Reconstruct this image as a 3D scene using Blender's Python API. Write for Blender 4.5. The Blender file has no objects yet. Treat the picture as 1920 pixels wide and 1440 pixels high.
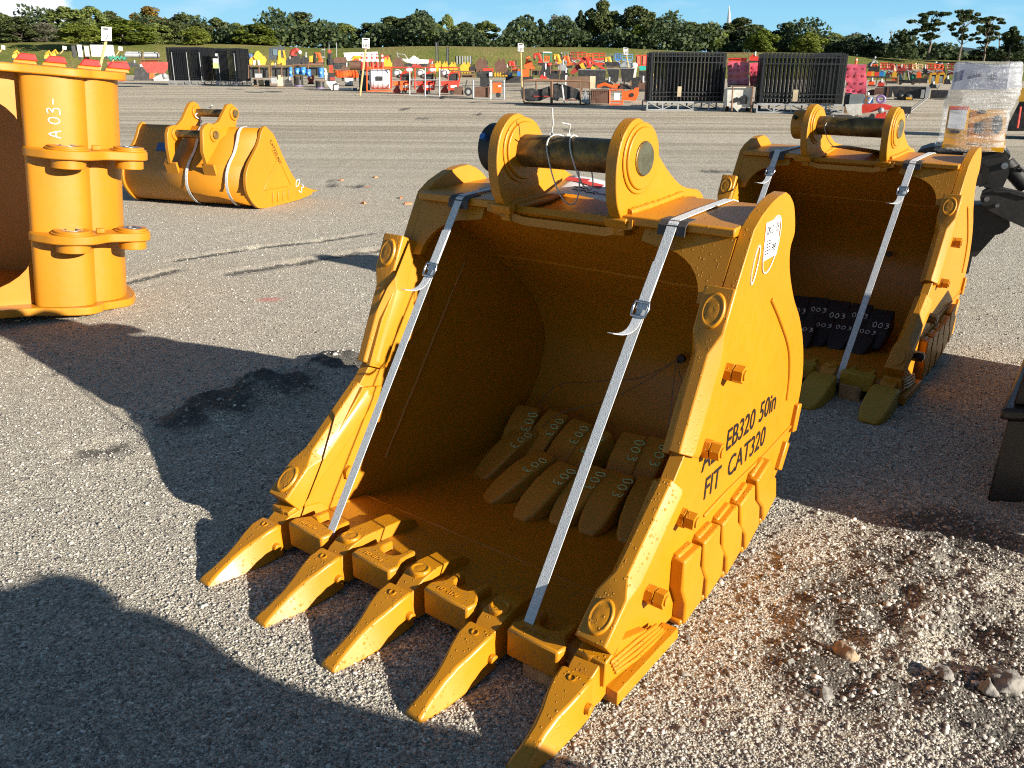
import bpy, bmesh, math, random
import numpy as np
from mathutils import Vector, Matrix, Euler
PI = math.pi
R_ = math.radians
rng = random.Random(7)
sc = bpy.context.scene
COL = sc.collection

# ------------------------------------------------------------------ camera
CAM_H = 1.50
FPX = 1656.2                      # focal length in pixels of the 1920 px wide photograph
PITCH, ROLL = R_(19.835), R_(0.373)
_fw = Vector((0, math.cos(PITCH), -math.sin(PITCH)))
_r0 = Vector((1, 0, 0)); _u0 = _r0.cross(_fw)
_R = _r0 * math.cos(ROLL) + _u0 * math.sin(ROLL)
_U = -_r0 * math.sin(ROLL) + _u0 * math.cos(ROLL)
CAMP = Vector((0, 0, CAM_H))
cam_data = bpy.data.cameras.new('camera')
cam = bpy.data.objects.new('camera', cam_data); COL.objects.link(cam)
cam_data.sensor_width = 36; cam_data.lens = FPX / 1920 * 36
cam_data.clip_start = 0.05; cam_data.clip_end = 20000
cam.matrix_world = Matrix(((_R.x, _U.x, -_fw.x, 0), (_R.y, _U.y, -_fw.y, 0), (_R.z, _U.z, -_fw.z, CAM_H), (0, 0, 0, 1)))
sc.camera = cam

# ------------------------------------------------------------------ light
SUN_AZ, SUN_EL = R_(126.0), R_(18.2)     # azimuth clockwise from +Y
world = bpy.data.worlds.new('World'); sc.world = world; world.use_nodes = True
wn = world.node_tree; wn.nodes.clear()
sky = wn.nodes.new('ShaderNodeTexSky'); sky.sky_type = 'NISHITA'; sky.sun_disc = False
sky.sun_elevation = SUN_EL; sky.sun_rotation = SUN_AZ
sky.air_density = 1.0; sky.dust_density = 0.6; sky.ozone_density = 2.5
bg = wn.nodes.new('ShaderNodeBackground'); bg.inputs['Strength'].default_value = 0.05
wo = wn.nodes.new('ShaderNodeOutputWorld')
# clouds of the sky itself: a low cumulus at the left, thin streaks at the upper right
tc = wn.nodes.new('ShaderNodeTexCoord')
mp = wn.nodes.new('ShaderNodeMapping'); mp.inputs['Scale'].default_value = (1, 1, 3.2)
wn.links.new(tc.outputs['Generated'], mp.inputs['Vector'])
nz = wn.nodes.new('ShaderNodeTexNoise'); nz.inputs['Scale'].default_value = 5; nz.inputs['Detail'].default_value = 9; nz.inputs['Roughness'].default_value = 0.55
wn.links.new(mp.outputs['Vector'], nz.inputs['Vector'])
cr = wn.nodes.new('ShaderNodeValToRGB'); cr.color_ramp.elements[0].position = 0.53; cr.color_ramp.elements[1].position = 0.80
cr.color_ramp.elements[1].color = (.45, .45, .45, 1)
wn.links.new(nz.outputs['Fac'], cr.inputs['Fac'])
# the cumulus: where the direction is near az -28.5 deg, el 3.4 deg
cdir = Vector((math.sin(R_(-28.0)) * math.cos(R_(2.7)), math.cos(R_(-28.0)) * math.cos(R_(2.7)), math.sin(R_(2.7))))
vs = wn.nodes.new('ShaderNodeVectorMath'); vs.operation = 'SUBTRACT'; vs.inputs[1].default_value = cdir
wn.links.new(tc.outputs['Generated'], vs.inputs[0])
sc2 = wn.nodes.new('ShaderNodeVectorMath'); sc2.operation = 'MULTIPLY'; sc2.inputs[1].default_value = (1, 1, 1.7)
wn.links.new(vs.outputs[0], sc2.inputs[0])
ln = wn.nodes.new('ShaderNodeVectorMath'); ln.operation = 'LENGTH'; wn.links.new(sc2.outputs[0], ln.inputs[0])
n2 = wn.nodes.new('ShaderNodeTexNoise'); n2.inputs['Scale'].default_value = 46; n2.inputs['Detail'].default_value = 6
wn.links.new(tc.outputs['Generated'], n2.inputs['Vector'])
m1 = wn.nodes.new('ShaderNodeMath'); m1.operation = 'MULTIPLY_ADD'; m1.inputs[1].default_value = -0.07; wn.links.new(n2.outputs['Fac'], m1.inputs[0]); wn.links.new(ln.outputs['Value'], m1.inputs[2])
mr = wn.nodes.new('ShaderNodeMapRange'); mr.inputs['From Min'].default_value = 0.028; mr.inputs['From Max'].default_value = 0.006
mr.inputs['To Min'].default_value = 0; mr.inputs['To Max'].default_value = 1; wn.links.new(m1.outputs[0], mr.inputs['Value'])
mx0 = wn.nodes.new('ShaderNodeMath'); mx0.operation = 'MAXIMUM'; wn.links.new(mr.outputs[0], mx0.inputs[0]); wn.links.new(cr.outputs['Color'], mx0.inputs[1])
mixc = wn.nodes.new('ShaderNodeMix'); mixc.data_type = 'RGBA'
hs = wn.nodes.new('ShaderNodeHueSaturation'); hs.inputs['Saturation'].default_value = 1.0; hs.inputs['Hue'].default_value = 0.49; hs.inputs['Value'].default_value = 1.0
wn.links.new(sky.outputs['Color'], hs.inputs['Color'])
wn.links.new(mx0.outputs[0], mixc.inputs['Factor']); wn.links.new(hs.outputs['Color'], mixc.inputs['A'])
mixc.inputs['B'].default_value = (9.5, 9.7, 10.0, 1)
sxyz = wn.nodes.new('ShaderNodeSeparateXYZ'); wn.links.new(tc.outputs['Generated'], sxyz.inputs[0])
gr = wn.nodes.new('ShaderNodeValToRGB'); e = gr.color_ramp.elements          # clear autumn air: pale cyan low down, deep blue overhead
e[0].position = 0.0; e[0].color = (3.5, 7.0, 8.9, 1); e[1].position = 0.09; e[1].color = (1.8, 5.2, 8.2, 1)
for p_, c_ in ((.25, (.80, 1.75, 3.1, 1)), (1.0, (.32, .66, 1.25, 1))):
    k_ = e.new(p_); k_.color = c_
wn.links.new(sxyz.outputs['Z'], gr.inputs['Fac'])
mixb = wn.nodes.new('ShaderNodeMix'); mixb.data_type = 'RGBA'; mixb.inputs['Factor'].default_value = .88
wn.links.new(hs.outputs['Color'], mixb.inputs['A']); wn.links.new(gr.outputs['Color'], mixb.inputs['B'])
wn.links.new(mixb.outputs['Result'], mixc.inputs['A'])
wn.links.new(mixc.outputs['Result'], bg.inputs['Color']); wn.links.new(bg.outputs[0], wo.inputs[0])

sun_data = bpy.data.lights.new('sun', 'SUN'); sun_data.energy = 5.0; sun_data.angle = R_(0.53); sun_data.color = (1, .93, .81)
sun = bpy.data.objects.new('sun', sun_data); COL.objects.link(sun)
SUNV = Vector((math.sin(SUN_AZ) * math.cos(SUN_EL), math.cos(SUN_AZ) * math.cos(SUN_EL), math.sin(SUN_EL)))
sun.rotation_euler = SUNV.to_track_quat('Z', 'Y').to_euler(); sun.location = SUNV * 40
vsn = sc.view_settings; vsn.view_transform = 'Standard'; vsn.look = 'None'; vsn.exposure = 1.25; vsn.gamma = 1
sc.cycles.use_denoising = False; sc.cycles.use_adaptive_sampling = False
sc.cycles.pixel_filter_type = 'BLACKMAN_HARRIS'; sc.cycles.filter_width = 1.15
sc.cycles.sample_clamp_indirect = 1.5; sc.cycles.blur_glossy = 1.0
sc.cycles.max_bounces = 6; sc.cycles.diffuse_bounces = 3; sc.cycles.glossy_bounces = 3; sc.cycles.transmission_bounces = 4; sc.cycles.transparent_max_bounces = 12
sc.cycles.caustics_reflective = False; sc.cycles.caustics_refractive = False

# ------------------------------------------------------------------ where things stand
def ray(x, y): return (x - 960) / FPX * _R + (720 - y) / FPX * _U + _fw
def G(x, y, z=0.0):
    d = ray(x, y); t = (z - CAM_H) / d.z
    return CAMP + d * t
def on_depth(x, y, dist):
    """the point `dist` metres away (along the ground) in the direction of a spot of the photo"""
    d = ray(x, y); return CAMP + d * (dist / math.hypot(d.x, d.y))

# ------------------------------------------------------------------ mesh helper
class MB:
    def __init__(s): s.v = []; s.f = []
    def add(s, verts, faces):
        o = len(s.v); s.v += [tuple(p) for p in verts]; s.f += [tuple(i + o for i in f) for f in faces]; return s
    def box(s, c, d, rot=None, taper=1.0):
        x, y, z = d[0] / 2, d[1] / 2, d[2] / 2
        P = [Vector((i * x * (taper if k > 0 else 1), j * y * (taper if k > 0 else 1), k * z)) for k in (-1, 1) for j in (-1, 1) for i in (-1, 1)]
        if rot is not None:
            M = rot if isinstance(rot, Matrix) else Euler(rot).to_matrix()
            P = [M @ p for p in P]
        c = Vector(c)
        return s.add([p + c for p in P], [(0, 2, 3, 1), (4, 5, 7, 6), (0, 1, 5, 4), (2, 6, 7, 3), (0, 4, 6, 2), (1, 3, 7, 5)])
    def prism(s, poly, a, b, axis='x'):
        n = len(poly)
        def p(q, t):
            if axis == 'x': return (t, q[0], q[1])
            if axis == 'y': return (q[0], t, q[1])
            return (q[0], q[1], t)
        V = [p(q, a) for q in poly] + [p(q, b) for q in poly]
        return s.add(V, [tuple(range(n)), tuple(range(2 * n - 1, n - 1, -1))] + [(i, (i + 1) % n, n + (i + 1) % n, n + i) for i in range(n)])
    def loft(s, rings, cap=True, closed=True):
        n = len(rings[0]); V = [p for r in rings for p in r]; F = []
        for k in range(len(rings) - 1):
            for i in range(n if closed else n - 1):
                j = (i + 1) % n
                F.append((k * n + i, k * n + j, (k + 1) * n + j, (k + 1) * n + i))
        if cap: F += [tuple(range(n - 1, -1, -1)), tuple(range((len(rings) - 1) * n, len(rings) * n))]
        return s.add(V, F)
    def cyl(s, p0, p1, r0, r1=None, n=16, cap=True, ph=0.0):
        p0, p1 = Vector(p0), Vector(p1); r1 = r0 if r1 is None else r1
        d = (p1 - p0).normalized(); a = d.orthogonal().normalized(); b = d.cross(a)
        ring = lambda p, r: [p + (a * math.cos(ph + 2 * PI * i / n) + b * math.sin(ph + 2 * PI * i / n)) * r for i in range(n)]
        return s.loft([ring(p0, r0), ring(p1, r1)], cap)
    def pipe(s, p0, p1, r, ri, n=28):
        """hollow ring from p0 to p1"""
        p0, p1 = Vector(p0), Vector(p1); d = (p1 - p0).normalized(); a = d.orthogonal().normalized(); b = d.cross(a)
        ring = lambda p, r: [p + (a * math.cos(2 * PI * i / n) + b * math.sin(2 * PI * i / n)) * r for i in range(n)]
        return s.loft([ring(p0, ri), ring(p0, r), ring(p1, r), ring(p1, ri), ring(p0, ri)], cap=False)
    def tube(s, path, r, n=6, cap=True):
        path = [Vector(p) for p in path]; rings = []; prev = None
        for i, p in enumerate(path):
            t = (path[min(i + 1, len(path) - 1)] - path[max(i - 1, 0)]).normalized()
            if prev is None: a = t.orthogonal().normalized()
            else:
                a = prev - t * prev.dot(t)
                a = a.normalized() if a.length > 1e-6 else t.orthogonal().normalized()
            prev = a; b = t.cross(a)
            rr = r(i / (len(path) - 1)) if callable(r) else r
            rings.append([p + (a * math.cos(2 * PI * k / n) + b * math.sin(2 * PI * k / n)) * rr for k in range(n)])
        return s.loft(rings, cap)
    def ribbon(s, path, side, width, th=0.002):
        """flat strip along path; side = unit vector across"""
        path = [Vector(p) for p in path]; side = Vector(side).normalized(); rings = []
        for i, p in enumerate(path):
            t = (path[min(i + 1, len(path) - 1)] - path[max(i - 1, 0)]).normalized(); nn = t.cross(side).normalized()
            w = width(i / (len(path) - 1)) if callable(width) else width
            rings.append([p - side * w / 2 - nn * th / 2, p + side * w / 2 - nn * th / 2, p + side * w / 2 + nn * th / 2, p - side * w / 2 + nn * th / 2])
        return s.loft(rings)
    def sphere(s, c, r, n=12, m=8):
        r = r if isinstance(r, (tuple, list)) else (r, r, r); V = []; F = []
        for j in range(1, m):
            for i in range(n):
                a, b = 2 * PI * i / n, PI * j / m
                V.append((c[0] + r[0] * math.sin(b) * math.cos(a), c[1] + r[1] * math.sin(b) * math.sin(a), c[2] + r[2] * math.cos(b)))
        V += [(c[0], c[1], c[2] + r[2]), (c[0], c[1], c[2] - r[2])]; t, bt = len(V) - 2, len(V) - 1
        for j in range(m - 2):
            for i in range(n): F.append((j * n + i, (j + 1) * n + i, (j + 1) * n + (i + 1) % n, j * n + (i + 1) % n))
        for i in range(n): F.append((t, i, (i + 1) % n)); F.append((bt, (m - 2) * n + (i + 1) % n, (m - 2) * n + i))
        return s.add(V, F)
    def lathe(s, prof, c=(0, 0, 0), n=24):
        """profile of (radius, z) about the vertical through c"""
        return s.loft([[(c[0] + r * math.cos(2 * PI * i / n), c[1] + r * math.sin(2 * PI * i / n), c[2] + z) for i in range(n)] for r, z in prof])
    def xf(s, M):
        s.v = [tuple(M @ Vector(p)) for p in s.v]; return s
    def build(s, name, mat, parent=None, warp=None, bevel=0, smooth=None, seg=2, loc=None):
        V = s.v if warp is None else [warp(p) for p in s.v]
        me = bpy.data.meshes.new(name); me.from_pydata(V, [], s.f)
        b = bmesh.new(); b.from_mesh(me); bmesh.ops.recalc_face_normals(b, faces=b.faces); b.to_mesh(me); b.free()
        me.materials.append(mat)
        if smooth:
            me.polygons.foreach_set('use_smooth', [True] * len(me.polygons)); me.set_sharp_from_angle(angle=R_(smooth))
        o = bpy.data.objects.new(name, me); COL.objects.link(o)
        if parent is not None: o.parent = parent
        if loc is not None: o.location = loc
        if bevel:
            m = o.modifiers.new('bevel', 'BEVEL'); m.width = bevel; m.segments = seg; m.limit_method = 'ANGLE'; m.angle_limit = R_(35); m.harden_normals = False
            if not smooth: me.polygons.foreach_set('use_smooth', [True] * len(me.polygons)); me.set_sharp_from_angle(angle=R_(38))
        return o

def tag(o, label, cat, group=None, kind=None):
    if label: o['label'] = label
    if cat: o['category'] = cat
    if group: o['group'] = group
    if kind: o['kind'] = kind
    return o
def thing(name, label, cat, loc=(0, 0, 0), rz=0.0, group=None, s=1.0):
    o = bpy.data.objects.new(name, None); COL.objects.link(o); o.empty_display_size = 0.1
    o.location = loc; o.rotation_euler = (0, 0, rz); o.scale = (s, s, s) if not isinstance(s, (tuple, list)) else s
    return tag(o, label, cat, group)
def copy_tree(o, parent=None):
    c = o.copy(); COL.objects.link(c)
    if parent is not None:
        c.parent = parent; c.matrix_parent_inverse = o.matrix_parent_inverse
    for ch in list(o.children): copy_tree(ch, c)
    return c
def dup(o, loc, rz=None, label=None, group=None, s=None):
    c = copy_tree(o); c.location = loc
    if rz is not None: c.rotation_euler = (0, 0, rz)
    if label: c['label'] = label
    if group: c['group'] = group
    if s is not None: c.scale = (s, s, s) if not isinstance(s, (tuple, list)) else s
    return c
def structure(o): o['kind'] = 'structure'; return o

# ------------------------------------------------------------------ materials
def new_mat(name):
    m = bpy.data.materials.new(name); m.use_nodes = True
    nt = m.node_tree; p = nt.nodes['Principled BSDF']
    return m, nt, p
def nd(nt, t, **kw):
    n = nt.nodes.new('ShaderNode' + t)
    for k, v in kw.items():
        if k in n.inputs.keys(): n.inputs[k].default_value = v
        else: setattr(n, k, v)
    return n
def ramp(nt, fac, stops):
    r = nd(nt, 'ValToRGB'); e = r.color_ramp.elements
    while len(e) < len(stops): e.new(0.5)
    for i, (p, c) in enumerate(stops):
        e[i].position = p; e[i].color = tuple(c) + (1,) if len(c) == 3 else c
    nt.links.new(fac, r.inputs['Fac']); return r
def mixcol(nt, fac, a, b, blend='MIX'):
    m = nd(nt, 'Mix', data_type='RGBA', blend_type=blend)
    for sock, v in (('Factor', fac), ('A', a), ('B', b)):
        if isinstance(v, bpy.types.NodeSocket): nt.links.new(v, m.inputs[sock])
        elif isinstance(v, (int, float)): m.inputs[sock].default_value = v
        else: m.inputs[sock].default_value = tuple(v) + (1,) if len(v) == 3 else v
    return m.outputs['Result']
def math_(nt, op, a, b=None, c=None):
    m = nd(nt, 'Math', operation=op)
    for i, v in enumerate((a, b, c)):
        if v is None: continue
        if isinstance(v, bpy.types.NodeSocket): nt.links.new(v, m.inputs[i])
        else: m.inputs[i].default_value = v
    return m.outputs[0]
def M(name, col, rough=.5, metal=0.0, vary=.15, vscale=6.0, bump=0.0, bscale=60.0, coat=0.0, dirt=None, dirt_amt=.4, spec=None):
    """everyday surface: base colour broken up by noise, optional dust and fine bump"""
    m, nt, p = new_mat(name)
    t = nd(nt, 'TexCoord'); n = nd(nt, 'TexNoise', Scale=vscale, Detail=5.0); nt.links.new(t.outputs['Object'], n.inputs['Vector'])
    lo = tuple(c * (1 - vary) for c in col); hi = tuple(min(1, c * (1 + vary)) for c in col)
    c = ramp(nt, n.outputs['Fac'], [(.3, lo), (.7, hi)]).outputs['Color']
    if dirt is not None:
        n2 = nd(nt, 'TexNoise', Scale=vscale * 2.3, Detail=8.0, Roughness=.65); nt.links.new(t.outputs['Object'], n2.inputs['Vector'])
        k = ramp(nt, n2.outputs['Fac'], [(.48, (0, 0, 0)), (.72, (dirt_amt,) * 3)]).outputs['Color']
        c = mixcol(nt, k, c, dirt)
    nt.links.new(c, p.inputs['Base Color']); p.inputs['Roughness'].default_value = rough; p.inputs['Metallic'].default_value = metal
    if coat: p.inputs['Coat Weight'].default_value = coat; p.inputs['Coat Roughness'].default_value = .12
    if spec is not None: p.inputs['Specular IOR Level'].default_value = spec
    if bump:
        b = nd(nt, 'TexNoise', Scale=bscale, Detail=4.0); nt.links.new(t.outputs['Object'], b.inputs['Vector'])
        bp = nd(nt, 'Bump', Strength=bump, Distance=.01); nt.links.new(b.outputs['Fac'], bp.inputs['Height']); nt.links.new(bp.outputs[0], p.inputs['Normal'])
    return m

def paint(name, col, drops=True, grit=0.0, rough=.41):
    """thick sprayed enamel: orange peel, slight thickness changes, rain beads on faces that look up, grit where asked"""
    m, nt, p = new_mat(name)
    t = nd(nt, 'TexCoord'); g = nd(nt, 'NewGeometry')
    n = nd(nt, 'TexNoise', Scale=3.0, Detail=6.0, Roughness=.6); nt.links.new(t.outputs['Object'], n.inputs['Vector'])
    c = ramp(nt, n.outputs['Fac'], [(.25, tuple(x * .90 for x in col)), (.75, tuple(min(1, x * 1.06) for x in col))]).outputs['Color']
    n3 = nd(nt, 'TexNoise', Scale=26.0, Detail=7.0, Roughness=.7); nt.links.new(t.outputs['Object'], n3.inputs['Vector'])
    sm = ramp(nt, n3.outputs['Fac'], [(.60, (0, 0, 0)), (.80, (.35 + grit,) * 3)]).outputs['Color']
    c = mixcol(nt, sm, c, tuple(x * .55 + .02 for x in col))
    if grit:
        n4 = nd(nt, 'TexNoise', Scale=70.0, Detail=6.0, Roughness=.7); nt.links.new(t.outputs['Object'], n4.inputs['Vector'])
        k = ramp(nt, n4.outputs['Fac'], [(.52, (0, 0, 0)), (.66, (grit,) * 3)]).outputs['Color']
        c = mixcol(nt, k, c, (.16, .11, .06))
    nt.links.new(c, p.inputs['Base Color'])
    rr = ramp(nt, n3.outputs['Fac'], [(.3, (rough,) * 3), (.75, (rough + .16,) * 3)]); nt.links.new(rr.outputs['Color'], p.inputs['Roughness'])
    p.inputs['Coat Weight'].default_value = .14; p.inputs['Coat Roughness'].default_value = .25
    pe = nd(nt, 'TexNoise', Scale=240.0, Detail=2.0); nt.links.new(t.outputs['Object'], pe.inputs['Vector'])
    pe2 = nd(nt, 'TexNoise', Scale=34.0, Detail=3.0); nt.links.new(t.outputs['Object'], pe2.inputs['Vector'])
    h = math_(nt, 'MULTIPLY_ADD', pe2.outputs['Fac'], 1.1, pe.outputs['Fac'])
    b1 = nd(nt, 'Bump', Strength=.17, Distance=.0011); nt.links.new(h, b1.inputs['Height'])
    last = b1
    if drops:
        v = nd(nt, 'TexVoronoi', Scale=105.0, Randomness=1.0); nt.links.new(t.outputs['Object'], v.inputs['Vector'])
        sep = nd(nt, 'SeparateColor'); nt.links.new(v.outputs['Color'], sep.inputs[0])
        r_ = math_(nt, 'MULTIPLY_ADD', sep.outputs[0], .42, .02)                 # bead radius differs from bead to bead
        dome = math_(nt, 'SUBTRACT', r_, v.outputs['Distance'])
        dome = math_(nt, 'MAXIMUM', dome, 0.0); dome = math_(nt, 'POWER', dome, .5)
        pick = math_(nt, 'GREATER_THAN', sep.outputs[1], .35)
        sx = nd(nt, 'SeparateXYZ'); nt.links.new(g.outputs['True Normal'], sx.inputs[0])
        up = nd(nt, 'MapRange'); up.inputs['From Min'].default_value = .12; up.inputs['From Max'].default_value = .5; nt.links.new(sx.outputs['Z'], up.inputs['Value'])
        hh = math_(nt, 'MULTIPLY', math_(nt, 'MULTIPLY', dome, pick), up.outputs[0])
        b2 = nd(nt, 'Bump', Strength=.9, Distance=.006); nt.links.new(hh, b2.inputs['Height']); nt.links.new(b1.outputs[0], b2.inputs['Normal'])
        last = b2
    nt.links.new(last.outputs[0], p.inputs['Normal'])
    return m

YEL = (.47, .187, .0015)
m_yel = paint('yellow_enamel', YEL)
m_yel_in = paint('yellow_enamel_inside', (.47, .185, .002), drops=False, rough=.45)
m_yel_grit = paint('yellow_enamel_sandy', YEL, grit=.55)
m_yel2 = paint('yellow_enamel_dry', (.44, .172, .003), drops=False)
m_yel_dull = paint('yellow_cover_dull', (.36, .22, .012), drops=False, rough=.55)
m_steel = M('zinc_steel', (.55, .57, .60), .28, 1.0, .12, 40)
m_pin = M('greased_pin_steel', (.15, .105, .045), .42, .6, .6, 14, .15, 120, dirt=(.42, .24, .03), dirt_amt=.7)
m_pin_end = M('turned_pin_end', (.42, .41, .28), .30, 1.0, .3, 30)
m_dark = M('black_enamel', (.014, .013, .012), .55, 0, .3, 14, .05, 90, dirt=(.05, .045, .04), dirt_amt=.35)
m_blackp = M('black_powder_coat', (.010, .011, .013), .45, 0, .2, 10)
m_blue = M('blue_plug', (.03, .13, .42), .4)
m_strap = M('white_woven_strap', (.62, .63, .64), .6, 0, .10, 120, .3, 420)
m_tie = M('clear_nylon_tie', (.55, .54, .50), .35)
m_wire = M('thin_steel_wire', (.30, .29, .27), .35, .8)
m_chalk = M('pale_green_marker', (.46, .72, .36), .8, 0, .4, 200)
m_chalkw = M('white_marker', (.70, .69, .64), .8, 0, .25, 200)
m_print = M('black_paint_lettering', (.012, .010, .010), .45)
m_paper = M('white_paper', (.72, .72, .74), .6, 0, .05, 20)
m_redink = M('red_ink', (.62, .06, .05), .6)
m_wood = M('sawn_pine', (.40, .25, .12), .8, 0, .35, 30, .3, 160, dirt=(.16, .10, .05))
m_rubber = M('dark_rubber_pad', (.05, .045, .045), .7, 0, .2, 40)
m_tooth_blk = M('black_cast_tooth', (.022, .021, .024), .6, 0, .25, 20, .25, 160)

# ------------------------------------------------------------------ lettering
def text_mesh(s, size, depth=.0008, align='LEFT', space=1.0, bold=0.0):
    cu = bpy.data.curves.new('t', 'FONT'); cu.body = s; cu.size = size; cu.extrude = depth; cu.align_x = align; cu.resolution_u = 3; cu.space_character = space; cu.offset = bold
    o = bpy.data.objects.new('t', cu); COL.objects.link(o)
    dg = bpy.context.evaluated_depsgraph_get(); me = bpy.data.meshes.new_from_object(o.evaluated_get(dg))
    bpy.data.objects.remove(o); bpy.data.curves.remove(cu); return me
def lettering(s, size, mat, parent, origin, xdir, ydir, depth=.0008, align='LEFT', name='lettering', warp=None, sx=1.0, bold=0.0):
    me = text_mesh(s, size, depth, align, 1.0, bold); me.materials.clear(); me.materials.append(mat); me.name = name
    x = Vector(xdir).normalized() * sx; y = Vector(ydir).normalized(); z = Vector(xdir).cross(Vector(ydir)).normalized(); o_ = Vector(origin)
    for v in me.vertices:
        p = o_ + x * v.co.x + y * v.co.y + z * v.co.z
        v.co = warp(p) if warp else p
    o = bpy.data.objects.new(name, me); COL.objects.link(o); o.parent = parent
    return o
GLYPH = {'0': [[(.5, 1), (.15, .8), (.08, .4), (.3, 0), (.65, .05), (.85, .45), (.75, .85), (.45, 1)]],
         '3': [[(.1, .95), (.6, 1), (.75, .75), (.35, .55), (.8, .4), (.7, .05), (.1, 0)]],
         'A': [[(0, 0), (.45, 1), (.85, 0)], [(.15, .4), (.75, .4)]], '-': [[(.05, .5), (.8, .5)]], ' ': [],
         'o': [[(.5, 1), (.25, .8), (.15, .4), (.3, .05), (.55, 0), (.8, .35), (.85, .75), (.65, 1), (.5, 1)]]}
def handwriting(s, size, mat, parent, origin, xdir, ydir, r=.0022, name='lettering', warp=None, jit=.06, seed=0, adv=.95):
    q = random.Random(seed); mb = MB(); x = Vector(xdir).normalized() * size; y = Vector(ydir).normalized() * size; o = Vector(origin); cx = 0
    for ch in s:
        for st in GLYPH[ch]:
            P = [o + x * (cx + a * .7 + q.uniform(-jit, jit)) + y * (b + q.uniform(-jit, jit)) for a, b in st]
            S = []
            for i in range(len(P) - 1):
                p0, p1, p2, p3 = P[max(i - 1, 0)], P[i], P[i + 1], P[min(i + 2, len(P) - 1)]
                for k in range(4):
                    t = k / 4
                    S.append(.5 * ((2 * p1) + (p2 - p0) * t + (2 * p0 - 5 * p1 + 4 * p2 - p3) * t * t + (3 * p1 - p0 - 3 * p2 + p3) * t ** 3))
            S.append(P[-1]); n = x.cross(y).normalized()
            rings = []
            for i, p in enumerate(S):
                t = (S[min(i + 1, len(S) - 1)] - S[max(i - 1, 0)])
                t = t.normalized() if t.length > 1e-7 else x.normalized()
                w = t.cross(n) * r
                rings.append([p - w, p + w, p + w * .6 + n * r * .35, p - w * .6 + n * r * .35])
            mb.loft(rings)
        cx += adv
    return mb.build(name, mat, parent, warp=warp)
def smooth_path(P, k=6):
    P = [Vector(p) for p in P]; S = []
    for i in range(len(P) - 1):
        p0, p1, p2, p3 = P[max(i - 1, 0)], P[i], P[i + 1], P[min(i + 2, len(P) - 1)]
        for j in range(k):
            t = j / k
            S.append(.5 * ((2 * p1) + (p2 - p0) * t + (2 * p0 - 5 * p1 + 4 * p2 - p3) * t * t + (3 * p1 - p0 - 3 * p2 + p3) * t ** 3))
    S.append(P[-1]); return S
def smooth2(P, k=5): return [(v.x, v.y) for v in smooth_path([(p[0], p[1], 0) for p in P], k)]
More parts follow.
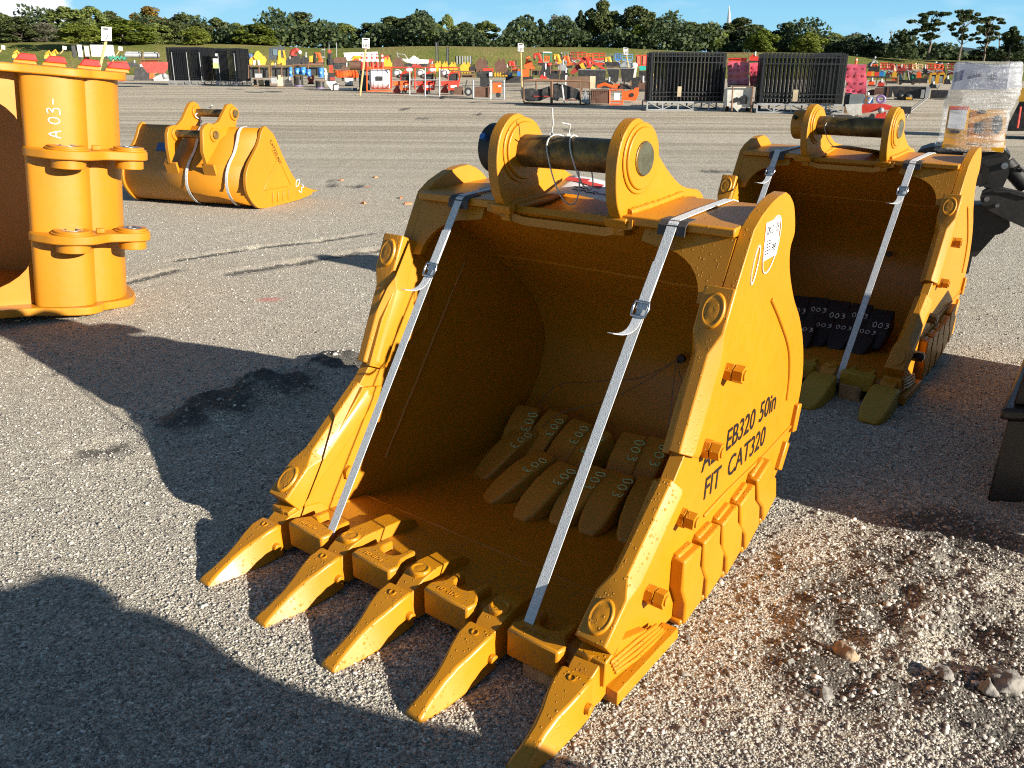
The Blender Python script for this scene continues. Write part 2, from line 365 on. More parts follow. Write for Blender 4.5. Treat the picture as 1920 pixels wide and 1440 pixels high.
# ------------------------------------------------------------------ ground: one sheet, finely cut where the camera stands
def gravel_material():
    m, nt, p = new_mat('crushed_gravel')
    g = nd(nt, 'NewGeometry'); pos = g.outputs['Position']
    v1 = nd(nt, 'TexVoronoi', Scale=140.0); v2 = nd(nt, 'TexVoronoi', Scale=290.0); v3 = nd(nt, 'TexVoronoi', Scale=46.0)
    for v in (v1, v2, v3): nt.links.new(pos, v.inputs['Vector'])
    def rnd(v):
        s = nd(nt, 'SeparateColor'); nt.links.new(v.outputs['Color'], s.inputs[0]); return s.outputs[0]
    c1 = ramp(nt, rnd(v1), [(0, (.09, .085, .08)), (.22, (.22, .205, .185)), (.5, (.38, .355, .315)), (.78, (.55, .52, .465)), (1, (.86, .84, .79))]).outputs['Color']
    c2 = ramp(nt, rnd(v2), [(0, (.12, .11, .10)), (.55, (.38, .355, .315)), (1, (.74, .70, .63))]).outputs['Color']
    mixn = nd(nt, 'TexNoise', Scale=19.0, Detail=4.0); nt.links.new(pos, mixn.inputs['Vector'])
    k = ramp(nt, mixn.outputs['Fac'], [(.42, (0, 0, 0)), (.58, (1, 1, 1))]).outputs['Color']
    c = mixcol(nt, k, c1, c2)
    # broad patches: washed fines are browner, traffic bands are paler
    b1 = nd(nt, 'TexNoise', Scale=.55, Detail=6.0, Roughness=.6); nt.links.new(pos, b1.inputs['Vector'])
    kb = ramp(nt, b1.outputs['Fac'], [(.45, (0, 0, 0)), (.72, (.35, .35, .35))]).outputs['Color']
    c = mixcol(nt, kb, c, (.38, .32, .245))
    mp_ = nd(nt, 'Mapping'); mp_.inputs['Rotation'].default_value = (0, 0, R_(-8)); mp_.inputs['Scale'].default_value = (.018, .55, 1); nt.links.new(pos, mp_.inputs['Vector'])
    b2 = nd(nt, 'TexNoise', Scale=1.6, Detail=7.0, Roughness=.62); nt.links.new(mp_.outputs[0], b2.inputs['Vector'])
    kt = ramp(nt, b2.outputs['Fac'], [(.46, (0, 0, 0)), (.58, (1, 1, 1))]).outputs['Color']
    sy = nd(nt, 'SeparateXYZ'); nt.links.new(pos, sy.inputs[0])
    far = nd(nt, 'MapRange'); far.inputs['From Min'].default_value = 8; far.inputs['From Max'].default_value = 20; nt.links.new(sy.outputs['Y'], far.inputs['Value'])
    far2 = nd(nt, 'MapRange'); far2.inputs['From Min'].default_value = 7; far2.inputs['From Max'].default_value = 30; nt.links.new(sy.outputs['Y'], far2.inputs['Value'])
    md = nd(nt, 'TexNoise', Scale=7.0, Detail=9.0, Roughness=.75); nt.links.new(pos, md.inputs['Vector'])
    fleck = ramp(nt, md.outputs['Fac'], [(.30, (.34, .29, .23)), (.5, (.53, .465, .37)), (.68, (.70, .63, .53))]).outputs['Color']
    c = mixcol(nt, math_(nt, 'MULTIPLY', far2.outputs[0], .62), c, fleck)  # gravel colour lifted with distance, standing in for sunlight sent back off rough stone
    c = mixcol(nt, 1.0, c, (1.04, 1.0, .91), 'MULTIPLY')
    c = mixcol(nt, math_(nt, 'MULTIPLY', kt, math_(nt, 'MULTIPLY', far.outputs[0], .55)), c, (.21, .165, .115))
    # damp dark soil, worked into the sheet's own attribute
    at = nd(nt, 'Attribute', attribute_name='soil')
    sn = nd(nt, 'TexNoise', Scale=24.0, Detail=8.0, Roughness=.7); nt.links.new(pos, sn.inputs['Vector'])
    soilc = ramp(nt, sn.outputs['Fac'], [(.32, (.022, .021, .020)), (.55, (.062, .058, .053)), (.75, (.155, .148, .135))]).outputs['Color']
    ks = math_(nt, 'MULTIPLY', at.outputs['Fac'], 1.0)
    ks = ramp(nt, math_(nt, 'ADD', ks, math_(nt, 'MULTIPLY_ADD', sn.outputs['Fac'], .8, -.4)), [(.38, (0, 0, 0)), (.62, (1, 1, 1))]).outputs['Color']
    c = mixcol(nt, math_(nt, 'MULTIPLY', ks, .85), c, soilc)
    at2 = nd(nt, 'Attribute', attribute_name='pinkspray')
    kp = ramp(nt, math_(nt, 'ADD', at2.outputs['Fac'], math_(nt, 'MULTIPLY_ADD', rnd(v2), .5, -.25)), [(.4, (0, 0, 0)), (.9, (.6, .6, .6))]).outputs['Color']
    c = mixcol(nt, kp, c, (.62, .12, .12))
    nt.links.new(c, p.inputs['Base Color']); p.inputs['Roughness'].default_value = .82; p.inputs['Specular IOR Level'].default_value = .3
    h = math_(nt, 'MULTIPLY_ADD', v2.outputs['Distance'], -.35, math_(nt, 'MULTIPLY', v1.outputs['Distance'], -1.0))
    h = math_(nt, 'MULTIPLY_ADD', rnd(v1), .45, h)
    h = math_(nt, 'MULTIPLY_ADD', sn.outputs['Fac'], 1.4, h)
    bp = nd(nt, 'Bump', Strength=.8, Distance=.006); nt.links.new(h, bp.inputs['Height']); nt.links.new(bp.outputs[0], p.inputs['Normal'])
    return m
m_gravel = gravel_material()

def vnoise(x, y, seed=0):
    """value noise on arrays"""
    xi = np.floor(x).astype(np.int64); yi = np.floor(y).astype(np.int64); xf = x - xi; yf = y - yi
    def h(a, b):
        n = (a * 374761393 + b * 668265263 + seed * 1274126177) & 0x7fffffff
        n = (n ^ (n >> 13)) * 1274126177 & 0x7fffffff
        return ((n ^ (n >> 16)) & 0xffff) / 65535.0
    u = xf * xf * (3 - 2 * xf); v = yf * yf * (3 - 2 * yf)
    return (h(xi, yi) * (1 - u) + h(xi + 1, yi) * u) * (1 - v) + (h(xi, yi + 1) * (1 - u) + h(xi + 1, yi + 1) * u) * v
def fbm(x, y, o=4, seed=0):
    s = 0; a = .5; t = 0
    for i in range(o): s = s + a * vnoise(x * 2 ** i, y * 2 ** i, seed + i); t += a; a *= .5
    return s / t
def axis(lo, hi, step, end, ratio=1.14):
    a = list(np.arange(lo, hi + 1e-6, step)); d = step; x = a[-1]
    while x < end: d *= ratio; x += d; a.append(x)
    d = step; x = a[0]; pre = []
    while x > -end: d *= ratio; x -= d; pre.append(x)
    return np.array(pre[::-1] + a)
MOUND = [G(x, y) for x, y in ((640, 690), (520, 735), (420, 770), (350, 800))]     # dark soil heap left of the big bucket
RUBBLE = [(G(1590, 1130), .30), (G(1560, 1270), .26), (G(1700, 1080), .28), (G(1860, 1180), .26), (G(1880, 1330), .30), (G(1790, 1010), .3)]
TRACKS = [[(330, 487), (480, 465), (600, 452), (700, 436)], [(430, 512), (560, 492), (700, 470), (760, 462)], [(590, 352), (640, 345), (690, 352), (620, 338)],
          [(240, 528), (330, 505)], [(700, 215), (1000, 238), (1300, 262)], [(1080, 300), (1300, 318), (1700, 345)], [(1500, 365), (1900, 420)], [(160, 845), (215, 838)],
          [(620, 195), (900, 214)], [(250, 180), (420, 196)]]
def ground_height(X, Y):
    z = (fbm(X * .35, Y * .35, 4, 3) - .5) * .03 * np.clip((np.hypot(X, Y) - 2) / 6, .25, 1) + (fbm(X * 9, Y * 9, 3, 9) - .5) * .006
    soil = np.zeros_like(X)
    for i, p in enumerate(MOUND):
        s = (.20, .25, .23, .16)[i]; hgt = (.07, .09, .055, .03)[i]
        d2 = ((X - p.x) ** 2 + (Y - p.y) ** 2) / s ** 2; e = np.exp(-d2)
        lump = .25 + 1.5 * fbm(X * 13, Y * 13, 5, 21)
        z = z + hgt * e * lump; soil = np.maximum(soil, e * (.30 + 1.15 * fbm(X * 6, Y * 6, 4, 51)))
    for p, s in RUBBLE:
        d2 = ((X - p.x) ** 2 + (Y - p.y) ** 2) / s ** 2; e = np.exp(-d2)
        z = z + e * .020 * (fbm(X * 12, Y * 12, 4, 31) - .35) * 2; soil = np.maximum(soil, e * (.38 + .75 * fbm(X * 5, Y * 5, 3, 77)))
    for k, tr in enumerate(TRACKS):
        P = [G(x, y) for x, y in tr]
        for a, b in zip(P[:-1], P[1:]):
            abx, aby = b.x - a.x, b.y - a.y; L2 = abx ** 2 + aby ** 2
            t = np.clip(((X - a.x) * abx + (Y - a.y) * aby) / L2, 0, 1)
            d = np.hypot(X - a.x - t * abx, Y - a.y - t * aby); w = .07 + .02 * (k % 3) + (.12 if P[0].y > 12 else 0)
            e = np.exp(-(d / w) ** 2); n = fbm(X * 16, Y * 16, 3, 41)
            z = z - e * .012 + np.exp(-((d - w * 1.6) / (w * .6)) ** 2) * .006 * n; soil = np.maximum(soil, e * (.42 + .48 * n))
    return z, soil
def make_ground():
    xs = axis(-4.0, 4.2, .028, 2600); ys = axis(0.9, 8.0, .028, 2600)
    ys = np.array([y for y in ys if y > -60])
    X, Y = np.meshgrid(xs, ys); z, soil = ground_height(X, Y)
    fade = np.clip(1 - (np.hypot(X, Y) - 40) / 40, 0, 1); z = z * fade; soil = soil * np.clip(fade * 1.5, 0, 1)
    nx, ny = len(xs), len(ys); V = np.stack([X, Y, z], -1).reshape(-1, 3)
    i = np.arange(nx * ny).reshape(ny, nx); F = np.stack([i[:-1, :-1], i[:-1, 1:], i[1:, 1:], i[1:, :-1]], -1).reshape(-1, 4)
    me = bpy.data.meshes.new('ground'); me.vertices.add(len(V)); me.vertices.foreach_set('co', V.ravel())
    me.loops.add(F.size); me.loops.foreach_set('vertex_index', F.ravel().astype(np.int32))
    me.polygons.add(len(F)); me.polygons.foreach_set('loop_start', np.arange(0, F.size, 4, dtype=np.int32)); me.polygons.foreach_set('loop_total', np.full(len(F), 4, np.int32))
    me.update(calc_edges=True)
    a = me.attributes.new('soil', 'FLOAT', 'POINT'); a.data.foreach_set('value', soil.ravel().astype(np.float32))
    pk = G(505, 560); e = np.exp(-(((X - pk.x) / .11) ** 2 + ((Y - pk.y) / .07) ** 2))
    a = me.attributes.new('pinkspray', 'FLOAT', 'POINT'); a.data.foreach_set('value', e.ravel().astype(np.float32))
    me.polygons.foreach_set('use_smooth', np.ones(len(F), bool))
    me.materials.append(m_gravel)
    o = bpy.data.objects.new('ground', me); COL.objects.link(o); return structure(o)
ground = make_ground()
def gz(x, y):
    z, s = ground_height(np.array([float(x)]), np.array([float(y)])); return float(z[0])

# loose stones lying on the sheet, nobody could count them
def stone_material():
    m, nt, p = new_mat('loose_stone')
    g = nd(nt, 'NewGeometry')
    c = ramp(nt, g.outputs['Random Per Island'], [(0, (.10, .095, .09)), (.35, (.27, .25, .225)), (.75, (.43, .40, .355)), (.95, (.58, .55, .50)), (1, (.78, .76, .71))]).outputs['Color']
    t = nd(nt, 'TexCoord'); n = nd(nt, 'TexNoise', Scale=90.0, Detail=4.0); nt.links.new(t.outputs['Object'], n.inputs['Vector'])
    c = mixcol(nt, math_(nt, 'MULTIPLY', n.outputs['Fac'], .35), c, (.28, .22, .16))
    nt.links.new(c, p.inputs['Base Color']); p.inputs['Roughness'].default_value = .8
    b = nd(nt, 'Bump', Strength=.4, Distance=.003); nt.links.new(n.outputs['Fac'], b.inputs['Height']); nt.links.new(b.outputs[0], p.inputs['Normal'])
    return m
m_stone = stone_material()
ICO_V = None
def stones(name, pts, sizes, seed=1, flat=.7):
    """pts (n,3), sizes (n,): rough 12-cornered stones in one mesh"""
    g = np.random.default_rng(seed); t = (1 + 5 ** .5) / 2
    B = np.array([(-1, t, 0), (1, t, 0), (-1, -t, 0), (1, -t, 0), (0, -1, t), (0, 1, t), (0, -1, -t), (0, 1, -t), (t, 0, -1), (t, 0, 1), (-t, 0, -1), (-t, 0, 1)]) / math.sqrt(1 + t * t)
    Fb = np.array([(0, 11, 5), (0, 5, 1), (0, 1, 7), (0, 7, 10), (0, 10, 11), (1, 5, 9), (5, 11, 4), (11, 10, 2), (10, 7, 6), (7, 1, 8), (3, 9, 4), (3, 4, 2), (3, 2, 6), (3, 6, 8), (3, 8, 9), (4, 9, 5), (2, 4, 11), (6, 2, 10), (8, 6, 7), (9, 8, 1)])
    n = len(pts); V = np.repeat(B[None], n, 0) * g.uniform(.5, 1.3, (n, 12, 1)); V = V * g.uniform(.65, 1.25, (n, 1, 3)) * np.array([1, 1, flat])
    a = g.uniform(0, 2 * PI, n); ca, sa = np.cos(a)[:, None], np.sin(a)[:, None]
    V = np.stack([V[..., 0] * ca - V[..., 1] * sa, V[..., 0] * sa + V[..., 1] * ca, V[..., 2]], -1) * sizes[:, None, None] + pts[:, None, :]
    F = (Fb[None] + (np.arange(n) * 12)[:, None, None]).reshape(-1, 3); V = V.reshape(-1, 3)
    me = bpy.data.meshes.new(name); me.vertices.add(len(V)); me.vertices.foreach_set('co', V.ravel())
    me.loops.add(F.size); me.loops.foreach_set('vertex_index', F.ravel().astype(np.int32))
    me.polygons.add(len(F)); me.polygons.foreach_set('loop_start', np.arange(0, F.size, 3, dtype=np.int32)); me.polygons.foreach_set('loop_total', np.full(len(F), 3, np.int32))
    me.update(calc_edges=True); me.materials.append(m_stone)
    o = bpy.data.objects.new(name, me); COL.objects.link(o); return o
def scatter():
    g = np.random.default_rng(5); P = []; S = []
    # visible ground, denser towards the camera
    n = 150000; d = 1.45 + (12.0 - 1.45) * g.uniform(0, 1, n) ** 1.9; lat = g.uniform(-.66, .66, n) * (d + .25)
    X, Y = lat, d; z, soil = ground_height(X, Y); keep = soil < .5 + .4 * g.uniform(0, 1, n); X, Y, z, n = X[keep], Y[keep], z[keep], int(keep.sum())
    s = np.exp(g.normal(math.log(.0033), .36, n)); s = np.clip(s, .0018, .009)
    P.append(np.stack([X, Y, z + s * .15], -1)); S.append(s)
    for p, r in RUBBLE:
        k = 1300; X = p.x + g.normal(0, r * .75, k); Y = p.y + g.normal(0, r * .75, k); z, _ = ground_height(X, Y)
        s = np.clip(np.exp(g.normal(math.log(.0036), .5, k)), .002, .012); P.append(np.stack([X, Y, z + s * .2], -1)); S.append(s)
    for i, p in enumerate(MOUND):
        k = 60; X = p.x + g.normal(0, .14, k); Y = p.y + g.normal(0, .14, k); z, _ = ground_height(X, Y)
        s = np.clip(np.exp(g.normal(math.log(.006), .5, k)), .003, .016); P.append(np.stack([X, Y, z], -1)); S.append(s)
    return np.concatenate(P), np.concatenate(S)
_p, _s = scatter()
tag(stones('gravel_stones', _p, _s), 'loose grey and white gravel stones lying all over the yard', 'gravel', kind='stuff')
# ------------------------------------------------------------------ the dig buckets that stand upright
HB = .60
def warp(p):
    """the bucket is a little narrower at the heel and wider at the top"""
    hw = .615 - .056 * (p[1] + .5) + .037 * (p[2] - .598)
    return (p[0] * hw / HB, p[1], p[2])
PLATE = ([(.285, 1.165), (.25, 1.177), (.20, 1.172), (.151, 1.160), (.084, 1.133), (.035, 1.100), (-.045, .950), (-.27, .545), (-.60, .175), (-.645, .115), (-.62, .062), (-.30, .030), (-.05, .014)]
         + smooth2([(.20, .018), (.42, .085), (.58, .195), (.665, .31), (.692, .42), (.685, .525), (.63, .645), (.552, .745), (.462, .828), (.385, .925), (.357, 1.0), (.375, 1.05), (.337, 1.127), (.285, 1.165)], 4)[:-1])
SHELL = [(.03, 1.072), (.20, .958), (.36, .845)] + smooth2([(.385, .825), (.557, .672), (.646, .521), (.649, .382), (.577, .236), (.439, .111), (.30, .055), (.184, .040)], 5) + [(-.08, .050), (-.34, .082)]
TOOTH_X = [-.592, -.296, 0, .296, .592]
def hexbolt(mb, p, d, r, h, ph=0.0): mb.cyl(p, (p[0] + d * h, p[1], p[2]), r, r, 6, ph=ph)
def sheet(mb, prof, x0, x1, th):
    P = [Vector((0, a, b)) for a, b in prof]; O = []
    for i, p in enumerate(P):
        t = (P[min(i + 1, len(P) - 1)] - P[max(i - 1, 0)]).normalized(); n = Vector((0, t.z, -t.y))
        O.append(p - n * th)
    poly = [(p.y, p.z) for p in P] + [(p.y, p.z) for p in O[::-1]]
    n = len(P); N = len(poly)
    V = [(x0, *q) for q in poly] + [(x1, *q) for q in poly]
    F = [(i, (i + 1) % N, N + (i + 1) % N, N + i) for i in range(N)]
    for o in (0, N):
        for i in range(n - 1): F.append((o + i, o + i + 1, o + N - 2 - i, o + N - 1 - i))
    mb.add(V, F)
def ring_yz(x0, y, z, hw_t, hw_b, zt, zb):
    return [(x0 - hw_b, y, zb), (x0 + hw_b, y, zb), (x0 + hw_t, y, zt), (x0 - hw_t, y, zt)]
def tooth_mesh(wide=False, mb=None):
    """dig tooth, nose at -Y, mouth at y = 0, resting near z = 0"""
    mb = mb or MB()
    if wide:
        S = [(0, .052, .055, .118, .008), (-.05, .054, .056, .112, .006), (-.12, .055, .056, .092, .004), (-.19, .052, .053, .06, .003), (-.235, .043, .044, .036, .002), (-.262, .028, .03, .022, .004)]
    else:
        S = [(0, .041, .047, .125, .022), (-.012, .045, .049, .128, .018), (-.05, .043, .0485, .121, .014), (-.085, .036, .048, .107, .012), (-.125, .024, .0465, .089, .010), (-.165, .018, .043, .069, .007), (-.215, .019, .036, .045, .005), (-.245, .023, .031, .031, .005), (-.262, .024, .029, .021, .007)]
    mb.loft([ring_yz(0, y, 0, a, b, t, o) for y, a, b, t, o in S]); return mb
def upright_bucket(label, loc, rz, tilt=0.0, s=1.0, wide=False, hero=True, group=None, M_=m_yel):
    root = thing('excavator_bucket', label, 'excavator bucket', loc, rz, group, s); root.rotation_euler = (0, -tilt, rz)
    W = dict(parent=root, warp=warp)
    cap = [bpy.data.objects]
    for sd in (-1, 1):
        mb = MB(); mb.prism(PLATE, sd * .58, sd * .62)
        mb.tube([(sd * .622, *p) for p in smooth2([(.245, .868), (.351, .781), (.474, .664), (.528, .558), (.543, .459)], 5)], .0075, 6)
        mb.tube([(sd * .622, *p) for p in [(-.08, .292), (.08, .305), (.40, .312), (.66, .335)]], .006, 6)
        mb.build('side_plate', M_, bevel=.006, **W)
    mb = MB(); sheet(mb, SHELL, -.58, .58, .022)
    rr = random.Random(3)
    def bead(pts, r=.007):
        P = smooth_path(pts, 9); mb.tube([p + Vector((rr.uniform(-.0015, .0015), rr.uniform(-.002, .002), rr.uniform(-.002, .002))) for p in P], lambda t: r * rr.uniform(.75, 1.2), 6)
    bead([(-.575, .372, .838), (0, .372, .838), (.575, .372, .838)]); bead([(-.575, -.335, .084), (0, -.335, .084), (.575, -.335, .084)], .006)
    for sd in (-1, 1): bead([(sd * .576, .205, .833), (sd * .576, -.02, .51), (sd * .576, -.237, .193)], .0055)
    for sd in (-1, 1): bead([(sd * .574, a, b) for a, b in SHELL[3:28:4]], .006)
    mb.build('shell', m_yel_in, smooth=40, **W)
    MB().cyl((.135, .618, .497), (.135, .604, .497), .017, n=14).build('drain_hole', m_dark, root)
    mb = MB(); mb.prism([(-.338, .090), (-.62, .118), (-.655, .098), (-.645, .072), (-.338, .048)], -.58, .58); mb.build('cutting_edge', m_yel_grit, bevel=.005, **W)
    # top: flat plate both sides of the lugs, dropped lip between them
    mb = MB(); mb.prism([(.0, 1.078), (.0, 1.104), (.36, 1.122), (.375, 1.10), (.36, 1.092)], -.58, -.19)
    mb.prism([(.0, 1.078), (.0, 1.104), (.36, 1.122), (.375, 1.10), (.36, 1.092)], .19, .58)
    mb.build('top_plate', M_, bevel=.005, **W)
    mb = MB(); n = 14
    rings = []
    for i in range(n + 1):
        x = -.27 + .54 * i / n; k = min(1, max(0, (.27 - abs(x)) / .12)); k = k * k * (3 - 2 * k)
        y0 = -.006 + .045 * k; z0 = 1.096 - .040 * k
        rings.append([(x, y0, z0 - .026), (x, y0, z0), (x, .20, 1.085 - .012 * k), (x, .40, 1.119 - .006 * k), (x, .40, 1.095), (x, .2, 1.06 - .012 * k)])
    mb.loft(rings); mb.build('lug_seat', M_, smooth=40, **W)
    mb = MB(); mb.prism([(.355, 1.095), (.378, 1.095), (.37, .98), (.40, .87), (.37, .865), (.345, .98)], -.58, .58); mb.build('back_plate', M_, **W)
    for sd in (-1, 1):
        arc = [(.33 + .25 * (1 - math.cos(a)) * 0, 0) for a in (0,)]
        pts = [(.578, 1.075), (.578, .905), (.520, .905)]
        for i in range(9):
            a = PI / 2 * i / 8; pts.append((.36 + .16 * math.cos(a), .905 + .125 * math.sin(a)))
        pts += [(.30, 1.040), (.30, 1.075)]
        V = []
        for off in (0, .022):
            V += [(sd * x, .018 + off - (1.075 - z) * .50, z) for x, z in pts]
        k = len(pts); MB().add(V, [tuple(range(k)), tuple(range(2 * k - 1, k - 1, -1))] + [(i, (i + 1) % k, k + (i + 1) % k, k + i) for i in range(k)]).build('corner_gusset', M_, **W)
    # lugs with welded-on bosses
    L = [(.010, 1.078), (-.026, 1.13), (-.040, 1.19), (-.041, 1.25), (-.026, 1.308), (.004, 1.345), (.038, 1.366), (.075, 1.369), (.113, 1.347), (.145, 1.313), (.177, 1.278), (.220, 1.240), (.285, 1.194), (.360, 1.155), (.43, 1.138), (.475, 1.131), (.515, 1.108), (.545, 1.07), (.53, 1.02), (.02, 1.04)]
    L = [(a, b) for a, b in smooth2(L[:18], 3)] + L[18:]
    PY, PZ = .085, 1.258
    for sd in (-1, 1):
        mb = MB(); mb.prism(L, sd * .194, sd * .232)
        for x0, x1 in ((.181, .195), (.231, .244)):
            mb.cyl((sd * x0, PY, PZ), (sd * x1, PY, PZ), .088, n=44)
        mb.pipe((sd * .232, PY, PZ), (sd * .238, PY, PZ), .101, .087, 44); mb.pipe((sd * .194, PY, PZ), (sd * .188, PY, PZ), .101, .087, 44)
        mb.tube(smooth_path([(sd * .238, .03, 1.110), (sd * .238, .20, 1.118), (sd * .237, .36, 1.130)], 14), lambda t: .011 * rr.uniform(.75, 1.2), 7); mb.tube([(sd * .188, .04, 1.085), (sd * .188, .20, 1.09), (sd * .188, .38, 1.122)], .011, 7)
        mb.box((sd * .213, .008, 1.085), (.075, .03, .03), (R_(25), 0, 0))
        mb.build('lug', M_, bevel=.005, **W)
    mb = MB(); mb.cyl((-.30, PY, PZ), (.248, PY, PZ), .050, n=36); mb.build('pin', m_pin, bevel=.003, **W)
    mb = MB(); mb.cyl((.2475, PY, PZ), (.251, PY, PZ), .0465, n=36); mb.build('pin_end', m_pin_end, **W)
    mb = MB(); mb.cyl((-.246, PY, PZ), (-.315, PY, PZ), .079, n=36); col = mb.build('pin_collar', m_dark if hero else M_, bevel=.004, **W)
    MB().cyl((-.290, PY - .068, PZ + .036), (-.290, PY - .083, PZ + .044), .0105, n=14).build('collar_plug', m_blue if hero else m_dark, col, warp=warp)
    # side cutters: thick bevelled bars over the plate's front edge, with a flange bolted to the inner face
    CUT = [((-.107, .971), (-.289, .564), [(-.062, .925), (-.022, .905), (.012, .845), (.018, .735), (-.005, .655), (-.226, .528), (-.283, .553), (-.215, .70)], [(-.045, .725), (-.140, .530)]),
           ((-.318, .500), (-.668, .200), [(-.318, .485), (-.235, .468), (-.30, .33), (-.415, .150), (-.470, .118), (-.625, .145), (-.62, .195), (-.44, .355)], [(-.262, .371), (-.408, .206)])]
    for sd in (-1, 1):
        for ci, (A, B, FL, BO) in enumerate(CUT):
            A_, B_ = Vector((0, *A)), Vector((0, *B)); d = (B_ - A_).normalized(); nf = Vector((0, -d.z, d.y)); nf = -nf if nf.y > 0 else nf
            Ln = (B_ - A_).length; c0 = sd * .60
            rings = []
            flip = ci == 1
            prof = [(0.0, .040, .045, .004, .078), (.27, .040, .045, .004, .075), (.40, .017, .043, .040, .085), (.97, .015, .043, .040, .085), (1.0, .016, .040, .036, .085)]
            if flip: prof = [(1 - t, *r) for t, *r in prof][::-1]
            for t, f_, w_, ch, dp in prof:
                o = A_ + d * (Ln * t)
                sec = [(-f_, 0), (f_, 0), (w_, ch), (w_, dp), (-w_, dp), (-w_, ch)]
                rings.append([(c0 + a, *(o - nf * b).yz) for a, b in sec])
            mb = MB(); mb.loft(rings)
            bo = A_ + d * (Ln * (.86 if flip else .145)) - nf * .002
            # oval wear button on the front
            e1, e2 = Vector((1, 0, 0)) * .033, d * .050; R1 = []
            for k, (sc_, hh) in enumerate(((1.0, -.004), (.97, .006), (.86, .0105), (.72, .0075), (.40, .0095), (.0, .0085))):
                R1.append([tuple(Vector((c0, *bo.yz)) + e1 * sc_ * math.cos(2 * PI * i / 26) + e2 * sc_ * math.sin(2 * PI * i / 26) + nf * hh) for i in range(26)])
            mb.loft(R1)
            mb.prism(FL, sd * .562, sd * .581)
            sc_o = mb.build('side_cutter', M_, bevel=.0045, **W)
            for (y, z) in BO:
                mb = MB(); hexbolt(mb, (sd * .563, y, z), -sd, .026, .016, .3 + y * 9)
                mb.cyl((sd * .5465, y, z), (sd * .546, y, z), .019, n=20)
                hexbolt(mb, (sd * .619, y, z), sd, .027, .026, .2 + y * 7); hexbolt(mb, (sd * .648, y, z), sd, .026, .028, .5 + z * 9)
                mb.cyl((sd * .675, y, z), (sd * .681, y, z), .015, n=16)
                mb.build('bolt', M_ if (hero or z > .45) else m_dark, sc_o, warp=warp, bevel=.0025)
        if hero and sd == -1:
            dv = Vector((0, -.182, -.407)).normalized()
            lettering('112-2208', .030, M_, sc_o, (-.5615, -.085, .735), -dv, Vector((0, .9, -.40)), .0016)
    # corner wings that run from the side plate into the end adapters
    for sd in (-1, 1):
        mb = MB(); mb.prism([(-.66, .150), (-.585, .172), (-.44, .120), (-.36, .060), (-.45, .042), (-.66, .078)], sd * .560, sd * .645)
        for k in range(4): mb.tube([(sd * .647, -.64 + .01 * k, .142 - .016 * k), (sd * .6475, -.50, .125 - .020 * k), (sd * .645, -.38 + .02 * k, .10 - .018 * k)], .007, 6)
        mb.build('corner_wing', M_, bevel=.005, **W)
        mb = MB(); mb.prism([(-.632, .060), (-.63, .016), (-.28, .012), (-.29, .050)], sd * .622, sd * .672); mb.build('wear_strip', M_, bevel=.003, **W)
    # adapters and teeth
    for i, x in enumerate(TOOTH_X):
        lng = {1: .20, 2: .13}.get(i, .09)
        mb = MB()
        mb.loft([[(x + a, y, z) for a, z in ((-w, b), (w, b), (w * .8, t), (-w * .8, t))] for y, w, b, t in
                 [(-.715, .036, .035, .105), (-.685, .044, .030, .124), (-.655, .046, .032, .140), (-.60, .046, .045, .150), (-.60 + lng * .7, .044, .085, .142), (-.60 + lng, .040, .095, .122), (-.60 + lng + .02, .034, .10, .108)]])
        for k, (rr_, hh) in enumerate(((.030, .010),)): mb.lathe([(.031, -.012), (.031, .004), (.024, .008), (.020, .004), (.0001, .006)], (x, -.632, .146), 22)
        mb.build('adapter', M_, bevel=.006, **W)
        off = -.03 if i == 2 else (-.02 if i in (1, 3) else 0)
        mb = tooth_mesh(wide)
        if wide: mb.xf(Matrix.Diagonal((1.18, 1.0, 1.0, 1)))
        mb.xf(Matrix.Translation((x, -.697 + off * .3, .0)) @ Matrix.Diagonal((1, 1 - off / .26 * .6, 1, 1)))
        t = mb.build('tooth', m_yel_dull if wide else M_, bevel=.009 if not wide else .014, seg=3, **W)
        if not wide:
            mb = MB(); mb.cyl((x + .044, -.728, .062), (x + .060, -.728, .060), .0135, n=14); mb.build('tooth_pin', M_, t, warp=warp, bevel=.002)
            lettering('NBLYT', .019, M_, t, (x - .030, -.752 + off * .5, .1145), (1, 0, 0), (0, .90, .40), .0030, warp=warp, name='cast_lettering')
            MB().pipe((x, -.727 + off * .5, .124), (x, -.728 + off * .5, .1275), .010, .0075, 16).build('cast_mark', M_, t, warp=warp)
            lettering('1U-3352RC', .013, M_, t, (x - .033, -.770 + off * .5, .1065), (1, 0, 0), (0, .90, .40), .0013, warp=warp, name='cast_lettering')
    for i in range(4):
        x = (TOOTH_X[i] + TOOTH_X[i + 1]) / 2; out = [(-.080, -.690), (.080, -.690), (.086, -.655), (.062, -.618)]
        hole = [(.036 * math.cos(a), -.595 - .030 * math.sin(a)) for a in np.linspace(0, PI, 9)]
        poly = out + [(.062, -.56), (.036, -.56)] + [(a, b) for a, b in hole] + [(-.036, -.56), (-.062, -.56), (-.062, -.618), (-.086, -.655)]
        mb = MB(); mb.prism([(x + a, b) for a, b in poly], .058, .142, 'z')
        o = mb.build('lip_shroud', m_yel_grit if not wide else m_yel_dull, bevel=.007, **W)
        if not wide: lettering('1U-4170', .021, m_yel_grit, o, (x - .052, -.668, .1425), (1, 0, 0), (0, 1, 0), .0013, warp=warp, name='cast_lettering')
    # heel shrouds: stepped castings wrapped round both lower edges, two flat tabs higher up
    HE = [(-.265, .035), (-.115, .034), (.035, .036), (.185, .048), (.33, .085)]
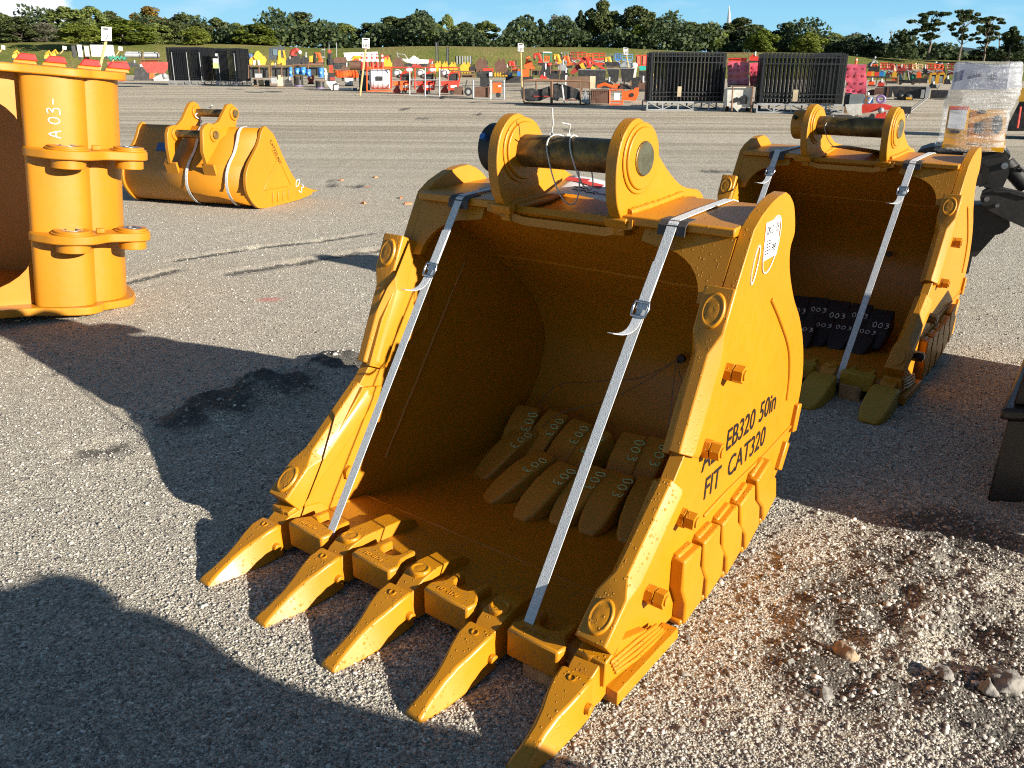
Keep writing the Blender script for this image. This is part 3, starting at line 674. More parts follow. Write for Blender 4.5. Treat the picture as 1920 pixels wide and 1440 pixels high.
    for sd in (-1, 1):
        for k, (y, z) in enumerate(HE):
            up = Vector((0, -.10 - .16 * k / 4, 1)).normalized(); al = Vector((0, 1, .05 + .36 * k / 4)).normalized()
            up = Vector((0, -al.z, al.y))
            pr = lambda a, b: tuple((Vector((0, y, z)) + al * a + up * b).yz)
            poly = [pr(.002, .215), pr(.116, .205), pr(.118, .140), pr(.157, .078), pr(.156, -.008), pr(.040, -.022), pr(.040, .050), pr(.004, .118)]
            poly = [(a, max(b, .014)) for a, b in poly]
            mb = MB(); mb.prism(poly, sd * .612, sd * .662)
            mb.prism([pr(.010, .222), pr(.105, .214), pr(.105, .17), pr(.010, .17)], sd * .612, sd * .640)
            mb.prism([(a, max(b, .012)) for a, b in (pr(.03, -.006), pr(.145, .006), pr(.145, -.028), pr(.03, -.03))], sd * .606, sd * .654)
            mb.build('heel_shroud', M_, bevel=.007, **W)
        for (y, z, an) in ((.57, .245, 62), (.655, .36, 80)):
            mb = MB(); mb.box((sd * .612, y, z), (.052, .10, .040), (R_(an), 0, 0)); mb.build('heel_tab', M_, bevel=.004, **W)
    return root, W
hero, HW = upright_bucket('large glossy yellow digging bucket in the foreground with five pointed teeth and painted side lettering', (.136, 2.698, -.010), R_(-38.808), R_(.327))
bucket_no2, HW2 = upright_bucket('yellow digging bucket just behind the foreground one, with black spare teeth lying inside', (1.726, 4.755, -.006), R_(-39.44), 0, .965, wide=True, hero=False)

# painted size on the right side plate, sticker and marker ovals
def on_plate(x): return x
pl = Vector((0, .76, -.02)); up = Vector((0, .06, .98))
def side_text(s, size, y, z, sx=1.0):
    d = Vector((0, 1, .02)).normalized(); u = Vector((0, -.02, 1)).normalized()
    lettering(s, size, m_print, hero, (.6215, y, z), d, u, .0006, warp=warp, name='painted_lettering', sx=sx, bold=.0007)
for s_, y_, z_ in (('AL', -.135, .452), ('EB320', .026, .455), ('50in', .285, .460), ('FIT', -.100, .350), ('CAT320', .068, .353)): side_text(s_, .098, y_, z_, .90)
mb = MB(); mb.prism([(.115, 1.108), (.222, 1.112), (.232, 1.005), (.125, 1.000)], .6205, .6225)
stk = mb.build('sticker', m_paper, hero, warp=warp); stk['label'] = 'white paper lot sticker'
lettering('0K3  35', .036, m_print, stk, (.6232, .128, 1.072), (0, 1, .03), (0, -.05, 1), .0003, warp=warp, name='sticker_lettering', sx=.8)
lettering('98', .034, m_print, stk, (.6232, .180, 1.018), (0, 1, .03), (0, -.05, 1), .0003, warp=warp, name='sticker_lettering')
for k in range(5): MB().box((.6231, .15, 1.055 - .009 * k), (.0006, .035 + .006 * (k % 2), .003)).build('sticker_line', m_print, stk, warp=warp)
mb = MB()
for cy, cz, a, b, sl in ((.072, 1.000, .016, .052, .012), (.180, 1.040, .052, .078, .02)):
    P = [(.6222, cy + a * math.cos(t) + sl * math.sin(t), cz + b * math.sin(t)) for t in np.linspace(0, 2 * PI, 40)]
    mb.tube(P, .0022, 4)
mb.build('marker_ovals', m_chalkw, hero, warp=warp)
handwriting('003', .055, m_chalkw, hero, (-.45, .15, 1.1125), (1, 0, 0), (0, 1, .05), .0022, warp=warp, seed=5)

def B(X, Y, Z, root=None):
    """a spot in the big bucket's own frame, in metres of the yard"""
    return (root or hero).matrix_basis @ Vector(warp((X, Y, Z)))
for o in (hero, bucket_no2): pass
def mat_of(o): return Matrix.LocRotScale(o.location, o.rotation_euler, o.scale)
def place_in(o, root): o.matrix_world = mat_of(root) @ o.matrix_basis; return o

# straps over the mouth: each is a thing of its own
def strap(root, X, label, cut=(0, 1), s0=.22):
    W_ = mat_of(root); P = lambda x, y, z: W_ @ Vector(warp((x, y, z)))
    side = (W_.to_3x3() @ Vector((1, 0, 0))).normalized()
    t = thing('cargo_strap', label, 'strap', (0, 0, 0), 0, 'white straps buckled over the bucket mouths')
    top = [P(X + .0, .40, 1.117), P(X, .36, 1.126), P(X, .18, 1.119), P(X, .01, 1.109), P(X, -.008, 1.100)]
    end = [P(X * .985, -.655, .112), P(X * .985, -.668, .092), P(X * .985, -.655, .062), P(X * .985, -.5, .045)]
    a, b = top[-1], end[0]
    k = a.lerp(b, s0)
    up = (b - a).cross(side).normalized(); up = up if up.z > 0 else -up
    mid = [a.lerp(b, i / 8) for i in range(1, 8)]
    MB().ribbon(top[:-1] + [a] + mid + end, side, .030, .0022).build('webbing', m_strap, t)
    MB().ribbon([a.lerp(b, s0 - .12) + up * .004, k + up * .006], side, .031, .0022).build('doubled_webbing', m_strap, t)
    d = (b - a).normalized()
    ring = []
    for sx, sy in ((-1, -1), (1, -1), (1.15, -.2), (1.0, 1), (-1.0, 1), (-1.15, -.2)):
        ring.append(k + side * .021 * sx + d * .021 * sy + up * .008)
    mb = MB(); mb.tube(ring + ring[:2], .0042, 8); mb.build('buckle', m_steel, t, smooth=60)
    tail = [k + d * .02 + up * .006, k + d * .06 + up * .016, k + d * .085 + up * .034 - side * .012, k + d * .095 + up * .056 - side * .034]
    MB().ribbon(smooth_path(tail, 4), side, lambda q: .030 - .012 * q, .002).build('loose_tail', m_strap, t)
    MB().ribbon([P(X, .05, 1.1075), P(X, .004, 1.1055), P(X, -.012, 1.094), P(X, -.016, 1.068)], side, .085, .004).build('rubber_pad', m_rubber, t)
    return t
strap(hero, -.385, 'white strap with steel buckle over the left part of the foreground bucket mouth')
strap(hero, .40, 'white strap with steel buckle over the right part of the foreground bucket mouth')
strap(bucket_no2, -.37, 'short visible white strap at the left of the second bucket mouth, its foot hidden', s0=.10)
strap(bucket_no2, .36, 'long white strap with buckle over the right part of the second bucket mouth', s0=.14)

# spare teeth lying inside
def spare_teeth(root, rows, mat, hw_mat, wide, labels, group, name, num='003'):
    W_ = mat_of(root); base = None; S = (1.16, 1.05, 1.0, 1) if wide else (1.0, 1.06, 1.03, 1)
    for (x, y, z, rz, rx, rl), lab in zip(rows, labels):
        if base is None:
            t = thing(name, lab, 'spare tooth', (0, 0, 0), 0, group)
            tooth_mesh(True).xf(Matrix.Diagonal(S)).build('casting', mat, t, bevel=.012, seg=3)
            f = (lambda q: .112 if q > -.05 else .112 + (q + .05) * .42) if wide else None
            if wide: handwriting(num, .034, hw_mat, t, (-.030, -.135, .0925), (1, 0, .0), (.0, 1, .30), .0022, seed=2)
            else: handwriting(num, .036, hw_mat, t, (.022, -.030, .1215), (0, -1, -.17), (1, 0, 0), .0022, seed=2, adv=1.0)
            base = t
        else:
            t = copy_tree(base); t['label'] = lab
            for ch in t.children:
                if ch.name.startswith('lettering'):
                    q = random.Random(len(lab) + int(abs(x) * 1e4)); ch.location = (q.uniform(-.006, .006), q.uniform(-.016, .004), .0005); ch.scale = (1, q.uniform(.9, 1.2), 1)
        t.matrix_world = W_ @ Matrix.Translation(warp((x, y, z))) @ Euler((rx, rl, rz)).to_matrix().to_4x4()
    return base
import json
# ------------------------------------------------------------------ small things on and in the upright buckets
def in_frame(root, x, y, zl):
    """photo spot -> bucket coordinates (unwarped x) on the bucket's own level zl"""
    Mi = mat_of(root).inverted(); o = Mi @ CAMP; d = Mi.to_3x3() @ ray(x, y); t = (zl - o.z) / d.z; p = o + d * t
    return p
def teeth_from(root, prs, zr, zt, base):
    """rows of (rear px, tip px): rear top at level zr, tip top at zt, base = lift of the rear foot"""
    out = []
    for (rx_, ry_), (tx, ty), tilt, lift in prs:
        a = in_frame(root, rx_, ry_, zr); b = in_frame(root, tx, ty, zt); d = b - a
        hw = .615 - .056 * (a.y + .5) + .037 * (zr - .598)
        out.append((a.x * HB / hw, a.y, lift, math.atan2(d.x, -d.y), R_(tilt), 0))
    return out
fr = teeth_from(hero, [((1000, 803), (892, 885), 9, .060), ((1030, 847), (922, 930), 3, .050), ((1070, 867), (980, 965), 2, .048), ((1125, 872), (1045, 978), 2, .049), ((1170, 883), (1092, 1003), 2, .048), ((1228, 893), (1185, 1000), 3, .050)], .172, .062, 0)
bk = teeth_from(hero, [((998, 752), (950, 850), 17, .116), ((1060, 764), (1010, 845), 18, .118), ((1105, 780), (1050, 865), 18, .118), ((1150, 796), (1092, 872), 18, .116), ((1200, 803), (1165, 895), 18, .118), ((1250, 812), (1212, 900), 18, .120)], .238, .10, 0)
LBL = ['yellow spare tooth lying askew at the left end of the front row inside', 'second yellow spare tooth of the front row, tip toward the lip', 'third yellow spare tooth of the front row inside the bucket',
       'yellow spare tooth of the front row mostly behind the right strap', 'fifth yellow spare tooth of the front row, longest in view', 'yellow spare tooth at the right end of the front row beside the side plate',
       'yellow spare tooth at the left end of the back row against the heel', 'second yellow spare tooth of the back row under a wire', 'third yellow spare tooth of the back row inside the bucket',
       'yellow spare tooth of the back row behind the right strap', 'fifth yellow spare tooth of the back row right of the strap', 'yellow spare tooth at the right end of the back row by the side cutter']
spare_teeth(hero, fr + bk, paint('spare_tooth_enamel', (.47, .22, .02), drops=False, rough=.5), m_chalk, False, LBL, 'yellow spare teeth inside the foreground bucket', 'spare_tooth')
r2 = teeth_from(bucket_no2, [((1512, 600), (1492, 650), 4, .055), ((1548, 592), (1520, 645), 4, .055), ((1592, 598), (1555, 650), 4, .055), ((1634, 606), (1600, 655), 4, .055)], .165, .09, 0)
r2 += teeth_from(bucket_no2, [((1502, 546), (1482, 596), 16, .130), ((1540, 549), (1518, 598), 16, .130), ((1580, 555), (1558, 603), 16, .130), ((1622, 561), (1600, 608), 16, .130), ((1662, 572), (1642, 618), 16, .130)], .262, .17, 0)
LB2 = ['black spare tooth at the left of the front row, half hidden by the foreground bucket', 'second black spare tooth of the front row in the back bucket', 'third black spare tooth of the front row, beside the strap on its left',
       'black spare tooth of the front row touching the strap', 'black spare tooth at the left end of the rear row, nearly hidden', 'second black spare tooth of the rear row in the back bucket', 'third black spare tooth of the rear row with a wire on it',
       'fourth black spare tooth of the rear row left of the strap', 'black spare tooth of the rear row behind the strap']
spare_teeth(bucket_no2, r2, m_tooth_blk, m_chalkw, True, LB2, 'black spare teeth inside the second bucket', 'spare_tooth')
# a scrap of foam by the black teeth
p = mat_of(bucket_no2) @ in_frame(bucket_no2, 1637, 645, .075)
t = MB()
for k in range(5): t.sphere((p.x + rng.uniform(-.035, .035), p.y + rng.uniform(-.03, .03), p.z + .012 + rng.uniform(0, .012)), (rng.uniform(.016, .03), rng.uniform(.014, .024), rng.uniform(.012, .02)), 8, 5)
tag(t.build('foam_scrap', m_paper, smooth=60), 'crumpled pale foam scrap beside the black spare teeth', 'scrap')

W1 = mat_of(hero); HP = lambda x, y, z: W1 @ Vector(warp((x, y, z)))
# wires that tie the spare teeth, drawn out of the drain hole
hole = (.135, .600, .492)
for k, (pts, lab) in enumerate([([hole, (.02, .53, .42), (-.10, .50, .395), (-.22, .50, .36), (-.33, .52, .33), (-.40, .50, .30), (-.43, .44, .235)], 'thin bright wire running left from the drain hole to the left spare tooth'),
                                ([hole, (.0, .50, .38), (-.13, .44, .31), (-.26, .38, .26), (-.34, .36, .19)], 'thin wire sagging from the drain hole to the front row of spare teeth'),
                                ([hole, (.15, .56, .40), (.165, .53, .32), (.175, .50, .24)], 'dark wire hanging straight down from the drain hole'),
                                ([hole, (.19, .56, .42), (.25, .53, .34), (.29, .50, .25)], 'dark wire hanging slantwise right of the drain hole')]):
    tag(MB().tube(smooth_path([HP(*p) for p in pts], 6), .0016, 5).build('tie_wire', m_wire), lab, 'wire', 'wires tied through the drain hole')
# nylon ties round the pin and the folded paper tag under it
def ring_tie(X, r, lab, seed, tail, sag):
    q = random.Random(seed); P = []
    for i in range(30):
        a = 2 * PI * i / 29; dn = max(0, -math.sin(a)); P.append(HP(X + .025 * math.cos(a + seed) + .02 * dn, .085 + (r + .01 * dn) * math.cos(a), 1.258 + (r + (sag if math.sin(a) < 0 else 0)) * math.sin(a)))
    t = thing('cable_tie', lab, 'cable tie', (0, 0, 0), 0, 'nylon ties looped over the pin')
    MB().tube(smooth_path(P, 3), .0024, 5).build('loop', m_tie, t)
    c = HP(X + .025 * math.cos(PI / 2 + seed), .06, 1.315)
    MB().box(c, (.011, .011, .008)).build('lock', m_tie, t); MB().tube([c, c + Vector((.004, -.005, .03)), c + Vector(tail)], .0022, 5).build('tail', m_tie, t)
ring_tie(-.045, .0535, 'white cable tie on the pin with its tail standing up', 1, (.0, -.01, .075), .10)
ring_tie(.02, .054, 'white cable tie hanging loosely right of the upright one', 2, (-.022, -.012, .035), .05)
pts = [HP(-.165, .165, 1.112), HP(.165, .165, 1.112), HP(.165, .30, 1.152), HP(-.165, .30, 1.152)]
t = thing('paper_tag', 'white printed sheet with red print lying under the foreground pin', 'paper', (0, 0, 0))
nrm = (pts[1] - pts[0]).cross(pts[3] - pts[0]).normalized()
nx_ = 9; V = []
for j in range(4):
    for i in range(nx_):
        u, v = i / (nx_ - 1), j / 3; a = pts[0].lerp(pts[1], u).lerp(pts[3].lerp(pts[2], u), v); V.append(a + nrm * (.010 * math.sin(u * 5 + v) + .004))
F = [(j * nx_ + i, j * nx_ + i + 1, (j + 1) * nx_ + i + 1, (j + 1) * nx_ + i) for j in range(3) for i in range(nx_ - 1)]
o = MB().add(V, F).build('sheet', m_paper, t, smooth=60); sm = o.modifiers.new('th', 'SOLIDIFY'); sm.thickness = .0012
def on_tag(u, v): return pts[0].lerp(pts[1], u).lerp(pts[3].lerp(pts[2], u), v) + nrm * (.010 * math.sin(u * 5 + v) + .0075)
mb = MB()
for u0, u1, v0, v1 in ((.02, .30, .70, .86), (.26, .50, .60, .74), (.62, .84, .80, .90)):
    mb.add([on_tag(u0, v0), on_tag(u1, v0 - .1), on_tag(u1, v1), on_tag(u0, v1)], [(0, 1, 2, 3)])
mb.build('red_print', m_redink, t)
mb = MB()
for u0, u1, v0 in ((.25, .44, .32), (.5, .8, .26), (.84, .96, .34), (.28, .55, .18)): mb.tube([on_tag(u0 + (u1 - u0) * i / 8, v0 + .03 * math.sin(i * 2.1)) for i in range(9)], .0018, 4)
mb.build('handwriting', m_print, t)
# second bucket: bent sheet under its pin
W2 = mat_of(bucket_no2); P2 = lambda x, y, z: W2 @ Vector(warp((x, y, z)))
t = thing('paper_tag', 'grey weathered sheet drooping from the pin of the second bucket', 'paper', (0, 0, 0))
rows = [[P2(-.10 + .05 * j, .06 + .10 * j, 1.150 - .016 * j + .012 * math.sin(i)) + Vector((.05 * i * .78, -.05 * i * .63, 0)) for i in range(3)] for j in range(7)]
V = [p for r in rows for p in r]; F = [(j * 3 + i, j * 3 + i + 1, j * 3 + i + 4, j * 3 + i + 3) for j in range(6) for i in range(2)]
o = MB().add(V, F).build('sheet', M('weathered_card', (.42, .40, .38), .7), t, smooth=60); sm = o.modifiers.new('th', 'SOLIDIFY'); sm.thickness = .002
MB().tube(smooth_path([P2(-.11, .085, 1.31), P2(-.13, .03, 1.26), P2(-.12, .06, 1.19), P2(-.10, .10, 1.15)], 4), .002, 5).build('string', m_tie, t)
# sawn blocks under the lips
def block(root, X, Y, lab, h=.058, l=.17, w=.085, rz=.1):
    p = mat_of(root) @ Vector(warp((X, Y, 0)))
    o = MB().box((0, 0, h / 2), (w, l, h)).build('wood_block', m_wood, bevel=.003); o.location = (p.x, p.y, gz(p.x, p.y) - .004); o.rotation_euler = (0, 0, root.rotation_euler.z + rz)
    tag(o, lab, 'wood block', 'sawn timber blocks under bucket lips')
block(hero, .452, -.575, 'sawn timber block under the right part of the foreground lip', .060, .20, .095)
block(hero, .05, -.56, 'sawn timber block in shadow under the middle of the foreground lip', .060, .16)
block(bucket_no2, .42, -.60, 'sawn timber block under the lip of the second bucket', .075, .20, .10)

# ------------------------------------------------------------------ a plane that stands at a spot and faces the camera: photo spots become metres on it
class Stand:
    def __init__(s, x, y=None, dist=None):
        if dist is None: p = G(x, y)
        else: d = ray(x, 300); k = dist / math.hypot(d.x, d.y); p = Vector((d.x * k, d.y * k, 0))
        s.o = Vector((p.x, p.y, 0)); s.n = Vector((p.x, p.y, 0)).normalized(); s.r = Vector((s.n.y, -s.n.x, 0)); s.rz = math.atan2(s.r.y, s.r.x)
    def q(s, x, y, d=0.0):
        """photo spot -> (across, up) on the plane d metres behind the stand"""
        dd = ray(x, y); t = ((s.o + s.n * d - CAMP) @ s.n) / (dd @ s.n) if False else ((s.o + s.n * d - CAMP).dot(s.n)) / dd.dot(s.n)
        P = CAMP + dd * t; return ((P - s.o).dot(s.r), P.z)
    def poly(s, pts, d=0.0): return [s.q(x, y, d) for x, y in pts]
def item(name, label, cat, st, parts, group=None, turn=0.0, sink=0.0):
    """parts: (part name, material, [shapes in photo spots + depth in metres], [sub-parts])"""
    t = thing(name, label, cat, (st.o.x, st.o.y, sink), st.rz, group)
    def make(pn, mat, shapes, parent, **kw):
        mb = MB()
        for sh in shapes:
            k = sh[0]
            if k == 'b':
                (a0, z1), (a1, z0) = st.q(sh[1], sh[3]), st.q(sh[2], sh[4]); z0 = max(z0, 0.0)
                mb.box(((a0 + a1) / 2, (sh[5] + sh[6]) / 2, (z0 + z1) / 2), (abs(a1 - a0), sh[6] - sh[5], abs(z1 - z0)))
            elif k == 'p': mb.prism([(a, max(z, 0)) for a, z in st.poly(sh[1])], sh[2], sh[3], 'y')
            elif k == 't':
                P = []
                for q in sh[1]:
                    a, z = st.q(q[0], q[1]); P.append((a, q[2] if len(q) > 2 else 0, max(z, .01)))
                mb.tube(P, sh[2], sh[3] if len(sh) > 3 else 6)
            elif k == 'c':   # upright cylinder: x centre, y top, y bottom, radius px, depth
                a, z1 = st.q(sh[1], sh[2]); _, z0 = st.q(sh[1], sh[3]); a2, _ = st.q(sh[1] + sh[4], sh[2]); mb.cyl((a, sh[5], max(z0, 0)), (a, sh[5], z1), a2 - a, n=14)
            elif k == 'h':   # cylinder lying across: x0, x1, y centre, radius px, depth
                a0, z = st.q(sh[1], sh[3]); a1, _ = st.q(sh[2], sh[3]); _, zt = st.q(sh[1], sh[3] - sh[4]); mb.cyl((a0, sh[5], z), (a1, sh[5], z), zt - z, n=18)
            elif k == 'w':   # wheel facing the camera: x, y, radius px, depth0, depth1
                a, z = st.q(sh[1], sh[2]); _, zt = st.q(sh[1], sh[2] - sh[3]); mb.cyl((a, sh[4], z), (a, sh[5], z), zt - z, n=18)
            elif k == 's':
                a, z = st.q(sh[1], sh[2]); a2, _ = st.q(sh[1] + sh[3], sh[2]); _, z2 = st.q(sh[1], sh[2] - sh[4]); mb.sphere((a, sh[5], z), (a2 - a, (a2 - a) * .9, z2 - z), 12, 8)
        return mb.build(pn, mat, parent, **kw)
    for pt in parts:
        o = make(pt[0], pt[1], pt[2], t, smooth=35)
        for sp in (pt[3] if len(pt) > 3 else ()): make(sp[0], sp[1], sp[2], o, smooth=35)
    return t
# ------------------------------------------------------------------ the bucket lying on its side at the left
S3 = Stand(180, 588)
side = thing('excavator_bucket', 'yellow bucket lying on its side at the left edge, A 03- written on it', 'excavator bucket', (S3.o.x, S3.o.y, .012), S3.rz)
side.rotation_euler = (0, R_(5.2), S3.rz)
H0, H1 = .055, 1.415
pl2 = smooth2([(-1.35, -.34), (-.80, -.22), (-.40, -.10), (-.28, -.095), (-.14, -.10), (-.03, -.085), (.035, -.02), (.06, .03), (.16, .09), (.235, .18), (.25, .40), (.16, .78), (-.15, 1.08), (-.7, 1.2), (-1.35, .95)], 3)
MB().prism(pl2, .0, .05, 'z').build('side_plate', m_yel_grit, side, bevel=.008)
MB().prism(pl2, H1 - .005, H1 + .042, 'z').build('side_plate', m_yel_grit, side, bevel=.008)
mb = MB()
def wall(path, th, z0, z1):
    P = [Vector((a, b, 0)) for a, b in path]; O = []
    for i, p in enumerate(P):
        t = (P[min(i + 1, len(P) - 1)] - P[max(i - 1, 0)]).normalized(); O.append(p + Vector((-t.y, t.x, 0)) * th)
    n = len(P); poly = P + O[::-1]; N = 2 * n
    V = [(p.x, p.y, z0) for p in poly] + [(p.x, p.y, z1) for p in poly]
    F = [(i, (i + 1) % N, N + (i + 1) % N, N + i) for i in range(N)]
    for o in (0, N):
        for i in range(n - 1): F.append((o + i, o + i + 1, o + N - 2 - i, o + N - 1 - i))
    mb.add(V, F)
wall(smooth2([(-.335, .03), (-.325, -.035), (-.28, -.062), (-.18, -.072), (-.08, -.055), (-.02, -.02), (.01, .045)], 6), .02, .052, H1 - .007)
mb.build('torque_tube', m_yel2, side, smooth=40)
mb = MB(); wall(smooth2([(.005, .05), (.07, .075), (.135, .125), (.185, .21), (.20, .40), (.11, .75), (-.18, 1.02), (-.72, 1.13), (-1.3, .92)], 6), .022, .052, H1 - .007); mb.build('shell', m_yel2, side, smooth=40)
# frame round the mouth with its arch
for lo in (True, False):
    pts = []
    za, zb = (.05, .36) if lo else (H1 - .34, H1 - .006)
    for sgn in (1,):
        arc = [(-.335 - .55 * (1 - math.cos(a)), (zb if lo else za) + ((-1) if lo else 1) * .27 * math.sin(a)) for a in np.linspace(0, PI / 2, 10)]
        pts = [(-.335, za if lo else zb)] + [(-.335, zb if lo else za)] + arc[1:] + [(-1.3, arc[-1][1]), (-1.3, za if lo else zb)]
    V = [(a, .035 + (a + .335) * -.02, z) for a, z in pts] + [(a, .057 + (a + .335) * -.02, z) for a, z in pts]; k = len(pts)
    MB().add([(a, b + (a + .335) * .25, z) for a, b, z in V], [tuple(range(k)), tuple(range(2 * k - 1, k - 1, -1))] + [(i, (i + 1) % k, k + (i + 1) % k, k + i) for i in range(k)]).build('corner_gusset', m_yel2, side)
lugp = smooth2([(-.34, .02), (-.335, -.075), (-.27, -.15), (-.20, -.205), (-.10, -.225), (.0, -.20), (.055, -.15), (.10, -.10), (.19, -.075), (.285, -.055), (.335, .0), (.335, .07), (.28, .125), (.20, .13), (.12, .09), (.0, .03), (-.15, -.03)], 3)
for zl in (.952, .458):
    mb = MB(); mb.prism(lugp, zl, zl + .052, 'z')
    mb.box((.05, -.055, zl + .066), (.05, .05, .03))
    lg = mb.build('lug', m_yel2, side, bevel=.007)
    for (x, y, r) in ((-.105, -.105, .105), (.235, .035, .088)):
        mb = MB(); mb.pipe((x, y, zl + .050), (x, y, zl + .075), r, r * .60, 36); mb.pipe((x, y, zl + .050), (x, y, zl + .062), r * 1.14, r * .98, 36); mb.pipe((x, y, zl - .055), (x, y, zl + .003), r * .92, r * .60, 36)
        mb.build('boss', m_yel2, lg, bevel=.004)
        mb = MB(); mb.pipe((x, y, zl - .05), (x, y, zl + .077), r * .61, r * .47, 32); mb.build('bushing', m_steel, lg, smooth=40)
m_redpaint = paint('red_paint', (.62, .018, .012), drops=False)
for px_, py_, lng in ((8, 112, .11), (62, 106, .115), (128, 112, .115), (182, 116, .125)):
    a, z = S3.q(px_, py_, .75); 
    o = MB().box((a - .02, .74, H1 + .052), (lng + .03, .11, .022), taper=.88).build('edge_shroud', m_yel2, side, bevel=.006)
    MB().prism([(a - lng / 2 - .02, H1 + .062), (a + lng / 2, H1 + .062), (a + lng / 2 - .015, H1 + .104), (a - lng / 2 + .015, H1 + .106)], .69, .79, 'y').build('painted_crest', m_redpaint, o, bevel=.006)
# written size mark on the tube
def tube_y(a): return float(np.interp(a, [-.325, -.28, -.18, -.08, -.02], [-.036, -.064, -.074, -.057, -.022])) - .003
m0 = handwriting('A03-', .062, m_chalkw, side, (0, 0, 0), (0, 0, 1), (-1, 0, 0), .0030, seed=3, adv=.86)
for v in m0.data.vertices:
    v.co.z = v.co.z * 1.0 + 1.065 + (.02 if v.co.z > .05 else 0); v.co.x = v.co.x - .135; v.co.y = v.co.y + tube_y(v.co.x)
m0.name = 'marker_writing'

# ------------------------------------------------------------------ the wide ditch bucket
uW = Vector((-.9336, .3584, 0)); vW = Vector((.3584, .9336, 0)); PW = G(490, 393); WW = 1.70
def plane_vz(x, y, t):
    d = ray(x, y); o = PW + uW * t; k = (o - CAMP).dot(uW) / d.dot(uW); p = CAMP + d * k - PW; return (p.dot(vW), p.z)
wide = thing('excavator_bucket', 'wide yellow ditching bucket seen from behind with two black pins and white bands', 'excavator bucket', (PW.x, PW.y, 0)); wide.rotation_euler = (0, 0, math.atan2(uW.y, uW.x) - PI)
# local x = -u (towards the right plate is 0, bucket runs to -x), local y: -v
RWm = Matrix.Rotation(math.atan2(uW.y, uW.x) - PI, 4, 'Z')
fl = (RWm.to_3x3() @ Vector((0, 1, 0))).dot(vW)
def L2(v, z): return (v * fl, z)
PLW = smooth2([(.093, .754), (.13, .82), (.194, .866), (.265, .827), (.352, .754), (.472, .544), (.645, .292), (.80, .16)], 4) + [(.86, .15), (1.05, .085), (.99, .04), (.72, .01)] + smooth2([(.549, .006), (.291, .003), (.095, .004), (-.071, .035), (-.205, .187), (-.216, .355), (-.151, .487), (-.021, .613), (.05, .69), (.093, .754)], 4)[:-1]
for x0, x1 in ((-.04, 0), (-WW, -WW + .04)):
    mb = MB(); mb.prism([L2(a, b) for a, b in PLW], x0, x1)
    if x1 == 0:
        for seg_ in ([(.06, .20), (.36, .50)], [(.28, .62), (.36, .50)], [(.43, .44), (.58, .20)], [(.06, .20), (.52, .19)]):
            mb.tube([(.002, *L2(a, b)) for a, b in seg_], .008, 5)
        for k in range(4): mb.box((.006, *L2(.22 + .10 * k, .10)), (.012, .02, .11), (R_(-12) * fl, 0, 0))
    mb.build('side_plate', m_yel2, wide, bevel=.006)
mb = MB(); SW = [(.175, .845), (.12, .79), (.08, .72), (-.003, .605)] + smooth2([(-.130, .48), (-.194, .352), (-.184, .195), (-.06, .055), (.10, .024), (.30, .024)], 5) + [(.70, .035), (.95, .075)]
P_ = [Vector((0, *L2(a, b))) for a, b in SW]
o_ = len(P_)
Vv = [(-.035, p.y, p.z) for p in P_] + [(-WW + .035, p.y, p.z) for p in P_]; mb.add(Vv, [(i, i + 1, o_ + i + 1, o_ + i) for i in range(o_ - 1)])
o = mb.build('shell', m_yel2, wide, smooth=40); sm = o.modifiers.new('th', 'SOLIDIFY'); sm.thickness = .024
MB().box((-WW / 2, L2(.225, 0)[0], .815), (WW - .08, .08, .045)).build('top_plate', m_yel2, wide, bevel=.006)
MB().prism([L2(.94, .09), L2(1.16, .075), L2(1.16, .06), L2(.92, .05)], -WW + .03, -.03).build('cutting_edge', m_yel2, wide, bevel=.004)
for k, t in enumerate((.48, .98)):
    r = plane_vz
    if k == 0:
        pts = [(378, 285), (377, 245), (381, 236), (388, 231), (398, 233), (408, 228), (418, 208), (424, 196), (431, 194), (438, 200), (442, 214), (440, 238), (410, 262), (398, 285), (385, 308)]
        pn = [(398, 253, 18), (435, 213, 16)]
    else:
        pts = [(312, 275), (311, 250), (314, 239), (321, 235), (330, 235), (340, 224), (348, 205), (354, 193), (361, 190), (369, 195), (374, 208), (373, 236), (342, 255), (330, 275), (318, 307)]
        pn = [(327, 251, 18), (365, 210, 16)]
    mb = MB(); mb.prism([L2(*plane_vz(x, y, t)) for x, y in pts], -t - .022, -t + .022)
    C2 = []
    for x, y, rr in pn:
        v, z = L2(*plane_vz(x, y, t)); C2.append((v, z)); mb.cyl((-t - .04, v, z), (-t + .04, v, z), .072, n=28)
    mb.build('lug', m_yel2, wide, bevel=.005)
    if k == 0: C0 = C2
for (v, z) in C0:
    o = MB().cyl((-1.035, v, z), (-.425, v, z), .043, n=24).build('pin', m_pin, wide, smooth=40)
for k, t in enumerate((.48, .98)):
    MB().box((-t, L2(-.185, .36)[0], .40), (.16, .03, .17), (R_(14) * fl, 0, 0)).build('weld_pad', m_yel2, wide, bevel=.004)
lettering('CAT320 A07', .058, m_print, wide, (.0035, L2(.245, .71)[0], .71), (0, L2(.50, 0)[0], -.87), (0, fl * .87, .50), .0006)
handwriting('03', .10, m_chalkw, wide, (.0035, L2(.66, .20)[0], .20), (0, fl * .65, -.75), (0, fl * .75, .65), .004, seed=4)
lz = L2(.07, .62); MB().box((-1.24, L2(-.010, 0)[0], .62), (.16, .004, .10), (R_(-30) * fl, 0, 0)).build('sticker', M('blue_sticker', (.05, .10, .25), .4), wide)
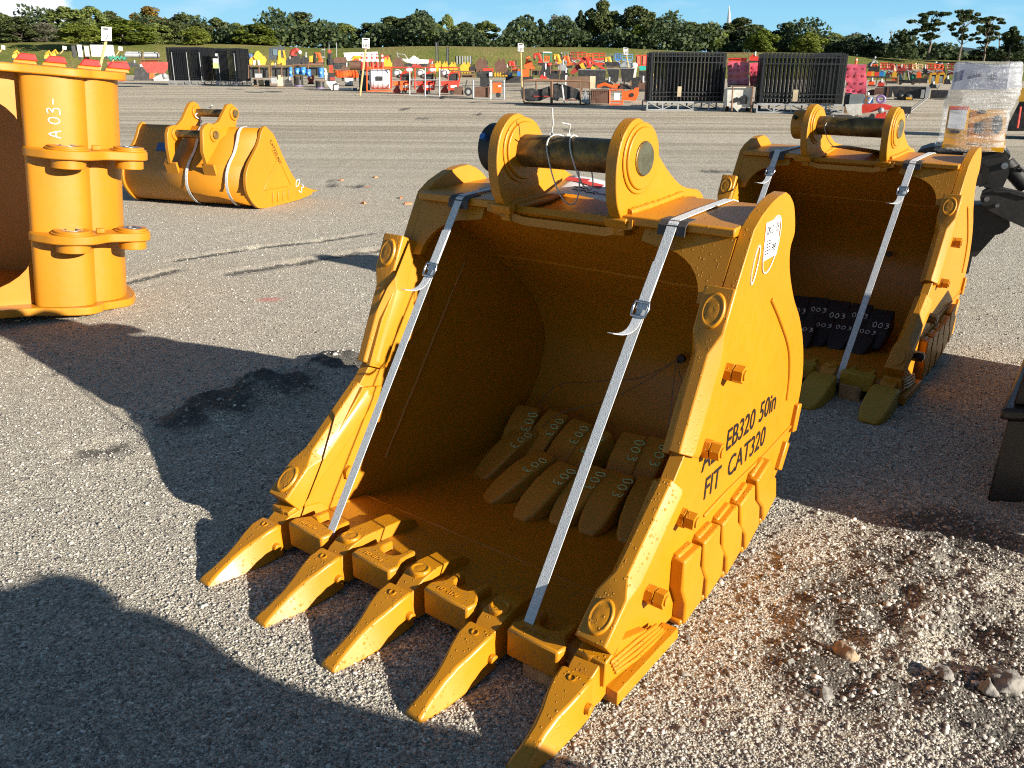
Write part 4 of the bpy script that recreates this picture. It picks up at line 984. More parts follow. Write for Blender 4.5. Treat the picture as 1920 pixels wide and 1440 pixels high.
for k, (t, lab) in enumerate(((.80, 'white band round the wide bucket between its two lugs'), (.27, 'white band round the wide bucket near its right plate'))):
    path = [(.22, .85), (.165, .85), (.107, .80), (.066, .725), (-.018, .600), (-.145, .48), (-.211, .350), (-.200, .190), (-.071, .045), (.09, .008)]
    pts = [PW + uW * (t + .015 * math.sin(i * .8)) + vW * a + Vector((0, 0, b)) for i, (a, b) in enumerate(path)]
    tag(MB().ribbon(smooth_path(pts, 3), uW, .034, .003).build('packing_band', m_strap), lab, 'band', 'white bands round the wide bucket')
v, z = C0[1]; c = RWm @ Vector((-.80, v, z)) + PW
tag(MB().tube(smooth_path([c + Vector((.05 * math.cos(i), .05 * math.sin(i * 1.3), -.03 * i + .08)) + uW * (.03 * i) for i in range(8)], 4), .006, 5).build('tied_cord', m_strap), 'knotted white cord tied at the upper pin of the wide bucket', 'cord')

# ------------------------------------------------------------------ backhoe attachment at the right, with film-wrapped goods on it
S4 = Stand(1815, dist=7.05)
fb = lambda pts, d0, d1: ('p', pts, d0, d1)
item('backhoe_attachment', 'black backhoe attachment with curved arm and hanging toothed bucket at the right', 'backhoe attachment', S4, [
    ('dipper_bucket', m_dark, [fb([(1790, 382), (1850, 380), (1892, 408), (1893, 420), (1880, 432), (1866, 436), (1830, 476), (1812, 474), (1800, 470), (1796, 440)], -.12, .14)],
        [('bucket_tooth', m_dark, [fb([(1813, 455), (1830, 460), (1823, 480), (1816, 511), (1806, 512), (1808, 490)], -.04, .04)])]),
    ('curved_arm', m_dark, [fb([(1838, 366), (1842, 354), (1854, 348), (1880, 348), (1915, 356), (1960, 372), (1960, 440), (1921, 420), (1890, 406), (1855, 388), (1842, 378)], -.20, -.08)],
        [('pivot_pin', m_steel, [('w', 1850, 366, 4.5, -.225, -.19), ('w', 1869, 378, 3.5, -.22, -.19)]), ('rib', m_dark, [('t', [(1862, 353, -.205), (1890, 354, -.205), (1925, 364, -.205)], .008)])]),
    ('link_plate', m_dark, [fb([(1832, 300), (1885, 290), (1893, 300), (1891, 325), (1880, 348), (1850, 352), (1842, 345), (1852, 340), (1856, 322), (1852, 308), (1841, 304), (1840, 345), (1826, 346), (1822, 320)], -.10, -.05), fb([(1832, 300), (1885, 290), (1893, 300), (1880, 348), (1835, 356)], .16, .20)],
        [('pivot_pin', m_steel, [('w', 1883, 308, 6, -.12, -.05), ('w', 1883, 308, 3, -.13, -.11)])]),
    ('frame_block', m_dark, [fb([(1716, 296), (1722, 282), (1740, 276), (1800, 268), (1880, 276), (1895, 292), (1890, 302), (1826, 310), (1716, 306)], -.02, .42)]),
    ('cross_shaft', M('grey_shaft', (.09, .095, .11), .35, .6), [('h', 1766, 1808, 296, 8, -.12)], [('collar', m_steel, [('h', 1763, 1767, 296, 9.5, -.12), ('h', 1805, 1811, 296, 12, -.12)])]),
    ('hydraulic_ram', m_dark, [('t', [(1886, 306, -.02), (1925, 350, -.02)], .055, 12), ('t', [(1896, 310, .08), (1930, 336, .08)], .03, 10)], [('hose', m_dark, [('t', [(1900, 316, -.08), (1910, 309, -.1), (1920, 318, -.06)], .012, 8)])]),
    ('foot_frame', m_dark, [('b', 1752, 1772, 300, 560, .20, .32), ('b', 1700, 1790, 520, 560, .22, .30)])])
m_bracket = M('yellow_plate', (.72, .36, .008), .35, 0, .08, 8)
m_card = M('grey_carton', (.34, .36, .44), .6, 0, .08, 6)
S5 = Stand(1830, dist=7.05)
item('mounting_bracket', 'yellow steel bracket with cut-out windows under clear film on the black attachment', 'bracket', S5, [
    ('window_plate', m_bracket, [fb([(1809, 206), (1888, 206), (1884, 280), (1800, 278)], .02, .05)],
        [('cut_out', m_dark, [fb([(1833, 207), (1848, 207), (1848, 213), (1832, 213)], .005, .03), fb([(1827, 230), (1843, 229), (1840, 250), (1825, 249)], .005, .03)]),
         ('round_hole', m_dark, [('p', [(1870 + 10 * math.cos(a) + 2 * math.sin(a), 234 - 18 * math.sin(a)) for a in np.linspace(0, 2 * PI, 17)[:-1]], .005, .03)])]),
    ('front_plate', m_bracket, [fb([(1780, 198), (1819, 199), (1810, 276), (1768, 272)], -.06, -.02)], [('label_sheet', m_paper, [fb([(1782, 206), (1815, 206), (1809, 242), (1777, 239)], -.066, -.0605)]), ('slot', m_dark, [fb([(1781, 243), (1801, 245), (1799, 249), (1783, 247)], -.064, -.058)]), ('red_band', m_redink, [fb([(1783, 199), (1817, 200), (1816, 205), (1782, 204)], -.065, -.0604)])]),
    ('base_lip', m_bracket, [fb([(1768, 268), (1884, 276), (1880, 284), (1766, 276)], -.08, .30)])])
item('carton', 'grey-blue carton with dark marks wrapped in film on top of the yellow bracket', 'box', S5, [
    ('box', m_card, [fb([(1790, 120), (1893, 121), (1886, 168), (1784, 168)], -.04, .30)], [('printed_mark', M('blue_print', (.05, .06, .16), .6), [fb([(1802, 133), (1808, 131), (1804, 150), (1800, 151)], -.046, -.041), fb([(1826, 140), (1842, 137), (1842, 143), (1827, 145)], -.046, -.041), fb([(1864, 138), (1871, 136), (1868, 148), (1863, 149)], -.046, -.041)])]),
    ('white_side', m_paper, [fb([(1894, 118), (1919, 120), (1914, 165), (1887, 166)], -.02, .30)])])
def film_material():
    m, nt, p = new_mat('clear_stretch_film')
    t = nd(nt, 'TexCoord'); mp_ = nd(nt, 'Mapping'); mp_.inputs['Scale'].default_value = (2, 2, 16); mp_.inputs['Rotation'].default_value = (0, .12, 0); nt.links.new(t.outputs['Object'], mp_.inputs['Vector'])
    n = nd(nt, 'TexNoise', Scale=2.2, Detail=7.0, Roughness=.6, Distortion=.8); nt.links.new(mp_.outputs[0], n.inputs['Vector'])
    n2 = nd(nt, 'TexNoise', Scale=38.0, Detail=5.0, Distortion=1.0); nt.links.new(t.outputs['Object'], n2.inputs['Vector'])
    h = math_(nt, 'ADD', n.outputs['Fac'], math_(nt, 'MULTIPLY', n2.outputs['Fac'], .35))
    b = nd(nt, 'Bump', Strength=1.0, Distance=.03); nt.links.new(h, b.inputs['Height'])
    p.inputs['Base Color'].default_value = (.80, .82, .86, 1); p.inputs['Roughness'].default_value = .22; nt.links.new(b.outputs[0], p.inputs['Normal'])
    a = ramp(nt, n.outputs['Fac'], [(.40, (.12,) * 3), (.70, (.50,) * 3)]); nt.links.new(a.outputs['Color'], p.inputs['Alpha'])
    p.inputs['Specular IOR Level'].default_value = .8
    return m
m_film = film_material()
def film(st, outline, d0, d1, name, label, cat='stretch film', rows=26, cols=26, seed=2, mat=None):
    """a skin pulled round goods; outline = left and right edges from top to bottom in photo spots"""
    q = np.random.default_rng(seed); rings = []
    n = len(outline)
    for j in range(rows):
        t = j / (rows - 1) * (n - 1); i = min(int(t), n - 2); f = t - i
        (xl, yl, xr, yr) = [outline[i][k] * (1 - f) + outline[i + 1][k] * f for k in range(4)]
        al, zl = st.q(xl, yl); ar, zr = st.q(xr, yr); ring = []
        for k in range(cols):
            a = 2 * PI * k / cols; cx = math.copysign(abs(math.cos(a)) ** .45, math.cos(a)); cy = math.copysign(abs(math.sin(a)) ** .45, math.sin(a))
            u = (cx + 1) / 2; w = q.uniform(-.009, .009)
            ring.append((al * (1 - u) + ar * u + w, (d0 + d1) / 2 + cy * (d1 - d0) / 2 + q.uniform(-.009, .009), zl * (1 - u) + zr * u + q.uniform(-.006, .006)))
        rings.append(ring)
    o = MB().loft(rings).build(name, mat or m_film, None, smooth=70); o.location = st.o; o.rotation_euler = (0, 0, st.rz); return tag(o, label, cat)
film(S5, [(1795, 116, 1918, 116), (1790, 122, 1921, 120), (1784, 165, 1915, 166), (1776, 172, 1916, 172), (1770, 195, 1902, 195), (1768, 210, 1893, 212), (1762, 250, 1886, 252), (1752, 272, 1884, 270), (1748, 282, 1886, 284)], -.09, .36, 'stretch_film', 'crinkled clear film wrapped round the carton and yellow bracket')

# ------------------------------------------------------------------ dark brown steel box at the right edge, only its left corner in view
m_brown = paint('dark_brown_enamel', (.020, .014, .010), drops=False, rough=.4)
A6 = G(1850, 940); e1, e2 = Vector((1, -.06, 0)), Vector((.56, .83, 0))
t = thing('steel_attachment', 'dark brown steel attachment cut off by the right edge of the picture', 'attachment', (A6.x, A6.y, 0))
def slab(x0, x1, y0, y1): return [tuple((e1 * a + e2 * b).xy) for a, b in ((x0, y0), (x1, y0), (x1, y1), (x0, y1))]
def tub6(x0, x1, y0, y1, z0, z1, name, lean=0.0, bev=.008):
    mb = MB(); P, Q = slab(x0, x1, y0, y1), slab(x0 + lean, x1 + lean, y0, y1)
    mb.loft([[(*p, z0) for p in P], [(*q, z1) for q in Q]]); return mb.build(name, m_brown, t, bevel=bev)
tub6(0, .9, 0, .86, .0, .325, 'lower_body', .012); tub6(-.015, .92, -.02, .88, .326, .372, 'rim', 0, .014); tub6(.02, .42, .02, .80, .373, .86, 'upper_body', .05)
MB().tube([(.08, .03, .86), (.12, .02, .93), (.35, .02, .95), (.40, .03, .86)], .03, 10).build('lifting_loop', m_brown, t, smooth=60)
MB().prism([(.32, -.78), (1.10, -.80), (1.15, -.03), (.42, -.03)], .30, .80, 'z').build('added_shade_arm', m_brown, t, bevel=.02)  # unseen block added beyond the frame to cast the near shadow band
MB().prism([(.95, .72), (1.32, .70), (1.36, 1.30), (1.02, 1.30)], .0, .60, 'z').build('added_shade_leg', m_brown, t, bevel=.02)  # unseen block added to cast the farther shadow band on the gravel
MB().prism([(.36, -.70), (.46, -.70), (.46, -.60), (.36, -.60)], .0, .31, 'z').build('added_arm_prop', m_brown, t)  # unseen prop that carries the added shadow-casting block
# unseen bucket copy, added out of view to cast the shadow across the lower left
shadow_bucket = dup(bucket_no2, (1.115, -.125, 0), R_(-8), 'unseen yellow bucket copy added out of view to throw the broad shadow at lower left'); shadow_bucket.scale = (1.02, 1.02, 1.02)
# wood chips on the gravel
m_chip = M('cedar_chip', (.42, .17, .08), .8, 0, .3, 30)
for k, (x, y) in enumerate(((765, 383), (752, 372), (690, 350), (640, 338), (682, 382), (704, 333))):
    p = G(x, y); o = MB().box((0, 0, .012), (.10 - .01 * k, .035, .022), taper=.8).build('wood_chip', m_chip); o.location = (p.x, p.y, gz(p.x, p.y)); o.rotation_euler = (0.08, .05, .4 + k * 1.3)
    tag(o, ['pale split wood chip nearest the left lug of the big bucket', 'reddish wood chip just behind the pale one', 'flat brown wood chip out on the gravel', 'small wood chip near the wide bucket lip', 'brown chip lying left of the pale one', 'thin wood chip farthest up the gravel'][k], 'wood chip')
# a few larger rocks in the churned ground at the lower right
for k, (x, y, r, lab) in enumerate(((1588, 1236, .040, 'tan broken rock in the churned ground at lower right'), (1885, 1290, .055, 'large grey flat rock at the right edge of the churned ground'), (1850, 1300, .038, 'grey rock lying left of the large flat one'),
                                    (1770, 1275, .036, 'grey rock with a sloping face beside the churned soil'), (1545, 1310, .026, 'small grey stone left of the tan rock'), (1480, 1250, .022, 'small pale stone by the wheel-churned soil'))):
    p = G(x, y); o = stones('rock', np.array([[0, 0, 0]]), np.array([r]), 60 + k, .62); o.location = (p.x, p.y, gz(p.x, p.y) + r * .28)
    s_ = o.modifiers.new('s', 'SUBSURF'); s_.subdivision_type = 'SIMPLE'; s_.levels = 3; s_.render_levels = 3
    tx = bpy.data.textures.get('rockn') or bpy.data.textures.new('rockn', 'CLOUDS'); tx.noise_scale = .03
    d_ = o.modifiers.new('d', 'DISPLACE'); d_.texture = tx; d_.strength = r * .5
    o.data.materials.clear(); o.data.materials.append(M('rock_%d' % k, (.30, .21, .135) if k == 0 else (.20, .185, .165), .85, 0, .3, 30, .4, 120)); tag(o, lab, 'rock')
# ------------------------------------------------------------------ grass bank and the trees on it
def grass_material(name, a, b, c):
    m, nt, p = new_mat(name); g = nd(nt, 'NewGeometry')
    n = nd(nt, 'TexNoise', Scale=.09, Detail=8.0, Roughness=.65); nt.links.new(g.outputs['Position'], n.inputs['Vector'])
    n2 = nd(nt, 'TexNoise', Scale=2.4, Detail=6.0, Roughness=.7); nt.links.new(g.outputs['Position'], n2.inputs['Vector'])
    k = math_(nt, 'MULTIPLY_ADD', n2.outputs['Fac'], .45, math_(nt, 'MULTIPLY', n.outputs['Fac'], .65))
    col = ramp(nt, k, [(.38, a), (.52, b), (.68, c)]); nt.links.new(col.outputs['Color'], p.inputs['Base Color'])
    p.inputs['Roughness'].default_value = .95; p.inputs['Specular IOR Level'].default_value = .1
    bp = nd(nt, 'Bump', Strength=1.0, Distance=.25); nt.links.new(n2.outputs['Fac'], bp.inputs['Height']); nt.links.new(bp.outputs[0], p.inputs['Normal']); return m
m_grass = grass_material('bank_grass', (.085, .115, .022), (.15, .165, .040), (.26, .20, .085))
def bank_crest(x):
    """height of the bank along its run (x = metres right of the view axis)"""
    return float(np.interp(x, [-260, -90, -50, -20, 0, 25, 45, 62, 80, 120, 260], [4.3, 4.3, 4.1, 3.9, 4.05, 3.9, 3.3, 2.6, 2.3, 2.1, 2.0]))
xs = np.linspace(-420, 420, 220); rows = []
for dy, k in ((118, -.03), (121, .0), (126, .28), (131, .62), (136, .90), (140, 1.0), (150, 1.03), (200, 1.06), (400, 1.1), (900, 1.1)):
    rows.append([(x, dy - .035 * x + 2.5 * math.sin(x * .03) + 1.2 * math.sin(x * .11), bank_crest(x) * k + (.25 * math.sin(x * .17) * math.sin(x * .053) if 0 < k < 1.2 else 0)) for x in xs])
nX = len(xs); V = [p for r in rows for p in r]; F = [(j * nX + i, j * nX + i + 1, (j + 1) * nX + i + 1, (j + 1) * nX + i) for j in range(len(rows) - 1) for i in range(nX - 1)]
structure(MB().add(V, F).build('grass_bank', m_grass, smooth=80))

def leaf_material(name, dark, mid, lite):
    m, nt, p = new_mat(name); g = nd(nt, 'NewGeometry'); oi = nd(nt, 'ObjectInfo')
    t = nd(nt, 'TexCoord'); n = nd(nt, 'TexNoise', Scale=.75, Detail=3.0); nt.links.new(t.outputs['Object'], n.inputs['Vector'])
    k = math_(nt, 'MULTIPLY_ADD', g.outputs['Random Per Island'], .55, math_(nt, 'MULTIPLY', n.outputs['Fac'], .5))
    k = math_(nt, 'ADD', k, math_(nt, 'MULTIPLY_ADD', oi.outputs['Random'], .24, -.12))
    c = ramp(nt, k, [(.25, dark), (.52, mid), (.85, lite)]); nt.links.new(c.outputs['Color'], p.inputs['Base Color'])
    p.inputs['Roughness'].default_value = .6; p.inputs['Specular IOR Level'].default_value = .25
    p.inputs['Subsurface Weight'].default_value = 0
    tr = nd(nt, 'BsdfTranslucent'); nt.links.new(c.outputs['Color'], tr.inputs['Color']); mx = nd(nt, 'MixShader'); mx.inputs[0].default_value = .30
    nt.links.new(p.outputs[0], mx.inputs[1]); nt.links.new(tr.outputs[0], mx.inputs[2]); nt.links.new(mx.outputs[0], nt.nodes['Material Output'].inputs['Surface']); return m
m_bark = M('grey_bark', (.14, .11, .085), .9, 0, .3, 3, .5, 12)
LEAF = {'oak': leaf_material('oak_leaves', (.036, .050, .018), (.092, .114, .037), (.17, .19, .072)),
        'bright': leaf_material('bright_leaves', (.07, .108, .014), (.168, .208, .028), (.27, .29, .065)),
        'broad': leaf_material('broad_leaves', (.062, .095, .024), (.15, .185, .045), (.25, .28, .088)),
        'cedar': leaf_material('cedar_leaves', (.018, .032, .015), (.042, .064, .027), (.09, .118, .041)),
        'pine': leaf_material('pine_needles', (.032, .05, .02), (.072, .096, .034), (.136, .16, .06)),
        'autumn': leaf_material('autumn_leaves', (.10, .065, .015), (.20, .125, .025), (.30, .20, .05)),
        'grey': leaf_material('dry_twigs', (.075, .07, .045), (.14, .125, .085), (.21, .19, .14))}
def tree_proto(kind, seed):
    """unit tree about 1 m tall and 1 m wide in the crown: trunk + crown, scaled when placed (built at 10 m)"""
    g = np.random.default_rng(seed); H = 10.0
    t = thing('tree', 'tree', 'tree')
    mb = MB(); lean = g.uniform(-.3, .3)
    tall = kind in ('pine',)
    top = .93 * H if tall else .62 * H
    tr = [(lean * k * .25 + g.uniform(-.06, .06) * k, g.uniform(-.06, .06) * k, top * k / 6) for k in range(7)]
    mb.tube(tr, lambda q: (.26 if not tall else .20) * (1 - .75 * q), 7)
    cl = []
    if kind in ('oak', 'broad', 'autumn', 'bright', 'grey'):
        n = 46 if kind != 'grey' else 26
        for i in range(n):
            u = g.uniform(0, 1); a = g.uniform(0, 2 * PI); zc = H * (.10 + .82 * u)
            env = (math.sin(PI * min(1, (.10 + .90 * u)) ** .85) ** .6) * (4.1 if kind != 'bright' else 3.3)
            r = env * g.uniform(.35, .95); cl.append((r * math.cos(a), r * math.sin(a), zc, g.uniform(.55, 1.25)))
        cl.append((0, 0, H * .93, .9))
    elif kind == 'cedar':
        for i in range(40):
            u = g.uniform(0, 1) ** .8; a = g.uniform(0, 2 * PI); r = (1 - u) ** .75 * 3.2 * g.uniform(.4, 1); cl.append((r * math.cos(a), r * math.sin(a), H * (.08 + .84 * u), .45 + .75 * (1 - u)))
        cl.append((0, 0, H * .95, .35))
    else:
        for i in range(40):
            u = g.uniform(0, 1); a = g.uniform(0, 2 * PI); r = (math.sin(PI * (.12 + .78 * u)) ** .8) * 3.1 * g.uniform(.1, 1); cl.append((r * math.cos(a) + lean * .25 * 5, r * math.sin(a), H * (.40 + .57 * u), g.uniform(.28, .62)))
    for x, y, z, r in cl[::2]:
        b = Vector(tr[min(6, max(1, int(6 * min(1, (z - 1.2) / top))))]); mb.tube([b, b.lerp(Vector((x, y, z)), .5) + Vector((0, 0, -.25)), (x, y, z)], lambda q: .075 * (1 - .7 * q), 4)
    mb.build('trunk', m_bark, t)
    per = {'oak': 190, 'broad': 185, 'autumn': 180, 'bright': 185, 'cedar': 150, 'pine': 62, 'grey': 70}[kind]; sz = {'pine': .27, 'cedar': .26, 'grey': .22}.get(kind, .275)
    P = []; 
    for x, y, z, r in cl:
        d = g.normal(0, 1, (per, 3)); d /= np.linalg.norm(d, axis=1)[:, None]; rad = r * g.uniform(.25, 1.12, per) ** .5
        fl = np.array([1, 1, .95 if kind not in ('cedar', 'bright', 'pine') else (1.3 if kind != 'pine' else .62)]); P.append((np.array([x, y, z]) + d * rad[:, None] * fl, d))
    C = np.concatenate([p for p, _ in P]); D = np.concatenate([d for _, d in P]); n = len(C)
    nrm = D + g.normal(0, .75, (n, 3)); nrm /= np.linalg.norm(nrm, axis=1)[:, None]
    a = np.cross(nrm, g.normal(0, 1, (n, 3))); a /= np.linalg.norm(a, axis=1)[:, None]; b = np.cross(nrm, a)
    s = sz * g.uniform(.5, 1.25, (n, 1)); w = s * g.uniform(.45, .9, (n, 1))
    V = np.stack([C - a * s, C + b * w + nrm * s * .25, C + a * s, C - b * w + nrm * s * .2], 1).reshape(-1, 3)
    F = np.arange(n * 4).reshape(n, 4)
    me = bpy.data.meshes.new('crown'); me.from_pydata([tuple(v) for v in V], [], [tuple(f) for f in F]); me.materials.append(LEAF[kind])
    o = bpy.data.objects.new('crown', me); COL.objects.link(o); o.parent = t; return t
PROTO = {k: [tree_proto(k, 11 * i + hash_) for i in range(n)] for k, n, hash_ in (('oak', 3, 5), ('broad', 2, 71), ('bright', 2, 133), ('cedar', 2, 211), ('pine', 2, 307), ('autumn', 1, 401), ('grey', 1, 503))}
USED = set()
# (x, top y, width px, kind, distance, own label or None)
TREES = [(8, 24, 70, 'oak', 165, 'dark broad tree cut off by the left edge of the picture'), (48, 32, 70, 'oak', 158, 'dark tree left of the white cloud and house roof'), (92, 62, 60, 'grey', 145, 'greyish twiggy bush in front of the grey house'), (133, 14, 84, 'broad', 165, 'tall green tree just right of the white cloud'), (182, 13, 64, 'broad', 168, 'round-topped tree behind the lot sign reading 2'),
         (216, 22, 60, 'oak', 176, 'dark tree to the right of the lot sign reading 2'), (238, 38, 92, 'bright', 150, 'bright yellow-green tree right of the lot sign reading 2'), (155, 66, 60, 'bright', 144, 'low yellow-green bush by the white box trailers'), (287, 14, 76, 'autumn', 172, 'tree with orange-brown autumn top'), (300, 44, 60, 'broad', 158, 'green tree below the autumn-coloured one'),
         (346, 28, 74, 'oak', 160, 'tall dark tree above the left fence stacks'), (372, 60, 46, 'bright', 146, 'light green bush behind the left fence stacks'), (412, 34, 54, 'oak', 164, 'narrow dark tree right of the left fence stacks'), (448, 44, 60, 'broad', 166, 'dull green tree behind the yellow grapple'), (488, 46, 74, 'bright', 150, 'bright green tree above the forklift'),
         (524, 34, 44, 'grey', 170, 'thin bare tree beside the big round oak'), (568, 24, 92, 'oak', 160, 'large round dark oak at the left of the centre'), (612, 52, 50, 'oak', 168, None), (645, 44, 70, 'broad', 160, 'olive green tree left of the lot sign post 182'), (690, 44, 64, 'oak', 166, None), (736, 32, 84, 'oak', 162, 'wide dark oak right of the lot sign post 182'),
         (786, 26, 92, 'oak', 160, 'tall dark oak above the boat'), (815, 46, 46, 'bright', 150, 'yellow-green tree hanging over the dark hedge near the black rails'), (840, 28, 40, 'broad', 165, 'slim tree with a light crown right of the oak above the boat'), (872, 42, 60, 'oak', 165, None), (912, 40, 62, 'broad', 155, 'light green tree above the dark digging buckets'), (957, 42, 44, 'cedar', 158, 'pointed dark cedar left of lot sign 183'),
         (991, 26, 26, 'pine', 168, 'small thin pine above lot sign 183'), (1012, 36, 46, 'cedar', 162, 'dark cedar just right of lot sign 183'), (1038, 28, 46, 'grey', 172, None), (1060, 42, 60, 'oak', 165, None), (1086, 20, 44, 'cedar', 164, 'tall dark cedar left of the tallest oak'), (1128, 2, 74, 'oak', 166, 'tallest oak near the middle of the skyline'), (1190, 12, 84, 'oak', 165, 'second tall oak right of the tallest'),
         (1196, 48, 44, 'bright', 150, 'pointed bright green tree in front of the second tall oak'), (1240, 42, 60, 'oak', 164, None), (1288, 42, 82, 'oak', 162, 'wide oak above the black fence stack'), (1330, 48, 50, 'bright', 152, 'bright green tree above the black fence stack'), (1384, 34, 84, 'oak', 164, 'tall oak at the foot of the church spire'), (1425, 55, 52, 'bright', 150, None), (1470, 44, 76, 'oak', 163, 'broad oak above the right fence stack'), (1512, 62, 56, 'bright', 152, None),
         (1556, 62, 56, 'broad', 158, 'green tree right of the right fence stack'), (1600, 62, 64, 'grey', 162, 'pale olive tree above the pink pallet'), (1630, 74, 46, 'cedar', 150, 'low dark cedar left of the cone-shaped one'), (1686, 57, 46, 'cedar', 146, 'cone-shaped dark cedar standing alone'), (1740, 21, 74, 'pine', 150, 'leftmost of the three tall pines, with the fullest crown'), (1798, 17, 54, 'pine', 146, 'middle one of the three tall pines, tallest with a bare trunk'), (1844, 31, 62, 'pine', 158, 'rightmost of the three tall pines, pale crown'),
         (1890, 50, 64, 'cedar', 148, 'dark cedar cut off by the right edge of the picture'), (1745, 84, 70, 'oak', 170, 'low dark tree at the foot of the left pine'), (1655, 82, 60, 'oak', 172, None), (1845, 88, 60, 'oak', 168, 'low tree in front of the long blue-grey roof')]
for i, (x, yt, w, kind, dist, lab) in enumerate(TREES):
    d = ray(x, 110); k = dist / math.hypot(d.x, d.y); X, Y = d.x * k, d.y * k; zb = bank_crest(X) * 1.0 - .1
    dt = ray(x, yt); zt = CAM_H + dt.z * dist / math.hypot(dt.x, dt.y); hgt = max(2.5, zt - zb); wid = w / FPX * dist * 1.12
    pr = PROTO[kind]; p_ = pr[i % len(pr)]; sx = wid / (8.4 if kind in ('oak', 'broad', 'autumn', 'grey') else 6.6); sz = hgt / 9.9
    lab = lab or 'dark green tree in the row along the bank'
    if id(p_) in USED: o = copy_tree(p_)
    else: o = p_; USED.add(id(p_))
    o.location = (X, Y, zb); o.rotation_euler = (0, 0, rng.uniform(0, 6.28)); o.scale = (sx, sx, sz); o['label'] = lab; o['group'] = 'trees along the bank'
for k, ps in PROTO.items():
    for p_ in ps:
        if id(p_) not in USED:
            for ch in list(p_.children): bpy.data.objects.remove(ch)
            bpy.data.objects.remove(p_)
# the dark undergrowth below the crowns reads as one mass
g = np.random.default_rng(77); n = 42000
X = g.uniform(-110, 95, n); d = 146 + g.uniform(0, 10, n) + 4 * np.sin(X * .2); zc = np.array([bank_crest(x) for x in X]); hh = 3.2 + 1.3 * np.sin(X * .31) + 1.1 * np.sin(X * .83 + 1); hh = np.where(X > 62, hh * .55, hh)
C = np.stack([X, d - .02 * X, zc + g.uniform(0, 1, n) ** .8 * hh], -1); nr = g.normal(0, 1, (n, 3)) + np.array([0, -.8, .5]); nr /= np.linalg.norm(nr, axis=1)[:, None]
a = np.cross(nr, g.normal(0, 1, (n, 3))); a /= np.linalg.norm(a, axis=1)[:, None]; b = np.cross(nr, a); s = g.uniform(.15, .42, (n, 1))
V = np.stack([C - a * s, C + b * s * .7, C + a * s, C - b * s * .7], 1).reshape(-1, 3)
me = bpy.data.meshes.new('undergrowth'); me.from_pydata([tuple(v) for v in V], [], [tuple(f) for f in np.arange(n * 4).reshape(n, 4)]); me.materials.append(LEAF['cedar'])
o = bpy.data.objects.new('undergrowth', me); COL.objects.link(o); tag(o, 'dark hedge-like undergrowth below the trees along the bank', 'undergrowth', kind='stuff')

# things that stand beyond the bank
m_slate = M('slate_roof', (.10, .13, .17), .7, 0, .12, .5); m_wallp = M('pale_siding', (.45, .48, .52), .8, 0, .06, 1)
st = Stand(68, dist=190)
item('house', 'grey gabled house half hidden by bushes at the left', 'house', st, [('wall', M('blue_grey_siding', (.17, .22, .28), .8), [('p', [(55, 70), (67, 53), (80, 70), (80, 92), (55, 92)], 0, 9)]), ('roof', m_slate, [('p', [(67, 52), (76, 54), (92, 74), (82, 74)], -.4, 9)]), ('eave_trim', m_paper, [('p', [(66.5, 52), (68, 52), (81, 73), (79.4, 73)], -.6, -.4)])])
st = Stand(1800, dist=230)
item('long_building', 'long low building with a blue-grey roof behind the pines', 'building', st, [('roof', M('blue_roof', (.075, .115, .14), .6), [('p', [(1768, 88), (1776, 85), (1822, 90), (1840, 93), (1842, 108), (1766, 108)], 0, 12)]), ('wall', m_wallp, [('b', 1769, 1838, 108, 116, .2, 11)])])
st = Stand(1367, dist=260)
item('church_spire', 'slim white church spire rising above the trees', 'spire', st, [('spire', M('white_spire', (.75, .75, .75), .5), [('t', [(1366.5, 45), (1367, 26), (1367, 11)], lambda q: .55 * (1 - q) + .05, 8)]), ('tower', M('white_tower', (.7, .7, .7), .6), [('b', 1364.6, 1369.4, 44, 80, -.6, .6)])])
for x0, yt, lab in ((1671, 57, 'thin grey utility pole left of the pines'), (1874, 60, 'thin grey utility pole right of the pines')):
    st = Stand(x0, dist=210); item('utility_pole', lab, 'pole', st, [('pole', M('grey_pole', (.2, .19, .18), .8), [('t', [(x0, 110), (x0, yt)], .14, 6)]), ('cross_arm', M('grey_arm', (.2, .19, .18), .8), [('b', x0 - 4, x0 + 4, yt + 3, yt + 4, -.05, .05)])])
# ------------------------------------------------------------------ the goods laid out across the yard
C_ = lambda n, c, r=.5, m=0.0, v=.18: M(n, c, r, m, v, 2.5, dirt=(.22, .18, .13), dirt_amt=.25)
m_red = C_('red_machine', (.58, .035, .018)); m_or = C_('orange_machine', (.80, .10, .012)); m_dred = C_('dull_red', (.30, .03, .022)); m_wht = C_('white_panel', (.72, .71, .68)); m_blk = C_('black_part', (.018, .018, .02))
m_gry = C_('galvanised', (.34, .35, .36), .45, .4); m_rst = C_('rusty_steel', (.17, .085, .045), .8); m_ylw = C_('yellow_machine', (.62, .32, .02)); m_brn = C_('rust_brown', (.10, .045, .028), .7); m_blu = C_('blue_drum', (.02, .16, .48)); m_tan = C_('raw_board', (.52, .42, .28), .8)
m_grn = C_('green_machine', (.02, .20, .13)); m_pnk = M('pink_film', (.62, .10, .15), .22, 0, .3, 3, .6, 7, coat=.5); m_pnkd = M('dark_pink_film', (.46, .05, .08), .3, 0, .3, 5); m_purp = C_('purple_tub', (.22, .16, .36)); m_tank = M('white_tank', (.55, .57, .60), .4, 0, .1, 2); m_bag = M('white_bag', (.60, .58, .52), .6, 0, .25, 3, .7, 9); m_teal = C_('teal_canopy', (.02, .36, .30)); m_pole = C_('sign_post', (.52, .36, .16), .8)

